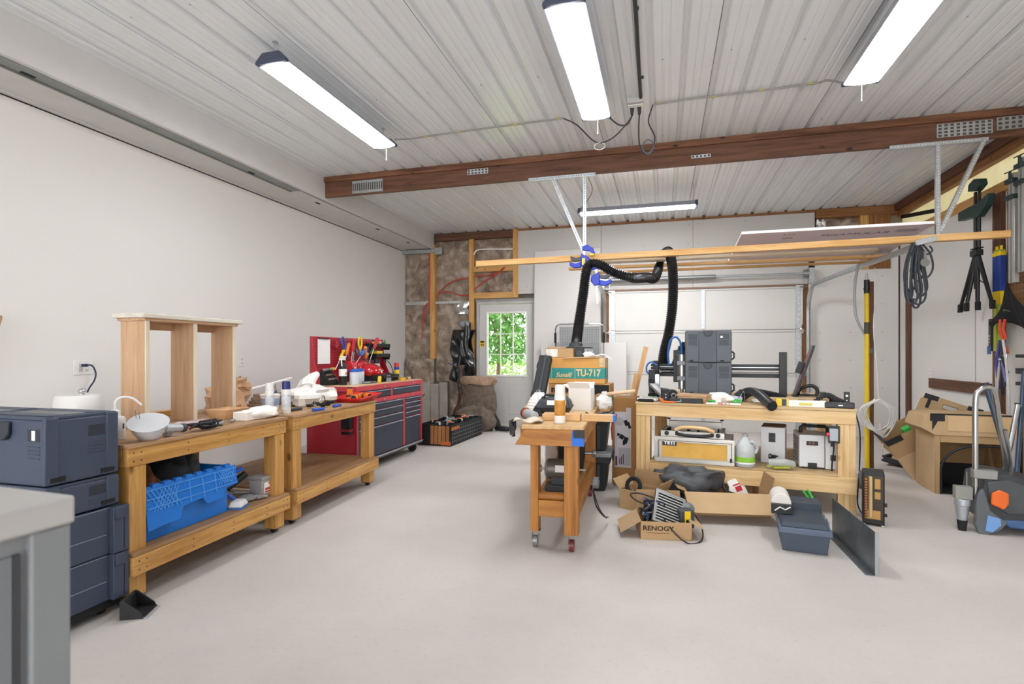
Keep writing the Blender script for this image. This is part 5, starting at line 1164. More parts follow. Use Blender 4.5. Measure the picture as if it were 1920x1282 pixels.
part('dome', t, wht, ang=15)(lambda m: m.lathe([(.10-.0009*k*k*.5-(.004 if k % 2 else 0), .011*k) for k in range(13)]+[(.0, .135)], 24))
part('finial', t, steel)(lambda m: m.cyl((0, 0, .13), (0, 0, .15), .01, n=10))

# ================================================================== narrow rolling cart
t = thing('rolling_cart', 'narrow brown wooden cart on casters in the middle of the floor', 'cart', (-.65, 3.2, 0), R(2.5))    # local x across, y back
brn = lambda a='z': WOOD('cart_brown', '#b37a3a', '#855020', a, rough=.45)
part('top', t, WOOD('cart_top', '#d3b184', '#b8915e', 'y', knots=False), .002)(lambda m: m.prism([(-.165, -.09), (.20, -.06), (.20, 1.42), (-.30, 1.42), (-.40, 1.15), (-.33, .7), (-.21, .45), (-.21, .2)], 'z', .75, .77))
part('front_apron', t, brn('x'), .003)(lambda m: m.prism([(-.215, .648), (.17, .648), (.17, .749), (-.15, .749)], 'y', -.05, -.01))
part('side_apron', t, brn('y'), .003)(lambda m: m.b(.16, .198, -.01, 1.40, .655, .749))
part('side_apron', t, brn('y'), .003)(lambda m: m.b(-.19, -.152, -.01, 1.40, .655, .749))
part('blue_tape', t, M('painters_tape', '#2b6fd0', .6))(lambda m: m.b(.13, .2, -.0515, -.05, .652, .74).b(.198, .2, -.05, .0, .652, .74))
part('black_clip', t, blk, .002)(lambda m: m.b(.14, .205, -.055, -.0505, .70, .75))
for xx, yy, w in ((-.11, .03, .05), (.12, -.005, .085), (.12, 1.30, .085), (-.11, 1.30, .05)):
    part('leg', t, brn('z'), .003)(lambda m: m.b(xx-w/2, xx+w/2, yy, yy+.085, .105, .648))
    cs = part('caster', t, steel, .001)(lambda m: m.b(xx-.032, xx+.032, yy+.01, yy+.075, .10, .105).b(xx-.022, xx-.019, yy+.025, yy+.06, .04, .1).b(xx+.019, xx+.022, yy+.025, yy+.06, .04, .1))
    part('wheel', cs, M('caster_red', '#6e2a30', .4) if xx > 0 else M('caster_clear', '#8f8f8f', .3, .5))(lambda m: m.cyl((xx-.014, yy+.042, .035), (xx+.014, yy+.042, .035), .035, n=20))
part('lower_rail', t, brn('x'), .003)(lambda m: m.b(-.085, .077, .03, .068, .20, .30))
part('side_rail', t, brn('y'), .003)(lambda m: m.b(.125, .163, .081, 1.299, .20, .295))
part('side_rail', t, brn('y'), .003)(lambda m: m.b(-.135, -.10, .116, 1.299, .20, .295))
part('shelf', t, WOOD('cart_shelf', '#b58a58', '#94693c', 'y', knots=False), .002)(lambda m: m.b(-.099, .124, .07, 1.38, .28, .298))
part('round_batten', t, brn('x'))(lambda m: m.cyl((-.085, .06, .32), (.07, .06, .32), .022, n=14))
t = thing('bench_grinder', 'grey bench grinder on the lower shelf of the cart', 'grinder', (-.66, 3.52, .298), R(4))
mgr = M('grinder_grey', '#6e6a64', .4, .5)
part('base', t, dgrey, .004)(lambda m: m.b(-.09, .09, -.07, .07, .0, .04).b(-.05, .05, -.05, .05, .04, .09))
part('motor', t, mgr, .004)(lambda m: m.cyl((-.075, 0, .135), (.085, 0, .135), .068, n=28))
part('end_bell', t, M('grinder_bell', '#84807a', .4, .5), .006)(lambda m: m.cyl((-.095, 0, .135), (-.075, 0, .135), .05, .068, 28).cyl((.085, 0, .135), (.10, 0, .135), .068, .052, 28))
part('name_plate', t, paper)(lambda m: m.at((.0, -.066, .15), (R(-14), 0, 0)).b(-.02, .05, -.005, .002, -.022, .022))
part('shaft', t, steel)(lambda m: m.cyl((-.16, 0, .135), (.17, 0, .135), .008, n=10).cyl((-.14, 0, .135), (-.12, 0, .135), .024, n=16))
t = thing('polishing_arbor', 'shaft with wheel and black hood behind the bench grinder', 'arbor', (-.64, 4.0, .298), R(4))
part('hood', t, blkm, ang=40)(lambda m: lump(m, (-.03, 0, .14), (.11, .16, .15), 71, .12, 20, 12))
part('shaft', t, steel)(lambda m: m.cyl((.05, .0, .16), (.16, .0, .16), .012, n=12))
part('wheel', t, mgr, .003)(lambda m: m.cyl((.135, 0, .16), (.155, 0, .16), .03, n=20))
t = thing('wrapped_post', 'plastic wrapped wooden block at the rear of the cart shelf', 'block', (-.76, 3.75, .298))
part('block', t, brn('z'), .003)(lambda m: m.b(-.035, .04, -.04, .04, 0, .30))
part('wrap', t, M('clear_film', '#cfd0d2', .15, alpha=.4), ang=40)(lambda m: m.tube([(0, -.05, .12), (.01, -.055, .2), (0, -.05, .29)], .05, 9, rf=lambda i: (.03, .05, .035)[i]))
t = thing('wire_hank', 'hank of grey wire hung on the side rail of the cart', 'wire', (-.475, 3.60, .34), R(2))
part('hank', t, M('grey_hank', '#87888a', .5, .4))(lambda m: m.tube(coil((.03, 0, -.0), .065, 8, 'x', .004, 14, .08, 3, .5), .003, 5))
part('tail', t, blk)(lambda m: m.tube(smoothpath([(.03, -.02, -.06), (.05, .0, -.16), (.09, .1, -.25), (.11, .25, -.30)]), .005, 6).tube(smoothpath([(.03, .0, -.06), (.06, .1, -.2), (.10, .22, -.3)]), .004, 6))
# on the cart
ZQ = .771
t = thing('hand_planer_case', 'black moulded hand tool case with red lettering on the cart', 'tool case', (-.73, 3.72, ZQ), R(4))
part('case', t, M('case_charcoal', '#34373c', .5), .02)(lambda m: m.taper(0, 0, 0, .055, .19, .20, .24, .25).taper(0, 0, .055, .115, .24, .25, .20, .2))
part('seam', t, blkm)(lambda m: m.b(-.122, .122, -.127, .127, .053, .058))
part('handle', t, blk, .006)(lambda m: m.tube([(-.07, -.06, .11), (-.06, -.06, .14), (.06, -.06, .14), (.07, -.06, .11)], .01, 8))
part('label', t, paper)(lambda m: m.at((0, -.115, .09), (R(-20), 0, 0)).b(-.04, .09, -.003, .0, -.015, .018))
text('SKIL', .028, M('lettering_red', '#c23a34', .6), t, (.055, -.119, .092), (R(70), 0, 0), bold=.001)
t = thing('white_carton', 'open white carton with raised flaps on the cart', 'box', (-.60, 4.12, ZQ), R(-3))
part('carton', t, paper, .002)(lambda m: m.obox(-.085, .085, -.08, .08, 0, .165, .003))
part('flap', t, paper)(lambda m: m.at((.0, -.08, .165), (R(50), 0, 0)).b(-.08, .08, 0, .003, 0, .07))
part('flap', t, paper)(lambda m: m.at((-.085, 0, .165), (0, R(-60), 0)).b(-.002, 0, -.07, .07, 0, .05))
part('flap', t, paper)(lambda m: m.at((.0, .08, .165), (R(-40), 0, 0)).b(-.08, .08, 0, .003, 0, .05))
t = thing('shop_bag', 'white plastic bag slumped beside the white carton', 'bag', (-.44, 4.2, ZQ))
part('bag', t, mbag, ang=30)(lambda m: lump(m, (0, 0, .05), (.06, .09, .055), 73, .25, 16, 10))
part('knot', t, mbag, ang=40)(lambda m: lump(m, (.0, .02, .11), (.025, .035, .02), 74, .4, 9, 6, flat=False))
spray('tall orange and white lubricant can at the front of the cart', -.61, 3.27, ZQ, .034, .235, wht, wht, M('can_amber', '#c98a34', .4, var=.35, scale=25), grp='spray cans on the cart')
t = thing('wood_block', 'thick pine block lying behind the lubricant can', 'wood block', (-.635, 3.42, ZQ), R(4))
part('block', t, pine('x'), .003)(lambda m: m.b(-.11, .13, -.06, .06, 0, .042))
part('end_grain', t, WOOD('end_grain', '#c49a68', '#a57a4a', 'x'))(lambda m: m.b(.13, .1308, -.058, .058, .002, .040))
t = thing('taped_board', 'pine board with blue taped end jutting off the cart', 'board', (-.42, 3.40, ZQ), R(0))
part('board', t, pine('x'), .002)(lambda m: m.b(-.06, .12, .0, .08, 0, .04))
part('blue_tape', t, M('painters_tape', '#2b6fd0', .6), .002)(lambda m: m.b(.12, .135, -.001, .081, -.001, .041))
t = thing('pry_bar', 'thin dark pry bar lying over the taped board', 'pry bar', (-.47, 3.62, ZQ+.005), R(-20))
part('bar', t, M('bar_grey', '#5c5e62', .4, .7), .002)(lambda m: m.bar((0, 0, .01), (.02, .16, .012), .014, .008).bar((0, 0, .01), (-.01, -.04, .03), .014, .008))
part('claw', t, M('bar_grey', '#5c5e62', .4, .7), .001)(lambda m: m.taper(.022, .17, .004, .018, .03, .03, .018, .02))
t = thing('mallet_handle', 'bare wooden mallet handle sticking out behind the bag', 'mallet', (-.40, 4.40, ZQ))
part('handle', t, M('bare_handle', '#d8b490', .6))(lambda m: m.cyl((-.08, 0, .09), (.19, -.03, .13), .017, .014, 12))
part('head', t, M('mallet_head', '#b58a5c', .6), .005)(lambda m: m.cyl((-.10, -.05, .05), (-.10, .05, .05), .05, n=18))
t = thing('hand_grinder', 'grey and orange hand grinder lying at the cart left edge', 'grinder', (-.83, 3.38, ZQ), R(35))
part('body', t, lgrey, .006)(lambda m: m.cyl((0, -.10, .035), (0, .04, .035), .026, .032, 16))
part('collar', t, M('collar_orange', '#c0552c', .5), .002)(lambda m: m.cyl((0, .04, .035), (0, .062, .035), .033, n=18))
part('disc', t, blk)(lambda m: m.cyl((0, .062, .035), (0, .072, .035), .036, n=20))
t = thing('black_bracket', 'tangled black brackets and white clips on the cart', 'hardware', (-.83, 3.62, ZQ))
part('bracket', t, blk, .004)(lambda m: m.taper(.0, 0, 0, .07, .09, .10, .03, .04).bar((-.03, .05, .03), (.03, .09, .12), .03, .03))
part('clip', t, paper, .002)(lambda m: m.bar((-.02, .03, .08), (.01, .06, .10), .012, .012).bar((.0, .0, .07), (.03, .03, .09), .01, .01))
part('wire', t, steel)(lambda m: m.tube(smoothpath([(.0, .05, .1), (-.03, .1, .16), (-.02, .14, .17)]), .003, 5))
t = thing('paper_liner', 'crumpled pale paper spilling over the cart front edge', 'paper', (-.79, 3.20, ZQ), R(5))
part('sheet', t, M('pale_liner', '#d8cbb8', .8, var=.15, scale=20), ang=40, solid=.002)(lambda m: m.grid(12, 8, lambda u, v: (-.09+.17*u, -.03+.13*v, .012+.012*math.sin(8*u+3*v)+.01*math.sin(14*v+2*u))))
t = thing('speckled_cloth', 'black and white speckled cloth hanging off the cart corner', 'cloth', (-.895, 3.28, .70), R(10))
part('cloth', t, M('speckle', '#4a4a4c', .8, var=.9, scale=22), ang=60, solid=.003)(lambda m: m.grid(8, 8, lambda u, v: (-.02+.02*math.sin(6*u+4*v), -.05+.10*u, -.02+.10*v)))
# ================================================================== large pale workbench in front of the garage door
BR = R(-7.2); BO = Vector((-.22, 4.69, 0))
def W(x, y, z=0):           # bench-local point to world: x along the front, y back
    c_, s_ = math.cos(BR), math.sin(BR); return (BO.x+x*c_-y*s_, BO.y+x*s_+y*c_, z)
BL, BD = 1.60, 1.2
t = thing('router_table', 'large pale lumber workbench before the garage door', 'workbench', BO, BR)
npine = lambda a='x': WOOD('new_pine', '#dfc192', '#c79f66', a)
part('top', t, WOOD('osb_top', '#d2b68c', '#b8986a', 'x', knots=False), .002)(lambda m: m.b(-.005, BL+.005, -.005, BD, .77, .788))
part('front_apron', t, npine('x'), .003)(lambda m: m.b(0, BL, 0, .038, .672, .769))
part('back_apron', t, npine('x'), .003)(lambda m: m.b(0, BL, BD-.038, BD, .672, .769))
for xx in (0, BL-.038): part('end_apron', t, npine('y'), .003)(lambda m: m.b(xx, xx+.038, .039, BD-.039, .672, .769))
for xx in (.0, BL-.117):
    for yy in (.005, BD-.095):
        for k in range(3): part('leg_ply', t, npine('z'), .002)(lambda m: m.b(xx+.039*k, xx+.039*k+.038, yy, yy+.088, 0, .671))
part('lower_rail', t, npine('x'), .003)(lambda m: m.b(.118, BL-.001, -.034, .004, .165, .285))
part('lower_rail', t, npine('x'), .003)(lambda m: m.b(.0, BL, BD-.004, BD+.034, .165, .285))
for xx in (.118, BL-.156): part('cross_rail', t, npine('y'), .003)(lambda m: m.b(xx, xx+.037, .094, BD-.096, .165, .285))
part('shelf', t, WOOD('osb_shelf', '#c9ac80', '#aa8a5c', 'x', knots=False), .002)(lambda m: m.b(.118, BL-.118, -.03, BD-.1, .286, .303))
ZB = .789; ZH = .304
# ------------------------------------------------------------------ gantry router
t = thing('gantry_router', 'black gantry router with long twin rails across the workbench', 'router', W(.0, .0, ZB), BR)
part('bed', t, WOOD('spoil_board', '#d0b48c', '#b3946a', 'x', knots=False), .002)(lambda m: m.b(.14, 1.48, .40, 1.1, .0, .04))
part('side_rail', t, blk, .003)(lambda m: m.b(.05, .11, .32, 1.15, 0, .05))
part('side_rail', t, blk, .003)(lambda m: m.b(1.5, 1.55, .45, 1.15, 0, .05))
part('upper_rail', t, blk, .003)(lambda m: m.b(.02, 1.19, .70, .74, .255, .31))
part('lower_rail', t, blk, .003)(lambda m: m.b(.02, 1.19, .70, .74, .19, .225))
part('guide_rod', t, steel)(lambda m: m.cyl((.02, .69, .24), (1.19, .69, .24), .004, n=10).b(.02, 1.19, .698, .70, .279, .284))
part('upright', t, blk, .003)(lambda m: m.b(1.13, 1.19, .60, .66, .0, .42))
part('upright', t, blk, .003)(lambda m: m.b(.05, .10, .62, .70, .0, .34))
part('carriage', t, blk, .004)(lambda m: m.b(.24, .33, .60, .70, .14, .44).b(.27, .33, .55, .60, .2, .40))
part('spindle', t, steel, .002)(lambda m: m.cyl((.32, .56, .08), (.32, .56, .40), .033, n=20).cyl((.32, .56, .05), (.32, .56, .08), .015, n=14))
for z_ in (.16, .30): part('spindle_clamp', t, M('router_grey', '#6a6c70', .4, .6), .003)(lambda m: m.b(.28, .355, .52, .6, z_, z_+.04))
mair = M('air_line_blue', '#2a68b0', .4)
part('air_line', t, mair)(lambda m: m.tube(smoothpath([(.20, .60, .30), (.195, .58, .42), (.22, .56, .53), (.27, .56, .56), (.31, .57, .5), (.32, .58, .40)]), .009, 8))
part('air_line', t, mair)(lambda m: m.tube(smoothpath([(.11, .46, .30), (.06, .44, .33), (.02, .44, .29), (.03, .44, .23), (.10, .44, .2), (.12, .42, .1)]), .008, 8))
part('stop_post', t, steel, .002)(lambda m: m.b(.10, .14, .40, .44, .0, .22))
part('bracket', t, blk, .003)(lambda m: m.b(.04, .10, .42, .48, .10, .26).bar((.06, .40, .16), (.10, .20, .05), .04, .03))
t = thing('control_tablet', 'flat control screen standing tilted at the end of the gantry', 'screen', W(1.235, .63, ZB), BR, rot=(0, R(18), R(-9)))
part('panel', t, blk, .004)(lambda m: m.b(-.010, .008, -.13, .13, .05, .50))
part('back_plate', t, M('panel_grey', '#8c9090', .4, .4), .002)(lambda m: m.b(.008, .012, -.12, .12, .09, .46))
part('red_edge', t, M('edge_red', '#a83a50', .4))(lambda m: m.b(-.012, -.010, -.132, -.12, .10, .45))
part('mount', t, blk, .003)(lambda m: m.b(-.06, -.011, -.03, .03, .24, .34).b(-.02, .02, -.06, .06, .0, .05))
t = thing('cable_chain', 'black drag chain loop and plate at the right end of the bench', 'cable chain', W(1.38, .22, ZB), BR)
def links(m):
    P = smoothpath([(.0, .14, .02), (.05, .12, .07), (.09, .08, .075), (.13, .03, .05), (.17, .0, .03)], 3)
    for i, p in enumerate(P): m.c(p.x, p.y, max(p.z, .02), .025, .045, .036)
part('links', t, blk, .003)(links)
part('loop', t, blk, .003)(lambda m: m.tube(smoothpath([(-.10, .5, .05), (-.08, .46, .1), (.0, .46, .13), (.045, .45, .10), (.03, .43, .045), (-.06, .42, .05), (-.12, .40, .03)]), .016, 8))
part('end_plate', t, blk, .002)(lambda m: m.b(.165, .205, -.06, -.052, .0, .115))
part('plate_holes', t, wht)(lambda m: [m.cyl((.185, -.0625, z), (.185, -.0605, z), r, n=10) for z, r in ((.085, .009), (.05, .005), (.03, .005))])
part('foot', t, blk, .004)(lambda m: m.b(.0, .21, -.05, .20, .0, .018))
# ------------------------------------------------------------------ pair of cases standing on end
def stand_case(label, z, h):
    t = thing('upright_case', label, 'case', W(.36, .44, z), BR, 'slate cases stacked on the large workbench')
    mg = M('case_slate', '#53585f', .5, var=.04)
    part('body', t, mg, .008)(lambda m: m.b(0, .385, 0, .28, .004, h))
    part('side_band', t, M('case_slate_pale', '#6d716f', .5), .003)(lambda m: m.b(-.004, .0, .02, .27, .01, h-.01))
    part('centre_panel', t, M('case_slate_mid', '#4c5158', .5), .004)(lambda m: m.b(.115, .265, -.010, 0, .006, h-.004))
    part('latch', t, M('case_slate_dark', '#3c4046', .5), .005)(lambda m: m.prism([(.15, h-.002), (.235, h-.002), (.215, h-.05), (.17, h-.05)], 'y', -.018, -.010))
    for a, b in ((.03, .10), (.285, .365)):
        for k in range(4): part('rib', t, M('case_slate_dark', '#3c4046', .5), .001)(lambda m: m.b(a, b, -.004, 0, h-.09-.013*k, h-.085-.013*k))
        part('card_slot', t, M('case_slate_dark', '#3c4046', .5), .002)(lambda m: m.b(a, b, -.003, 0, h-.075, h-.03))
        part('foot_notch', t, blkm)(lambda m: m.b(a+.01, a+.04, -.003, 0, .012, .024))
    part('handle', t, blk, .004)(lambda m: m.tube([(.385, .10, h*.1), (.405, .10, h*.15), (.405, .10, h*.3), (.385, .10, h*.35)], .008, 8))
    return t
stand_case('lower of two slate cases stacked on the large workbench', .830, .285)
u = stand_case('upper of two slate cases stacked on the large workbench', 1.1155, .285)
part('white_tag', u, paper)(lambda m: m.b(.295, .315, -.0045, -.003, .22, .236))
# ------------------------------------------------------------------ clutter on the bench top
t = thing('rubber_roller', 'black rubber roller with hollow end lying toward the camera', 'roller', W(.22, .28, ZB), BR, rot=(0, 0, R(20)))
part('sleeve', t, blk, .006)(lambda m: m.cyl((0, -.14, .05), (0, .14, .05), .05, n=24))
part('core', t, steel)(lambda m: m.cyl((0, -.16, .05), (0, -.14, .05), .022, n=18))
part('bore', t, blkm)(lambda m: m.cyl((0, -.161, .05), (0, -.16, .05), .014, n=16))
t = thing('metal_tube', 'short silver tube lying beside the rubber roller', 'tube', W(.34, .30, ZB), BR, rot=(0, 0, R(20)))
part('tube', t, steel, .002)(lambda m: m.cyl((0, -.15, .026), (0, .15, .026), .026, n=20))
part('bore', t, dgrey)(lambda m: m.cyl((0, -.151, .026), (0, -.15, .026), .019, n=18))
t = thing('linear_clamp', 'grey slide clamp standing on edge left of the roller', 'clamp', W(.20, .12, ZB), BR, rot=(0, 0, R(14)))
part('rail', t, M('clamp_rail', '#9a9a98', .4, .6), .002)(lambda m: m.bar((0, -.05, .05), (-.04, .20, .13), .05, .025))
part('end_block', t, blk, .004)(lambda m: m.b(-.025, .035, -.10, -.05, 0, .11))
part('bolt', t, steel)(lambda m: m.cyl((.005, -.103, .04), (.005, -.099, .04), .006, n=10).cyl((.005, -.103, .065), (.005, -.099, .065), .006, n=10))
def tube_pack(label, x, y, cols_, seed, n=4):
    t = thing('marker_tubes', label, 'markers', W(x, y, ZB), BR, rot=(0, 0, R(80)+BR)); rnd = random.Random(seed)
    for k in range(n):
        c_ = cols_[k % len(cols_)]
        part('tube', t, M('mk_'+c_, c_, .4))(lambda m: m.cyl((.028*k, -.08+.02*rnd.random(), .013), (.028*k, .07, .013), .012, n=10))
        part('cap', t, blk if k % 2 else paper)(lambda m: m.cyl((.028*k, .07, .013), (.028*k, .095, .013), .013, n=10))
tube_pack('row of white and green marker tubes at the left bench corner', .09, .20, ['#e4e2de', '#46b04e', '#d0ccc8', '#58b85c'], 3, 5)
tube_pack('row of pink and white marker tubes at the left bench corner', .09, .07, ['#d8c0c4', '#e6e4e0', '#b85a64', '#3fa64a'], 4, 4)
t = thing('drill_tray', 'flat black bit tray at the left bench edge', 'tray', W(.03, .03, ZB), BR)
part('tray', t, blkm, .003)(lambda m: m.b(-.02, .11, -.02, .02, 0, .02))
part('insert', t, dgrey, .002)(lambda m: m.b(-.01, .10, -.012, .012, .02, .024))
t = thing('trigger_clamp', 'orange trigger clamp on the front edge of the bench', 'clamp', W(.23, .0, ZB), BR)
part('jaw', t, org, .004)(lambda m: m.prism([(-.04, .035), (-.015, .04), (.0, .015), (.09, .012), (.09, 0), (-.02, 0)], 'y', -.012, .012))
part('screw', t, steel)(lambda m: m.cyl((.09, 0, .008), (.14, 0, .012), .006, n=8).cyl((.13, 0, .012), (.135, 0, .03), .008, n=8))
t = thing('battery_pack', 'long black rectangular case at the bench front edge', 'case', W(.36, .03, ZB), BR)
part('case', t, blk, .003)(lambda m: m.b(-.09, .17, -.015, .06, 0, .036))
part('lead', t, blk)(lambda m: m.tube(smoothpath([(-.09, .02, .015), (-.12, .015, .02), (-.15, .03, .01)]), .006, 6))
t = thing('mdf_blocks', 'stack of thin tan panels before the slate cases', 'panels', W(.46, .20, ZB), BR, rot=(0, 0, R(-32)))
for k in range(3): part('panel', t, WOOD('mdf', '#caa884', '#b48e68', 'x', knots=False), .002)(lambda m: m.at((0, 0, .022*k), (0, 0, R(3*k))).b(-.15, .13, -.075, .075, 0.0, .021))
t = thing('cloth_wad', 'wad of white cloth lying before the slate cases', 'cloth', W(.66, .25, ZB))
part('cloth', t, paper, ang=25)(lambda m: lump(m, (0, 0, .03), (.10, .07, .045), 81, .3, 16, 9))
part('corner', t, M('cloth_blue_grey', '#b9c0cc', .8), ang=30)(lambda m: lump(m, (.11, .02, .02), (.06, .05, .03), 82, .3, 12, 8))
t = thing('vacuum_nozzle', 'black curved vacuum nozzle overhanging the bench front', 'nozzle', W(.95, .16, ZB), BR)
mvn = M('nozzle_black', '#2d2f32', .35)
part('elbow', t, mvn, ang=30)(lambda m: m.tube(smoothpath([(-.14, .22, .04), (-.09, .18, .085), (-.03, .10, .09), (.02, -.02, .065), (.06, -.14, .03), (.09, -.22, .005)], 5), .04, 18, rf=lambda i: .028+.0008*i if i < 14 else .039))
part('mouth', t, blkm)(lambda m: m.cyl((.0905, -.221, .0045), (.092, -.226, .0035), .034, n=18))
part('hose_end', t, mvn, ang=15)(lambda m: hose(m, [(-.13, .20, .03), (-.03, .28, .08), (.1, .3, .06), (.22, .28, .035)], .032, .012, 12))
part('coupling', t, dgrey, .003)(lambda m: m.tube([(-.15, .23, .03), (-.13, .21, .05), (-.11, .195, .07)], .045, 14))
part('clip', t, steel)(lambda m: m.tube(smoothpath([(-.15, .15, .0), (-.13, .16, .05), (-.11, .15, .09), (-.10, .14, .04), (-.11, .13, .0)]), .003, 5))
t = thing('steel_ruler', 'white ruler strip with red marks along the bench front', 'ruler', W(.66, .01, ZB), BR)
part('strip', t, wht, .001)(lambda m: m.b(-.10, .16, -.012, .02, 0, .012))
part('marks', t, M('mark_red', '#c02a38', .5))(lambda m: m.b(-.01, .03, -.0125, -.011, .002, .010).b(.04, .055, -.0125, -.011, .002, .010).b(.07, .08, -.0125, -.011, .002, .010))
t = thing('spring_clamps', 'small green spring clamp behind the white ruler', 'clamp', W(.60, .08, ZB), BR)
for k in range(2): part('jaw', t, grn, .003)(lambda m: m.at((0, 0, .002), (0, 0, R(30*k))).b(-.03, .03, -.008, .008, .012*k, .012+.012*k))
part('spring', t, steel)(lambda m: m.cyl((0, 0, .0), (0, 0, .035), .005, n=8))
t = thing('green_clip', 'small green clip beside the vacuum nozzle', 'clip', W(.78, .22, ZB), BR)
part('jaw', t, grn, .003)(lambda m: m.b(-.03, .05, -.01, .01, 0, .02).b(-.01, .03, -.012, .012, .02, .03))
part('pin', t, steel)(lambda m: m.cyl((.0, -.014, .012), (.0, .014, .012), .004, n=8))
t = thing('spirit_level', 'white spirit level with yellow window on the bench front', 'level', W(1.20, .04, ZB), BR)
part('beam', t, wht, .003)(lambda m: m.b(-.09, .21, -.012, .014, 0, .05))
part('end_block', t, yel, .003)(lambda m: m.b(-.13, -.09, -.014, .016, 0, .058).b(-.055, -.04, -.013, .015, .0, .058))
part('vial_label', t, dgrey, .001)(lambda m: m.b(-.088, -.056, -.0135, -.012, .004, .055))
part('vial', t, M('vial_yellow', '#c9c03a', .2), .004)(lambda m: m.b(.03, .12, -.016, -.011, .015, .032))
t = thing('impact_driver', 'long black power tool at the right front bench corner', 'power tool', W(1.46, .05, ZB), BR, rot=(0, 0, R(-12)))
part('body', t, M('tool_black', '#26272a', .4), .008)(lambda m: m.b(-.06, .135, -.03, .02, 0, .045))
part('nose', t, dgrey, .003)(lambda m: m.cyl((-.06, -.005, .022), (-.10, -.005, .022), .018, .012, 14))
part('badge', t, paper)(lambda m: m.b(.03, .06, -.031, -.03, .018, .026))
t = thing('bench_scraps', 'white and orange offcuts scattered behind the level', 'scraps', W(1.12, .14, ZB), BR)
for k, (a, b, w_, h_, mm) in enumerate(((0, 0, .09, .018, 'p'), (.12, .02, .07, .022, 'o'), (-.1, .05, .06, .014, 'p'), (.2, .06, .08, .02, 'w'), (.02, .10, .07, .012, 'w'))):
    part('offcut', t, {'p': pine('x'), 'o': M('offcut_peach', '#dba878', .7), 'w': paper}[mm], .002)(lambda m: m.at((a, b, 0), (0, 0, R(23*k))).b(-w_/2, w_/2, -.02, .02, 0, h_))
t = thing('dark_bits', 'dark flat router parts scattered behind the bench scraps', 'router parts', W(1.12, .36, ZB), BR)
for k, (a, b) in enumerate(((0, 0), (.09, .03), (-.09, .06), (.17, -.02), (-.02, .10))):
    part('plate', t, (blk, dgrey)[k % 2], .003)(lambda m: m.at((a, b, 0), (0, 0, R(37*k))).b(-.05, .05, -.022, .022, 0, .012+.006*k))
part('fluff', t, paper, ang=30)(lambda m: lump(m, (-.16, .0, .01), (.06, .04, .018), 85, .4, 12, 7))

# ------------------------------------------------------------------ on the lower shelf
t = thing('drawer_box', 'silver drawer box with amber panel lettered YETI', 'drawer box', W(.165, -.02, ZH-.02+.02), BR)
malu = M('silver_frame', '#c2beb6', .35, .6, var=.04)
part('case', t, malu, .004)(lambda m: m.obox(0, .60, 0, .42, 0, .20, .012).b(.012, .588, .012, .41, .19, .20))
part('front_frame', t, malu, .004)(lambda m: m.b(-.01, .0, -.012, .0, 0, .205).b(0, .61, -.012, 0, .0, .035).b(.0, .61, -.012, 0, .17, .205).b(.585, .61, -.012, 0, .035, .17).b(.0, .03, -.012, 0, .035, .17))
part('front_panel', t, M('amber_panel', '#d8a84a', .5, var=.10, scale=10), .001)(lambda m: m.b(.05, .555, -.006, .0, .04, .165))
part('plate', t, M('navy_plate', '#20283c', .4), .001)(lambda m: m.b(.055, .17, -.010, -.006, .137, .178))
part('gap', t, blkm)(lambda m: m.b(.02, .59, -.0135, -.012, .176, .18).b(.02, .025, -.0135, -.012, .04, .176).b(.585, .589, -.0135, -.012, .04, .176))
text('YETI', .037, paper, t, (.112, -.0108, .157), FRONT, bold=.0015, sx=1.2)
part('latch', t, blk, .002)(lambda m: m.b(.575, .592, -.018, -.012, .03, .06))
t = thing('pedal_tray', 'silver framed tray with curved wooden handle on the drawer box', 'tray', W(.20, .02, ZH+.2006), BR)
part('frame', t, malu, .004)(lambda m: m.b(0, .50, 0, .03, 0, .05).b(0, .03, .03, .35, 0, .05).b(.47, .50, .03, .35, 0, .05).b(.03, .47, .32, .35, 0, .10).b(.03, .47, .03, .32, 0, .008))
part('grille', t, blkm, .001)(lambda m: [m.b(.04+.08*k, .05+.08*k, .035, .31, .009, .045) for k in range(6)])
part('handle', t, WOOD('handle_wood', '#dfbf92', '#c9a06c', 'x', knots=False), .0)(lambda m: m.tube(smoothpath([(.12, -.02, .062), (.18, -.028, .085), (.27, -.03, .09), (.36, -.028, .082), (.42, -.02, .058)]), .016, 12))
part('bracket', t, blk, .003)(lambda m: m.tube(smoothpath([(.13, -.02, .03), (.20, -.03, .022), (.27, -.032, .02), (.34, -.03, .022), (.41, -.02, .03)]), .013, 8).cyl((.13, -.02, .02), (.13, -.02, .06), .01, n=10).cyl((.41, -.02, .02), (.41, -.02, .06), .01, n=10))
part('knob', t, blk, .003)(lambda m: m.cyl((.05, -.012, .03), (.05, 0, .03), .018, n=14).cyl((.45, -.012, .03), (.45, 0, .03), .018, n=14).cyl((.03, .33, .11), (.03, .33, .12), .016, n=12).cyl((.47, .33, .11), (.47, .33, .12), .016, n=12))
t = thing('water_jug', 'clear plastic gallon jug with green label on the lower shelf', 'jug', W(.85, .03, ZH))
mj = M('jug_plastic', '#cdd1d2', .2, alpha=.8, var=.03)
part('jug', t, mj, ang=60)(lambda m: m.lathe([(0, 0), (.066, 0), (.073, .01), (.073, .13), (.07, .155), (.05, .195), (.022, .23), (.02, .245), (.02, .25)], 28))
part('cap', t, lgrey)(lambda m: m.lathe([(.022, .235), (.022, .257), (0, .258)], 18))
part('handle', t, mj)(lambda m: m.tube(smoothpath([(.035, -.04, .205), (.07, -.03, .19), (.085, -.02, .15), (.07, -.02, .11)]), .012, 8))
part('label', t, M('label_green', '#8cc43c', .5, var=.15, scale=30))(lambda m: m.lathe([(.0735, .04), (.0735, .08)], 28))
part('label_foot', t, paper)(lambda m: m.lathe([(.0736, .028), (.0736, .04)], 28))
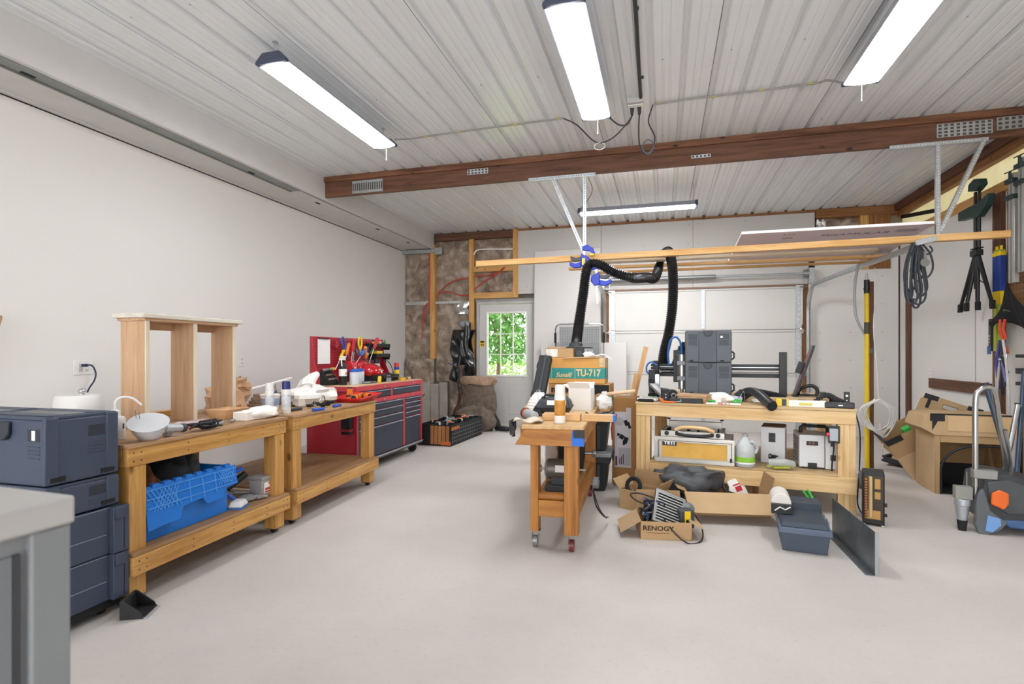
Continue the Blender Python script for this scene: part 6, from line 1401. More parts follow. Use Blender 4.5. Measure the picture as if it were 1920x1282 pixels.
mpw = M('unit_white', '#dcdde0', .4, var=.03)
t = thing('power_unit', 'white vented power unit at the back of the lower shelf', 'power unit', W(.97, .26, ZH), R(-14))
part('case', t, mpw, .004)(lambda m: m.b(0, .18, 0, .26, 0, .29))
part('side_vent', t, blkm)(lambda m: m.b(-.003, 0, .05, .15, .17, .27).b(-.003, 0, .05, .15, .02, .12))
part('top_plate', t, M('unit_top_brown', '#8a7868', .6), .002)(lambda m: m.b(.004, .176, .004, .256, .29, .296))
part('display', t, dgrey, .001)(lambda m: m.b(.06, .11, -.003, 0, .17, .245))
part('button', t, blk)(lambda m: m.b(.07, .10, -.005, -.003, .18, .20).b(.07, .10, -.005, -.003, .215, .235))
t = thing('power_unit', 'wide white power station with black top handle on the shelf', 'power unit', W(1.24, .13, ZH), R(-4))
part('case', t, mpw, .004)(lambda m: m.b(0, .175, 0, .30, .01, .26))
part('side_module', t, mpw, .004)(lambda m: m.b(.179, .285, -.01, .29, .004, .255))
part('foot', t, blk, .002)(lambda m: m.b(.02, .16, -.004, .28, 0, .012).b(.2, .27, .01, .28, 0, .004))
part('top_handle', t, blk, .003)(lambda m: m.tube([(.03, .14, .26), (.03, .14, .30), (.05, .14, .315), (.20, .14, .315), (.22, .14, .30), (.22, .14, .256)], .014, 8))
part('display', t, blk, .001)(lambda m: m.b(.05, .13, -.003, 0, .18, .213))
part('digits', t, M('digits_red', '#8a4a40', .5))(lambda m: m.b(.065, .08, -.004, -.003, .188, .205).b(.09, .105, -.004, -.003, .188, .205))
part('socket_panel', t, dgrey, .001)(lambda m: m.b(.212, .238, -.013, -.01, .18, .21))
part('socket_panel', t, dgrey, .001)(lambda m: m.b(.212, .255, -.013, -.01, .07, .115))
part('side_grille', t, M('grille_brown', '#8f8578', .6), .001)(lambda m: [m.b(-.004, 0, .03, .27, .04+.025*k, .055+.025*k) for k in range(8)])
part('port', t, blk, .003)(lambda m: m.b(.06, .12, -.02, 0, .012, .045))
t = thing('ski_goggles', 'clear and yellow tangled goggles at the shelf front', 'goggles', W(1.10, .01, ZH), R(10))
part('lens', t, M('goggle_clear', '#c8ccc8', .1, alpha=.6), ang=60)(lambda m: m.tube(smoothpath([(-.08, 0, .05), (-.03, -.03, .06), (.03, -.03, .055), (.09, .0, .04)]), .03, 12))
part('strap', t, M('lime_strap', '#bfc83a', .6, var=.25, scale=20))(lambda m: mess(m, (0, 0, .006), .10, .045, .035, 16, .006, 4))
part('buckle', t, blk)(lambda m: mess(m, (-.05, .02, .06), .04, .04, .05, 14, .005, 9))
t = thing('switch_box', 'small grey switch box with red knob mounted on the bench leg', 'switch', W(1.465, -.006, .55), BR)
part('box', t, M('switch_grey', '#a3abb2', .4), .004)(lambda m: m.b(-.04, .015, -.03, .0, 0, .09))
part('back_plate', t, blk, .003)(lambda m: m.b(-.045, .03, .0005, .006, -.02, .11))
part('knob', t, M('knob_red', '#c02a38', .35))(lambda m: m.cyl((-.04, -.015, .045), (-.06, -.015, .045), .015, n=14))
part('lead', t, blk)(lambda m: m.tube(smoothpath([(-.01, -.01, 0), (-.012, -.008, -.08), (-.02, .0, -.16), (-.02, .02, -.23)]), .006, 6))
# cables hanging down the right end of the table
t = thing('hanging_lead', 'dark lead hanging down the right end of the bench', 'cable', W(1.62, .1, .70), BR)
part('lead', t, blk)(lambda m: m.tube(smoothpath([(-.01, 0, .06), (.02, 0, -.1), (.015, 0, -.4), (.0, -.02, -.6), (.02, -.05, -.68), (.05, -.04, -.69)]), .005, 6))
part('spring_tail', t, steel)(lambda m: m.tube(coil((.01, .04, -.60), .012, 16, 'z', .012, 8), .002, 4))
t = thing('garden_shears', 'green handled shears leaning under the bench', 'shears', (1.02, 4.42, 0))
part('handle', t, grn, .003)(lambda m: m.bar((.04, .05, .10), (-.02, .1, .19), .02, .012).bar((.06, .03, .10), (.02, .1, .2), .018, .012))
part('blade', t, M('olive_blade', '#6f7a4a', .5), .001)(lambda m: m.bar((.05, .04, .10), (.12, .0, .0), .02, .006).bar((.05, .04, .10), (.09, -.01, .005), .02, .006))
# ================================================================== cartons and things on the floor before the large bench
def flap(m, loc, rot, b): m.at(loc, rot).b(*b); m.at()
t = thing('open_carton', 'square open brown carton holding a black ring', 'box', (-.14, 4.30, 0), R(-24))
part('carton', t, cardb, .002)(lambda m: m.obox(-.15, .15, -.12, .12, 0, .15, .005))
part('flap', t, cardb2)(lambda m: flap(m, (0, -.12, .15), (R(215), 0, 0), (-.15, .15, -.002, .002, 0, .11)))
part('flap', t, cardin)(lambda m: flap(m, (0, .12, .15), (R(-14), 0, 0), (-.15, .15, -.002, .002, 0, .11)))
part('flap', t, cardb)(lambda m: flap(m, (-.15, 0, .15), (0, R(-40), 0), (-.002, .002, -.12, .12, 0, .09)))
part('flap', t, cardb)(lambda m: flap(m, (.15, 0, .15), (0, R(25), 0), (-.002, .002, -.12, .12, 0, .09)))
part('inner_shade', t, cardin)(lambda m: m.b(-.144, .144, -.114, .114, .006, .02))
o = thing('rubber_ring', 'black rubber ring leaning in the square open carton', 'ring', (-.22, 4.30, .12), R(-24))
part('ring', o, rub)(lambda m: m.at((0, 0, .05), (R(75), 0, 0)).tube([(.055*math.cos(a), .055*math.sin(a), 0) for a in [k*math.pi/10 for k in range(20)]], .016, 8, closed=True))
part('groove', o, dgrey)(lambda m: m.at((0, 0, .05), (R(75), 0, 0)).tube([(.042*math.cos(a), .042*math.sin(a), 0) for a in [k*math.pi/10 for k in range(20)]], .005, 6, closed=True))
t = thing('open_carton', 'open brown carton lettered RENOGY full of cables', 'box', (.03, 3.60, 0), R(9))
part('carton', t, cardb, .002)(lambda m: m.obox(-.17, .15, 0, .30, 0, .115, .005))
part('flap', t, cardb2)(lambda m: flap(m, (-.17, .15, .115), (R(0), R(-122), R(0)), (-.002, .002, -.14, .13, 0, .15)))
part('flap', t, cardb2)(lambda m: flap(m, (.15, .15, .115), (0, R(118), 0), (-.002, .002, -.15, .13, 0, .09)))
part('flap', t, cardin)(lambda m: flap(m, (0, .30, .115), (R(-25), 0, 0), (-.16, .14, -.002, .002, 0, .13)))
text('RENOGY', .042, M('carton_ink', '#3a2a1c', .8), t, (-.06, -.0012, .072), FRONT, bold=.0012, sx=1.15)
part('ink_line', t, M('carton_ink', '#3a2a1c', .8))(lambda m: m.b(-.13, .01, -.0015, 0, .042, .044))
t = thing('cable_heap', 'heap of dark blue and black cables in the lettered carton', 'cable', (-.06, 3.78, .006), R(9))
part('black_leads', t, blk)(lambda m: mess(m, (.0, 0, .03), .09, .12, .17, 40, .006, 21))
part('blue_leads', t, M('lead_navy', '#27406e', .45))(lambda m: mess(m, (.0, .02, .05), .08, .10, .15, 22, .006, 22))
part('grey_leads', t, lgrey)(lambda m: mess(m, (-.02, .0, .06), .07, .09, .14, 12, .005, 23))
part('outer_loop', t, blk)(lambda m: m.tube(smoothpath([(-.03, -.05, .17), (-.12, -.03, .2), (-.15, .05, .22), (-.08, .12, .21), (.02, .08, .19)]), .005, 6).tube(smoothpath([(.03, -.09, .14), (.08, -.20, .07), (.17, -.25, .0), (.27, -.2, .004), (.30, -.05, .05), (.26, .05, .12)]), .005, 6))
t = thing('heat_sink', 'silver finned heat sink resting on the carton of cables', 'heat sink', (.03, 3.635, .085), rot=(R(-42), R(22), R(14)))
t.scale = (1.25, 1.25, 1.25)
part('frame', t, steel, .002)(lambda m: m.b(-.085, -.07, 0, .02, 0, .19).b(.07, .085, 0, .02, 0, .19).b(-.07, .07, 0, .02, 0, .012).b(-.07, .07, 0, .02, .178, .19))
part('fins', t, M('fin_white', '#d6d6d2', .4, .5), .001)(lambda m: [m.b(-.07, .07, .0, .006, .022+.0165*k, .0265+.0165*k) for k in range(10)])
part('core', t, blkm)(lambda m: m.b(-.07, .07, .012, .02, .012, .178))
t = thing('fan_unit', 'black fan unit with yellow sticker in the lettered carton', 'fan', (.135, 3.76, .05), R(20))
part('shell', t, dgrey, .01)(lambda m: m.b(-.05, .05, -.06, .06, .0, .12))
part('dome', t, M('grey_dome', '#6c7074', .35))(lambda m: m.sph((.04, .05, .10), (.05, .05, .045), 16, 10))
part('sticker', t, yel)(lambda m: m.b(-.02, .02, -.0615, -.06, .02, .115))
part('sticker_print', t, blkm)(lambda m: m.b(-.01, .01, -.0625, -.0615, .04, .06))
t = thing('open_carton', 'large flat brown carton with its front flap hanging forward', 'box', (.46, 4.25, 0), R(8))
part('carton', t, cardb, .002)(lambda m: m.obox(-.29, .30, 0, .42, 0, .17, .005))
part('flap', t, cardb2)(lambda m: flap(m, (0, 0, .17), (R(112), 0, 0), (-.31, .335, -.002, .002, 0, .24)))
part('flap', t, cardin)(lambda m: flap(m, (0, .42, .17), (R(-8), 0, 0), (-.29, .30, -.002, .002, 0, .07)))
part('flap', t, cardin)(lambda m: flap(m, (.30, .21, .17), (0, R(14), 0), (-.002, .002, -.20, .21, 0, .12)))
part('flap', t, cardb)(lambda m: flap(m, (-.29, .21, .17), (0, R(-70), 0), (-.002, .002, -.20, .21, 0, .07)))
part('printing', t, M('faint_ink', '#7a5632', .9))(lambda m: [m.b(-.12+.13*k, -.03+.13*k, -.0015, 0, .05, .058) for k in range(3)] + [m.b(-.12+.13*k, -.05+.13*k, -.0015, 0, .075, .081) for k in range(3)])
t = thing('paper_packet', 'white paper packets with red print in the large flat carton', 'packet', (.62, 4.52, .01), R(20))
part('packet', t, paper, .002)(lambda m: m.at((0, 0, .0), (R(-16), R(-18), 0)).b(-.06, .06, 0, .012, .06, .22))
part('packet', t, paper, .002)(lambda m: m.at((-.09, .01, .0), (R(-16), R(14), 0)).b(-.05, .05, 0, .012, .05, .17))
part('red_print', t, M('packet_red', '#c8303c', .6))(lambda m: m.at((0, 0, .0), (R(-16), R(-18), 0)).b(-.02, .03, -.002, 0, .12, .16).b(-.03, .04, -.002, 0, .17, .18))
part('black_strap', t, blk)(lambda m: m.tube(smoothpath([(-.18, 0, .18), (-.17, -.02, .13), (-.12, -.03, .11), (-.08, -.04, .1)]), .012, 8))
t = thing('folded_bag', 'grey black folded duffel lying over the carton corner', 'bag', (.18, 4.48, .0), R(10))
mdf_ = M('duffel_grey', '#4b4d50', .45, var=.4, scale=9, bump=.9, bscale=9)
part('bag', t, mdf_, ang=60)(lambda m: lump(m, (0, 0, .19), (.26, .13, .10), 91, .30, 28, 14, sq=.6))
part('base', t, mdf_, ang=60)(lambda m: lump(m, (-.07, .02, .09), (.17, .10, .10), 92, .12, 20, 10))
part('fold', t, M('duffel_dark', '#232427', .7))(lambda m: m.tube(smoothpath([(-.18, -.13, .11), (-.05, -.14, .10), (.08, -.13, .13), (.20, -.09, .12)]), .018, 8))
t = thing('parts_case', 'slate blue plastic parts bin with raised back on the floor', 'bin', (.69, 3.59, 0), R(-7))
msl = M('bin_slate', '#45505e', .5, var=.05); msl2 = M('bin_slate_top', '#3a444f', .55)
part('tub', t, msl, .005)(lambda m: m.taper(.13, .25, 0, .12, .24, .46, .265, .50))
part('rim', t, M('bin_rim', '#566377', .45), .004)(lambda m: m.b(-.012, .272, -.012, .512, .115, .15))
part('lid', t, msl2, .006)(lambda m: m.taper(.13, .20, .151, .175, .26, .40, .235, .36))
part('back_box', t, msl2, .006)(lambda m: m.b(.03, .26, .36, .51, .151, .22))
part('side_latch', t, lgrey, .002)(lambda m: m.b(.272, .28, .15, .26, .10, .165))
t = thing('paper_towel_roll', 'white roll with black bracket resting on the slate bin', 'roll', (.745, 3.90, .176), R(-7))
part('roll', t, M('roll_white', '#dcd8d0', .8, var=.03), .004)(lambda m: m.cyl((0, -.10, .062), (0, .12, .062), .058, n=24))
part('bracket', t, blk, .003)(lambda m: m.b(-.06, .06, -.135, -.101, .0, .06))
part('wire', t, wht)(lambda m: m.tube([(-.04, -.136, .02), (-.01, -.138, .045), (.02, -.137, .03), (.05, -.136, .05)], .004, 5))
t = thing('angle_sheet', 'bent grey sheet metal panel standing on the floor', 'sheet metal', (1.10, 3.32, 0), R(1))
mzn = M('zinc_sheet', '#7d8286', .38, .7, var=.25, scale=7)
part('upright', t, mzn, .001)(lambda m: m.b(0, .004, 0, .72, .0, .235))
part('lip', t, mzn, .001)(lambda m: m.b(-.045, -.0005, .0, .72, .0, .004))
part('end_fold', t, M('zinc_bright', '#a9adb0', .35, .7), .001)(lambda m: m.b(-.002, .018, -.004, .0, .0, .235))
t = thing('radiator_heater', 'small black heater with gold bars standing by the bench leg', 'heater', (1.40, 4.27, 0), R(-16))
part('shell', t, blk, .008)(lambda m: m.b(-.06, .07, 0.012, .18, .01, .37))
part('face', t, M('heater_dark', '#3a2d22', .5), .002)(lambda m: m.b(-.05, .06, .004, .012, .045, .35))
part('gold_tube', t, M('gold_tube', '#cdb07c', .35, .4), .003)(lambda m: m.cyl((-.012, -.002, .06), (-.012, -.002, .345), .012, n=12))
part('copper_bars', t, M('copper_bars', '#a4683c', .4, .5), .001)(lambda m: [m.b(-.045, -.03, -.002, .004, .05+.019*k, .063+.019*k) for k in range(15)])
part('gold_label', t, M('gold_label', '#b58a4a', .5), .001)(lambda m: m.b(.012, .045, .001, .004, .19, .24).b(.012, .045, .001, .004, .26, .33).b(-.03, .045, .001, .004, .05, .11))
part('foot', t, M('foot_pale', '#b9b4ac', .5), .003)(lambda m: m.b(.05, .07, .0, .03, 0, .011).b(-.06, -.04, 0, .03, 0, .011).b(-.06, .07, .14, .17, 0, .011))
part('knob', t, blk, .003)(lambda m: m.cyl((.07, .03, .15), (.085, .03, .15), .014, n=12).cyl((.07, .03, .08), (.085, .03, .08), .012, n=12))
part('cord_wrap', t, M('cord_grey_dark', '#55524e', .7))(lambda m: m.tube(coil((-.075, .09, .30), .05, 7, 'x', .004, 14, .1, 2, 1.2), .006, 6))

# ================================================================== yellow pole and cable by the track
t = thing('yellow_pole', 'tall yellow pole with black clamp head leaning on the track', 'pole', (2.035, 6.36, 0))
part('pole', t, M('pole_yellow', '#d9b81c', .4))(lambda m: m.cyl((0, 0, .0), (.0, .01, 1.82), .022, n=16))
part('collar', t, blk)(lambda m: m.cyl((0, .01, 1.82), (0, .01, 1.96), .026, n=16).cyl((0, .01, 1.86), (0, .01, 1.875), .03, n=16))
part('tip', t, steel)(lambda m: m.cyl((0, .01, 1.96), (0, .01, 2.03), .014, .008, 12))
part('grip', t, M('grip_dark', '#4a4436', .6))(lambda m: m.cyl((.0, .008, 1.40), (.0, .009, 1.52), .024, n=16))
t = thing('timber_strip', 'dark brown timber strip standing behind the yellow pole', 'timber', (2.10, 6.45, 0))
part('strip', t, dkwood('z'), .002)(lambda m: m.b(-.02, .02, -.02, .02, 0, 1.95))
part('tape', t, M('strip_tape', '#6d655c', .6))(lambda m: m.b(-.021, .021, -.021, .021, 1.2, 1.25))
t = thing('cable_coil', 'coil of white cable hanging beside the yellow pole', 'cable', (2.10, 6.30, .58))
mwc = M('white_cable', '#d8d6d2', .5)
def wc(m):
    for k in range(7):
        a = .10+.018*((k*3) % 4); m.tube(smoothpath([(.0+.008*k-.02, -.01*k*.3, .15), (-a, -.02-.004*k, .05), (-a*.95+.01*k, -.02, -.10), (0+.01*k, -.03, -.16-.012*k), (a, -.02, -.09), (a*.98, -.02-.003*k, .05), (.01*k-.02, -.01, .15)], 7), .0055, 6)
part('coils', t, mwc)(wc)
part('lead', t, mwc)(lambda m: m.tube(smoothpath([(.02, 0, .15), (.0, .0, .5), (-.02, .02, .9), (.01, .04, 1.25), (.0, .05, 1.5)]), .006, 6))
part('tail', t, mwc)(lambda m: m.tube(smoothpath([(.02, -.02, -.1), (.05, -.02, -.3), (.03, -.03, -.43)]), .006, 6).c(.03, -.03, -.44, .03, .02, .02))
t = thing('grey_hose', 'grey hose drooping from the track above the yellow pole', 'hose', (1.96, 6.42, 2.1))
part('hose', t, lgrey)(lambda m: m.tube(smoothpath([(.02, .02, .04), (-.02, .0, -.2), (-.01, .0, -.5), (.06, .0, -.68), (.1, .0, -.72)]), .014, 8))
part('end', t, dgrey)(lambda m: m.cyl((.09, 0, -.72), (.12, 0, -.73), .018, n=10))

# ================================================================== cardboard structures by the right wall
btape = M('black_tape', '#1c1c1e', .6)
t = thing('cardboard_house', 'large brown cardboard box with arched front opening and black taped corners', 'box', (2.24, 5.42, 0), R(-4))
part('side', t, cardb2, .002)(lambda m: m.b(0, .005, .0, .44, 0, .50))
part('side', t, cardb, .002)(lambda m: m.b(.52, .525, .0, .44, 0, .50))
part('back', t, cardin, .002)(lambda m: m.b(.006, .519, .435, .44, 0, .50))
arch = [(.04, .0)] + [(.04+.0, .2)] + [(.29-.25*math.cos(a), .22+.22*math.sin(a)) for a in [R(d) for d in range(10, 91, 10)]] + [(.485, .44), (.485, 0)]
part('front', t, cardb, .002)(lambda m: m.b(.006, .04, 0, .005, 0, .50).b(.485, .519, 0, .005, 0, .50).b(.041, .484, 0, .005, .44, .50))
part('arch_trim', t, blk)(lambda m: m.tube([(.045, .0, .0), (.045, .0, .16)] + [(.30-.255*math.cos(a), .0, .2+.22*math.sin(a)) for a in [R(d) for d in range(5, 91, 12)]] + [(.48, 0, .42)], .010, 6))
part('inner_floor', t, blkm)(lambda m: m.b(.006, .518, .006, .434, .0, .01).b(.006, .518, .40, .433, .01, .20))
part('upper_box', t, cardb2, .003)(lambda m: m.prism([(-.07, .66), (-.03, .68), (.56, .68), (.56, .501), (.0, .501), (-.10, .56)], 'y', -.01, .40))
part('upper_panel', t, M('kraft_light', '#cfae82', .85, var=.05), .001)(lambda m: m.b(.09, .55, -.014, -.01, .54, .668))
part('tape', t, btape)(lambda m: m.b(-.035, .07, -.0125, -.010, .62, .683).b(-.03, .56, -.0125, -.010, .675, .686))
part('tape', t, btape)(lambda m: m.prism([(-.02, .62), (.02, .62), (-.02, .54)], 'y', -.0125, -.0101))
t = thing('cardboard_screen', 'tall cardboard panel with hand hole and black tape behind the box', 'box', (2.62, 6.30, 0), rot=(R(-6), R(5), R(-14)))
def panel(m):
    m.prism([(-.22, .60), (-.18, .74), (-.10, .78), (.34, .66), (.38, .58), (.38, 0), (-.22, 0)], 'y', 0, .006)
part('panel', t, cardb2, .001)(panel)
part('hand_hole', t, M('hole_wall_grey', '#c9c5c0', .8), .012)(lambda m: m.at((.06, 0, .66), (0, R(14), 0)).b(-.06, .06, -.002, .007, -.022, .022))
part('hole_edge', t, cardin)(lambda m: m.at((.06, -.002, .66), (0, R(14), 0)).tube([(-.06, 0, -.022), (.06, 0, -.022), (.06, 0, .022), (-.06, 0, .022)], .005, 6, closed=True))
part('tape', t, btape)(lambda m: m.at((-.10, 0, .73), (0, R(14), 0)).b(-.06, .06, -.003, -.0005, .0, .05).b(-.02, .01, -.003, -.0005, -.09, .0))
part('tape', t, btape)(lambda m: m.at((.25, 0, .65), (0, R(14), 0)).b(-.06, .06, -.003, -.0005, .0, .045).b(-.01, .02, -.003, -.0005, -.07, .0))
t = thing('open_carton', 'tilted brown carton with black taped rim and green gadget inside', 'box', (2.40, 6.0, .32), rot=(R(8), R(-32), R(-8)))
t.scale = (1.2, 1.2, 1.2)
part('tray', t, cardb, .002)(lambda m: m.obox(-.22, .12, -.02, .30, .0, .16, .006))
part('flap', t, cardb2)(lambda m: flap(m, (-.05, -.02, .0), (R(160), 0, 0), (-.17, .17, -.003, .003, 0, .2)))
part('rim_tape', t, btape)(lambda m: m.b(-.225, -.215, -.025, .305, .13, .166).b(-.22, -.10, -.027, -.02, .12, .166))
part('rim_tape', t, btape)(lambda m: m.b(.03, .125, -.027, -.02, .12, .166))
part('gadget', t, grn, .006)(lambda m: m.b(-.06, .0, .05, .12, .10, .165))
part('gadget_case', t, blk, .006)(lambda m: m.b(-.14, .06, .03, .15, .06, .10))
part('prop', t, blkm)(lambda m: m.bar((-.1, .1, -.02), (.12, .1, -.30), .04, .04))
t = thing('strip_tray', 'low tray of dark blue and orange strips sloping by the wall', 'tray', (2.46, 6.62, 0), R(-38))
part('tray', t, dgrey, .003)(lambda m: m.at((0, 0, .02), (0, R(8), 0)).b(-.16, .50, -.10, -.08, 0, .05).b(-.16, .50, .2, .22, 0, .05).b(-.16, .50, -.08, .2, 0, .012).b(-.18, -.16, -.10, .22, 0, .06))
for k, c_ in enumerate(('#c9a888', '#22304c', '#2c3a58', '#c8c2bc', '#1f2838', '#b2502c', '#e0dcd6')):
    part('strip', t, M('strip_'+c_, c_, .6, var=.08), .003)(lambda m: m.at((-.10+.085*k, .06, .045-.01*k), (R(35), R(4), 0)).b(-.035, .035, -.14, .15, 0, .02))
t = thing('garment_bag', 'brown panel with black cloth hood behind the hand truck', 'panel', (2.95, 5.35, 0), R(-6))
part('panel', t, M('brown_panel', '#8f6544', .7, var=.06), .003)(lambda m: m.b(-.12, .16, 0, .03, 0, .74))
part('hood', t, blkm, ang=60)(lambda m: m.sph((.02, .01, .74), (.16, .05, .08), 18, 10, .8))
part('edge_tape', t, btape)(lambda m: m.b(-.126, -.12, -.004, .034, 0, .74))

# ================================================================== chrome framed trolley at the right edge
t = thing('folding_trolley', 'chrome tube trolley with black base and orange reflector', 'trolley', (2.04, 4.34, 0), R(-8))
tubeM = M('tube_chrome', '#b4b5b4', .22, .95)
part('handle', t, tubeM)(lambda m: m.tube(smoothpath([(-.01, 0, .20), (-.012, 0, .5), (-.01, 0, .88), (.015, 0, .955), (.06, .01, .97), (.10, .03, .93), (.15, .10, .72), (.21, .18, .48), (.23, .22, .36)], 8), .017, 12))
part('inner_tube', t, tubeM)(lambda m: m.tube(smoothpath([(.18, .1, .68), (.235, .18, .46), (.245, .2, .34)], 6), .012, 10))
part('base', t, M('trolley_black', '#36383b', .45, var=.15), .012)(lambda m: m.prism([(.0, .09), (.03, .36), (.12, .40), (.34, .36), (.75, .20), (.75, .12), (.2, .08)], 'y', -.02, .34))
part('side_panel', t, M('trolley_charcoal', '#45484b', .4, var=.2, scale=9), .008)(lambda m: m.prism([(.04, .34), (.15, .37), (.40, .27), (.42, .16), (.15, .14), (.06, .2)], 'y', -.035, -.02))
part('reflector', t, M('reflector_orange', '#e2661a', .2, coat=.6), .012)(lambda m: m.prism([(.055, .20), (.06, .275), (.10, .30), (.15, .28), (.15, .21), (.125, .17)], 'y', -.052, -.035))
part('skid', t, M('skid_blue', '#3e5a86', .45, var=.1), .01)(lambda m: m.prism([(.10, .10), (.75, .125), (.75, .05), (.45, .04), (.16, .05)], 'y', -.03, .33))
part('wheel_guard', t, M('guard_grey', '#5b5f63', .4), .006)(lambda m: m.prism([(-.01, .0), (.04, -.0), (.10, .03), (.14, .09), (.05, .16), (.015, .30), (-.02, .25), (-.03, .06)], 'y', -.06, -.02))
part('blue_pad', t, M('pad_blue', '#6d97cc', .35), .006)(lambda m: m.prism([(.02, .025), (.06, .02), (.105, .07), (.10, .115), (.035, .13)], 'y', -.068, -.06))
part('clamp_block', t, M('clamp_silver', '#8d8c88', .4, .6), .005)(lambda m: m.b(-.03, .10, -.03, .03, .36, .42))
part('support_leg', t, M('leg_silver', '#b5bac0', .35, .6), .004)(lambda m: m.cyl((-.085, -.01, .07), (-.085, -.01, .17), .028, .04, 16).cyl((-.085, -.01, .17), (-.085, -.01, .215), .046, n=16))
part('leg_box', t, M('leg_mesh', '#87867f', .5), .003)(lambda m: m.b(-.13, -.035, -.04, .02, .215, .30))
part('leg_pin', t, steel)(lambda m: m.cyl((-.06, -.01, .3), (-.06, -.01, .40), .003, n=6))
part('leg_foot', t, rub)(lambda m: m.cyl((-.085, -.01, .0), (-.085, -.01, .07), .022, .03, 14))
def ski(label, p, q, w, mat, name='frame_tube'):
    o = thing(name, label, 'tube', p, 0, 'tubes leaning behind the chrome trolley')
    d = Vector(q)-Vector(p)
    part('tube', o, mat)(lambda m: m.cyl((0, 0, 0), d, w, n=12))
    part('cap', o, blk)(lambda m: m.cyl(d, d*1.01, w*1.15, n=12))
nav = M('tube_navy', '#3b4a5e', .35, .4)
ski('blue grey tube crossing behind the trolley, leaning right', (2.62, 4.95, 0), (2.50, 5.2, .95), .02, nav)
ski('silver tube crossing behind the trolley, leaning left', (2.44, 4.92, 0), (2.66, 5.1, .80), .018, tubeM)
ski('upright silver tube at the right picture edge', (2.60, 4.75, 0), (2.62, 4.78, .95), .014, tubeM)
ski('dark navy strap tube leaning toward the right wall', (2.48, 4.80, 0), (2.78, 5.25, 1.05), .016, nav)

# ================================================================== hanging on the right wall
t = thing('tripod', 'black camera tripod hanging folded on the right wall', 'tripod', (3.05, 6.50, 2.25))
part('column', t, blk)(lambda m: m.cyl((0, .02, -.12), (0, .02, .42), .018, n=12).cyl((0, -.04, -.02), (0, -.04, .42), .016, n=12))
part('head', t, blk, .006)(lambda m: m.b(-.04, .03, -.06, .05, -.07, -.01).cyl((0, .05, -.05), (0, .09, -.05), .02, n=12).b(-.03, .03, -.07, .07, .0, .012))
for k, (dx, dy) in enumerate(((-.02, .26), (.02, -.22), (-.05, .08), (-.02, -.06))):
    lg = part('leg', t, blk)(lambda m: m.cyl((0, dy*.12, -.08), (dx, dy, -.56), .023, .016, 10))
    part('foot', lg, rub, .003)(lambda m: m.c(dx, dy*1.02, -.57, .035, .045, .07).cyl((dx, dy*1.05, -.62), (dx, dy*1.05, -.60), .024, n=12))
part('brace', t, blk)(lambda m: m.bar((0, .15, -.36), (0, 0, -.30), .008, .008).bar((0, -.14, -.36), (0, 0, -.30), .008, .008))
part('centre_tube', t, blk)(lambda m: m.cyl((0, 0, -.08), (0, .01, -.40), .02, n=12))
t = thing('work_support', 'dark green clamp jaw on twin posts high on the right wall', 'clamp', (3.06, 6.50, 2.66))
mdg = M('dark_green', '#1f3a36', .45)
part('jaw', t, mdg, .008)(lambda m: m.prism([(.30, .03), (.10, .04), (-.08, .04), (-.24, .09), (-.20, -.02), (-.06, -.10), (.06, -.08), (.30, -.06)], 'x', -.04, .03))
part('top_jaw', t, mdg, .008)(lambda m: m.prism([(.11, .20), (.10, .27), (.0, .30), (-.10, .27), (-.12, .21), (-.02, .17)], 'x', -.04, .03))
part('post', t, blk, .003)(lambda m: m.b(-.015, .005, .02, .05, .0405, .175).b(-.015, .005, -.05, -.02, .0405, .175))
def paint_pole(label, y, x=3.14):
    t = thing('boxed_level', label, 'level', (x, y, 1.22), 0, 'yellow and blue boxed levels on the right wall')
    part('rail', t, M('level_lime', '#aab43a', .45), .003)(lambda m: m.b(-.02, .02, -.022, .022, 0, .98))
    part('sleeve', t, M('sleeve_blue', '#27408e', .5), .002)(lambda m: m.b(-.023, .023, -.03, .03, .58, .92))
    part('sleeve_end', t, yel, .002)(lambda m: m.b(-.0235, .0235, -.0305, .0305, .45, .579))
    part('sleeve_end', t, yel, .002)(lambda m: m.b(-.0235, .0235, -.0305, .0305, .921, .96))
    part('hang_tag', t, yel, .002)(lambda m: m.b(-.004, .004, -.02, .02, .98, 1.02))
paint_pole('yellow ended blue sleeved level nearest the tripod', 6.34); paint_pole('yellow ended blue sleeved level nearest the pegboard', 6.27)
def track_clamp(label, y, z0, z1):
    t = thing('track_clamp', label, 'clamp', (3.12, y, z0), 0, 'aluminium track clamps on the right wall')
    part('track', t, M('aluminium_track', '#c6c6c2', .3, .7), .002)(lambda m: m.b(-.02, .02, -.045, .045, 0, z1-z0))
    part('groove', t, M('track_groove', '#8c8c88', .4, .6))(lambda m: m.b(-.0215, -.02, -.012, .012, .005, z1-z0-.1))
    part('head', t, M('clamp_dark_teal', '#1e3034', .4), .005)(lambda m: m.b(-.05, .03, -.055, .055, z1-z0-.09, z1-z0-.05).cyl((-.03, 0, z1-z0-.06), (-.03, 0, z1-z0+.02), .012, n=10))
    part('sliding_jaw', t, M('clamp_dark_teal', '#1e3034', .4), .005)(lambda m: m.b(-.05, .03, -.06, .06, z1-z0-.24, z1-z0-.2))
    part('tommy_bar', t, M('clamp_dark_teal', '#1e3034', .4))(lambda m: m.cyl((-.03, -.08, z1-z0+.015), (-.03, .08, z1-z0+.025), .006, n=8))
track_clamp('left of two aluminium track clamps on the pegboard', 6.04, 1.85, 2.86); track_clamp('right of two aluminium track clamps on the pegboard', 5.90, 1.93, 2.96)
t = thing('tool_apron', 'black cloth tool apron hanging on the pegboard', 'apron', (3.12, 5.97, 1.55))
part('cloth', t, blkm, ang=60, solid=.01)(lambda m: m.grid(10, 10, lambda u, v: (-.06-.03*math.sin(7*u+4*v), .27-.54*u, -.10+.36*v*(1-.75*abs(2*u-1))+.04*math.sin(5*u))))
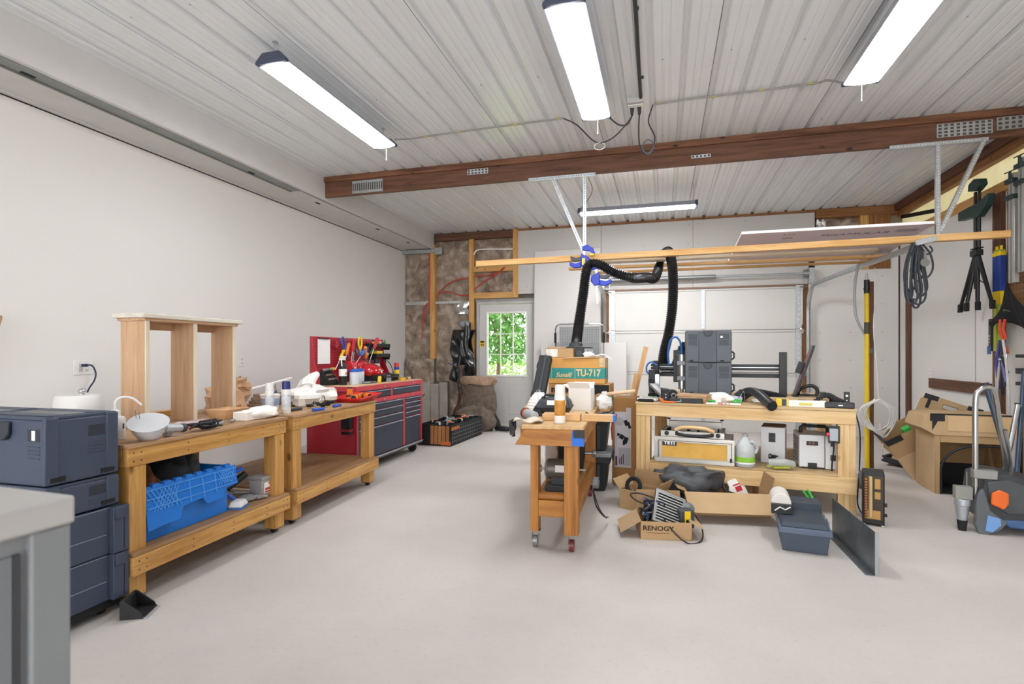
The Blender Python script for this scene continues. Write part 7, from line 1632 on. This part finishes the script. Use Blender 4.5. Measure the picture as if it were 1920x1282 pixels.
part('clip', t, steel)(lambda m: m.tube([(-.09, .04, .03), (-.11, .0, .05), (-.09, -.05, .03)], .004, 6))
t = thing('bungee_bundle', 'bundle of hanging bungee cords tied with a red loop', 'bungee cords', (3.0, 5.97, 1.32))
part('red_loop', t, M('loop_red', '#d6432c', .5))(lambda m: m.tube(smoothpath([(0, .04, .19), (-.01, .02, .08), (0, -.02, .0), (.0, -.04, .03), (-.005, -.02, .1), (.0, -.035, .19)]), .011, 8).tube(smoothpath([(0, .0, .0), (0, -.05, -.06), (0, -.08, -.12)]), .009, 8))
for k in range(9):
    c_ = ('#d6d4d0', '#26262a', '#4a4a9a', '#b8b6b2', '#1e1e22', '#3a3a42', '#7c7ab8', '#2c2c30', '#cfcdca')[k]
    ln_ = (.98, .35, .45, .9, .5, .42, .38, .3, .75)[k]; y0 = .05-.02*k
    part('cord', t, M('bungee_%d' % k, c_, .7, var=.35, scale=160))(lambda m: m.tube(smoothpath([(-.01*(k % 3), y0*.4, .0), (-.02-.008*(k % 3), y0, -.15), (-.02-.01*(k % 4), y0*1.1, -.55*ln_), (-.02, y0*(1.3 if k not in (0, 3) else 1.), -ln_)]), (.011 if k in (0, 3, 8) else .012), 8))
part('hook', t, steel)(lambda m: m.tube(smoothpath([(-.03, .08, -.4), (-.04, .1, -.46), (-.03, .12, -.42)]), .004, 6))
part('hook', t, steel)(lambda m: m.tube(smoothpath([(-.03, -.08, -.14), (-.04, -.11, -.2), (-.03, -.12, -.13)]), .005, 6))
part('white_tag', t, paper)(lambda m: m.at((-.04, -.05, -.16), (R(30), 0, R(80))).b(-.05, .03, -.003, .0, -.025, .025))
t = thing('black_hangers', 'row of black hook bars sticking out by the bungee cords', 'hooks', (3.10, 5.66, 1.0))
for k, z in enumerate((.16, .02, -.08)): part('hook_bar', t, blk, .003)(lambda m: m.b(-.12, .1, -.05, .09, z, z+.03+.02*(k == 1)))
part('upright', t, blk, .003)(lambda m: m.b(.08, .12, -.02, .02, -.2, .3))
outlet('wall outlet above the dark rail on the right wall', 7.88, .95, 1, XR+.02, -1)
t = thing('vertical_trowel', 'grey label holder with blue tag beside the boxed levels', 'tag', (3.14, 6.425, 1.22))
part('holder', t, dgrey, .002)(lambda m: m.b(-.02, .02, -.02, .02, .0, .32))
part('tag', t, M('tag_blue', '#3e5a92', .5), .002)(lambda m: m.b(-.026, -.0205, -.03, .03, -.03, .05))
part('badge', t, M('badge_tan', '#c9b48a', .5))(lambda m: [m.cyl((-.0205, 0, .09+.03*k), (-.023, 0, .09+.03*k), .009, n=10) for k in range(3)])
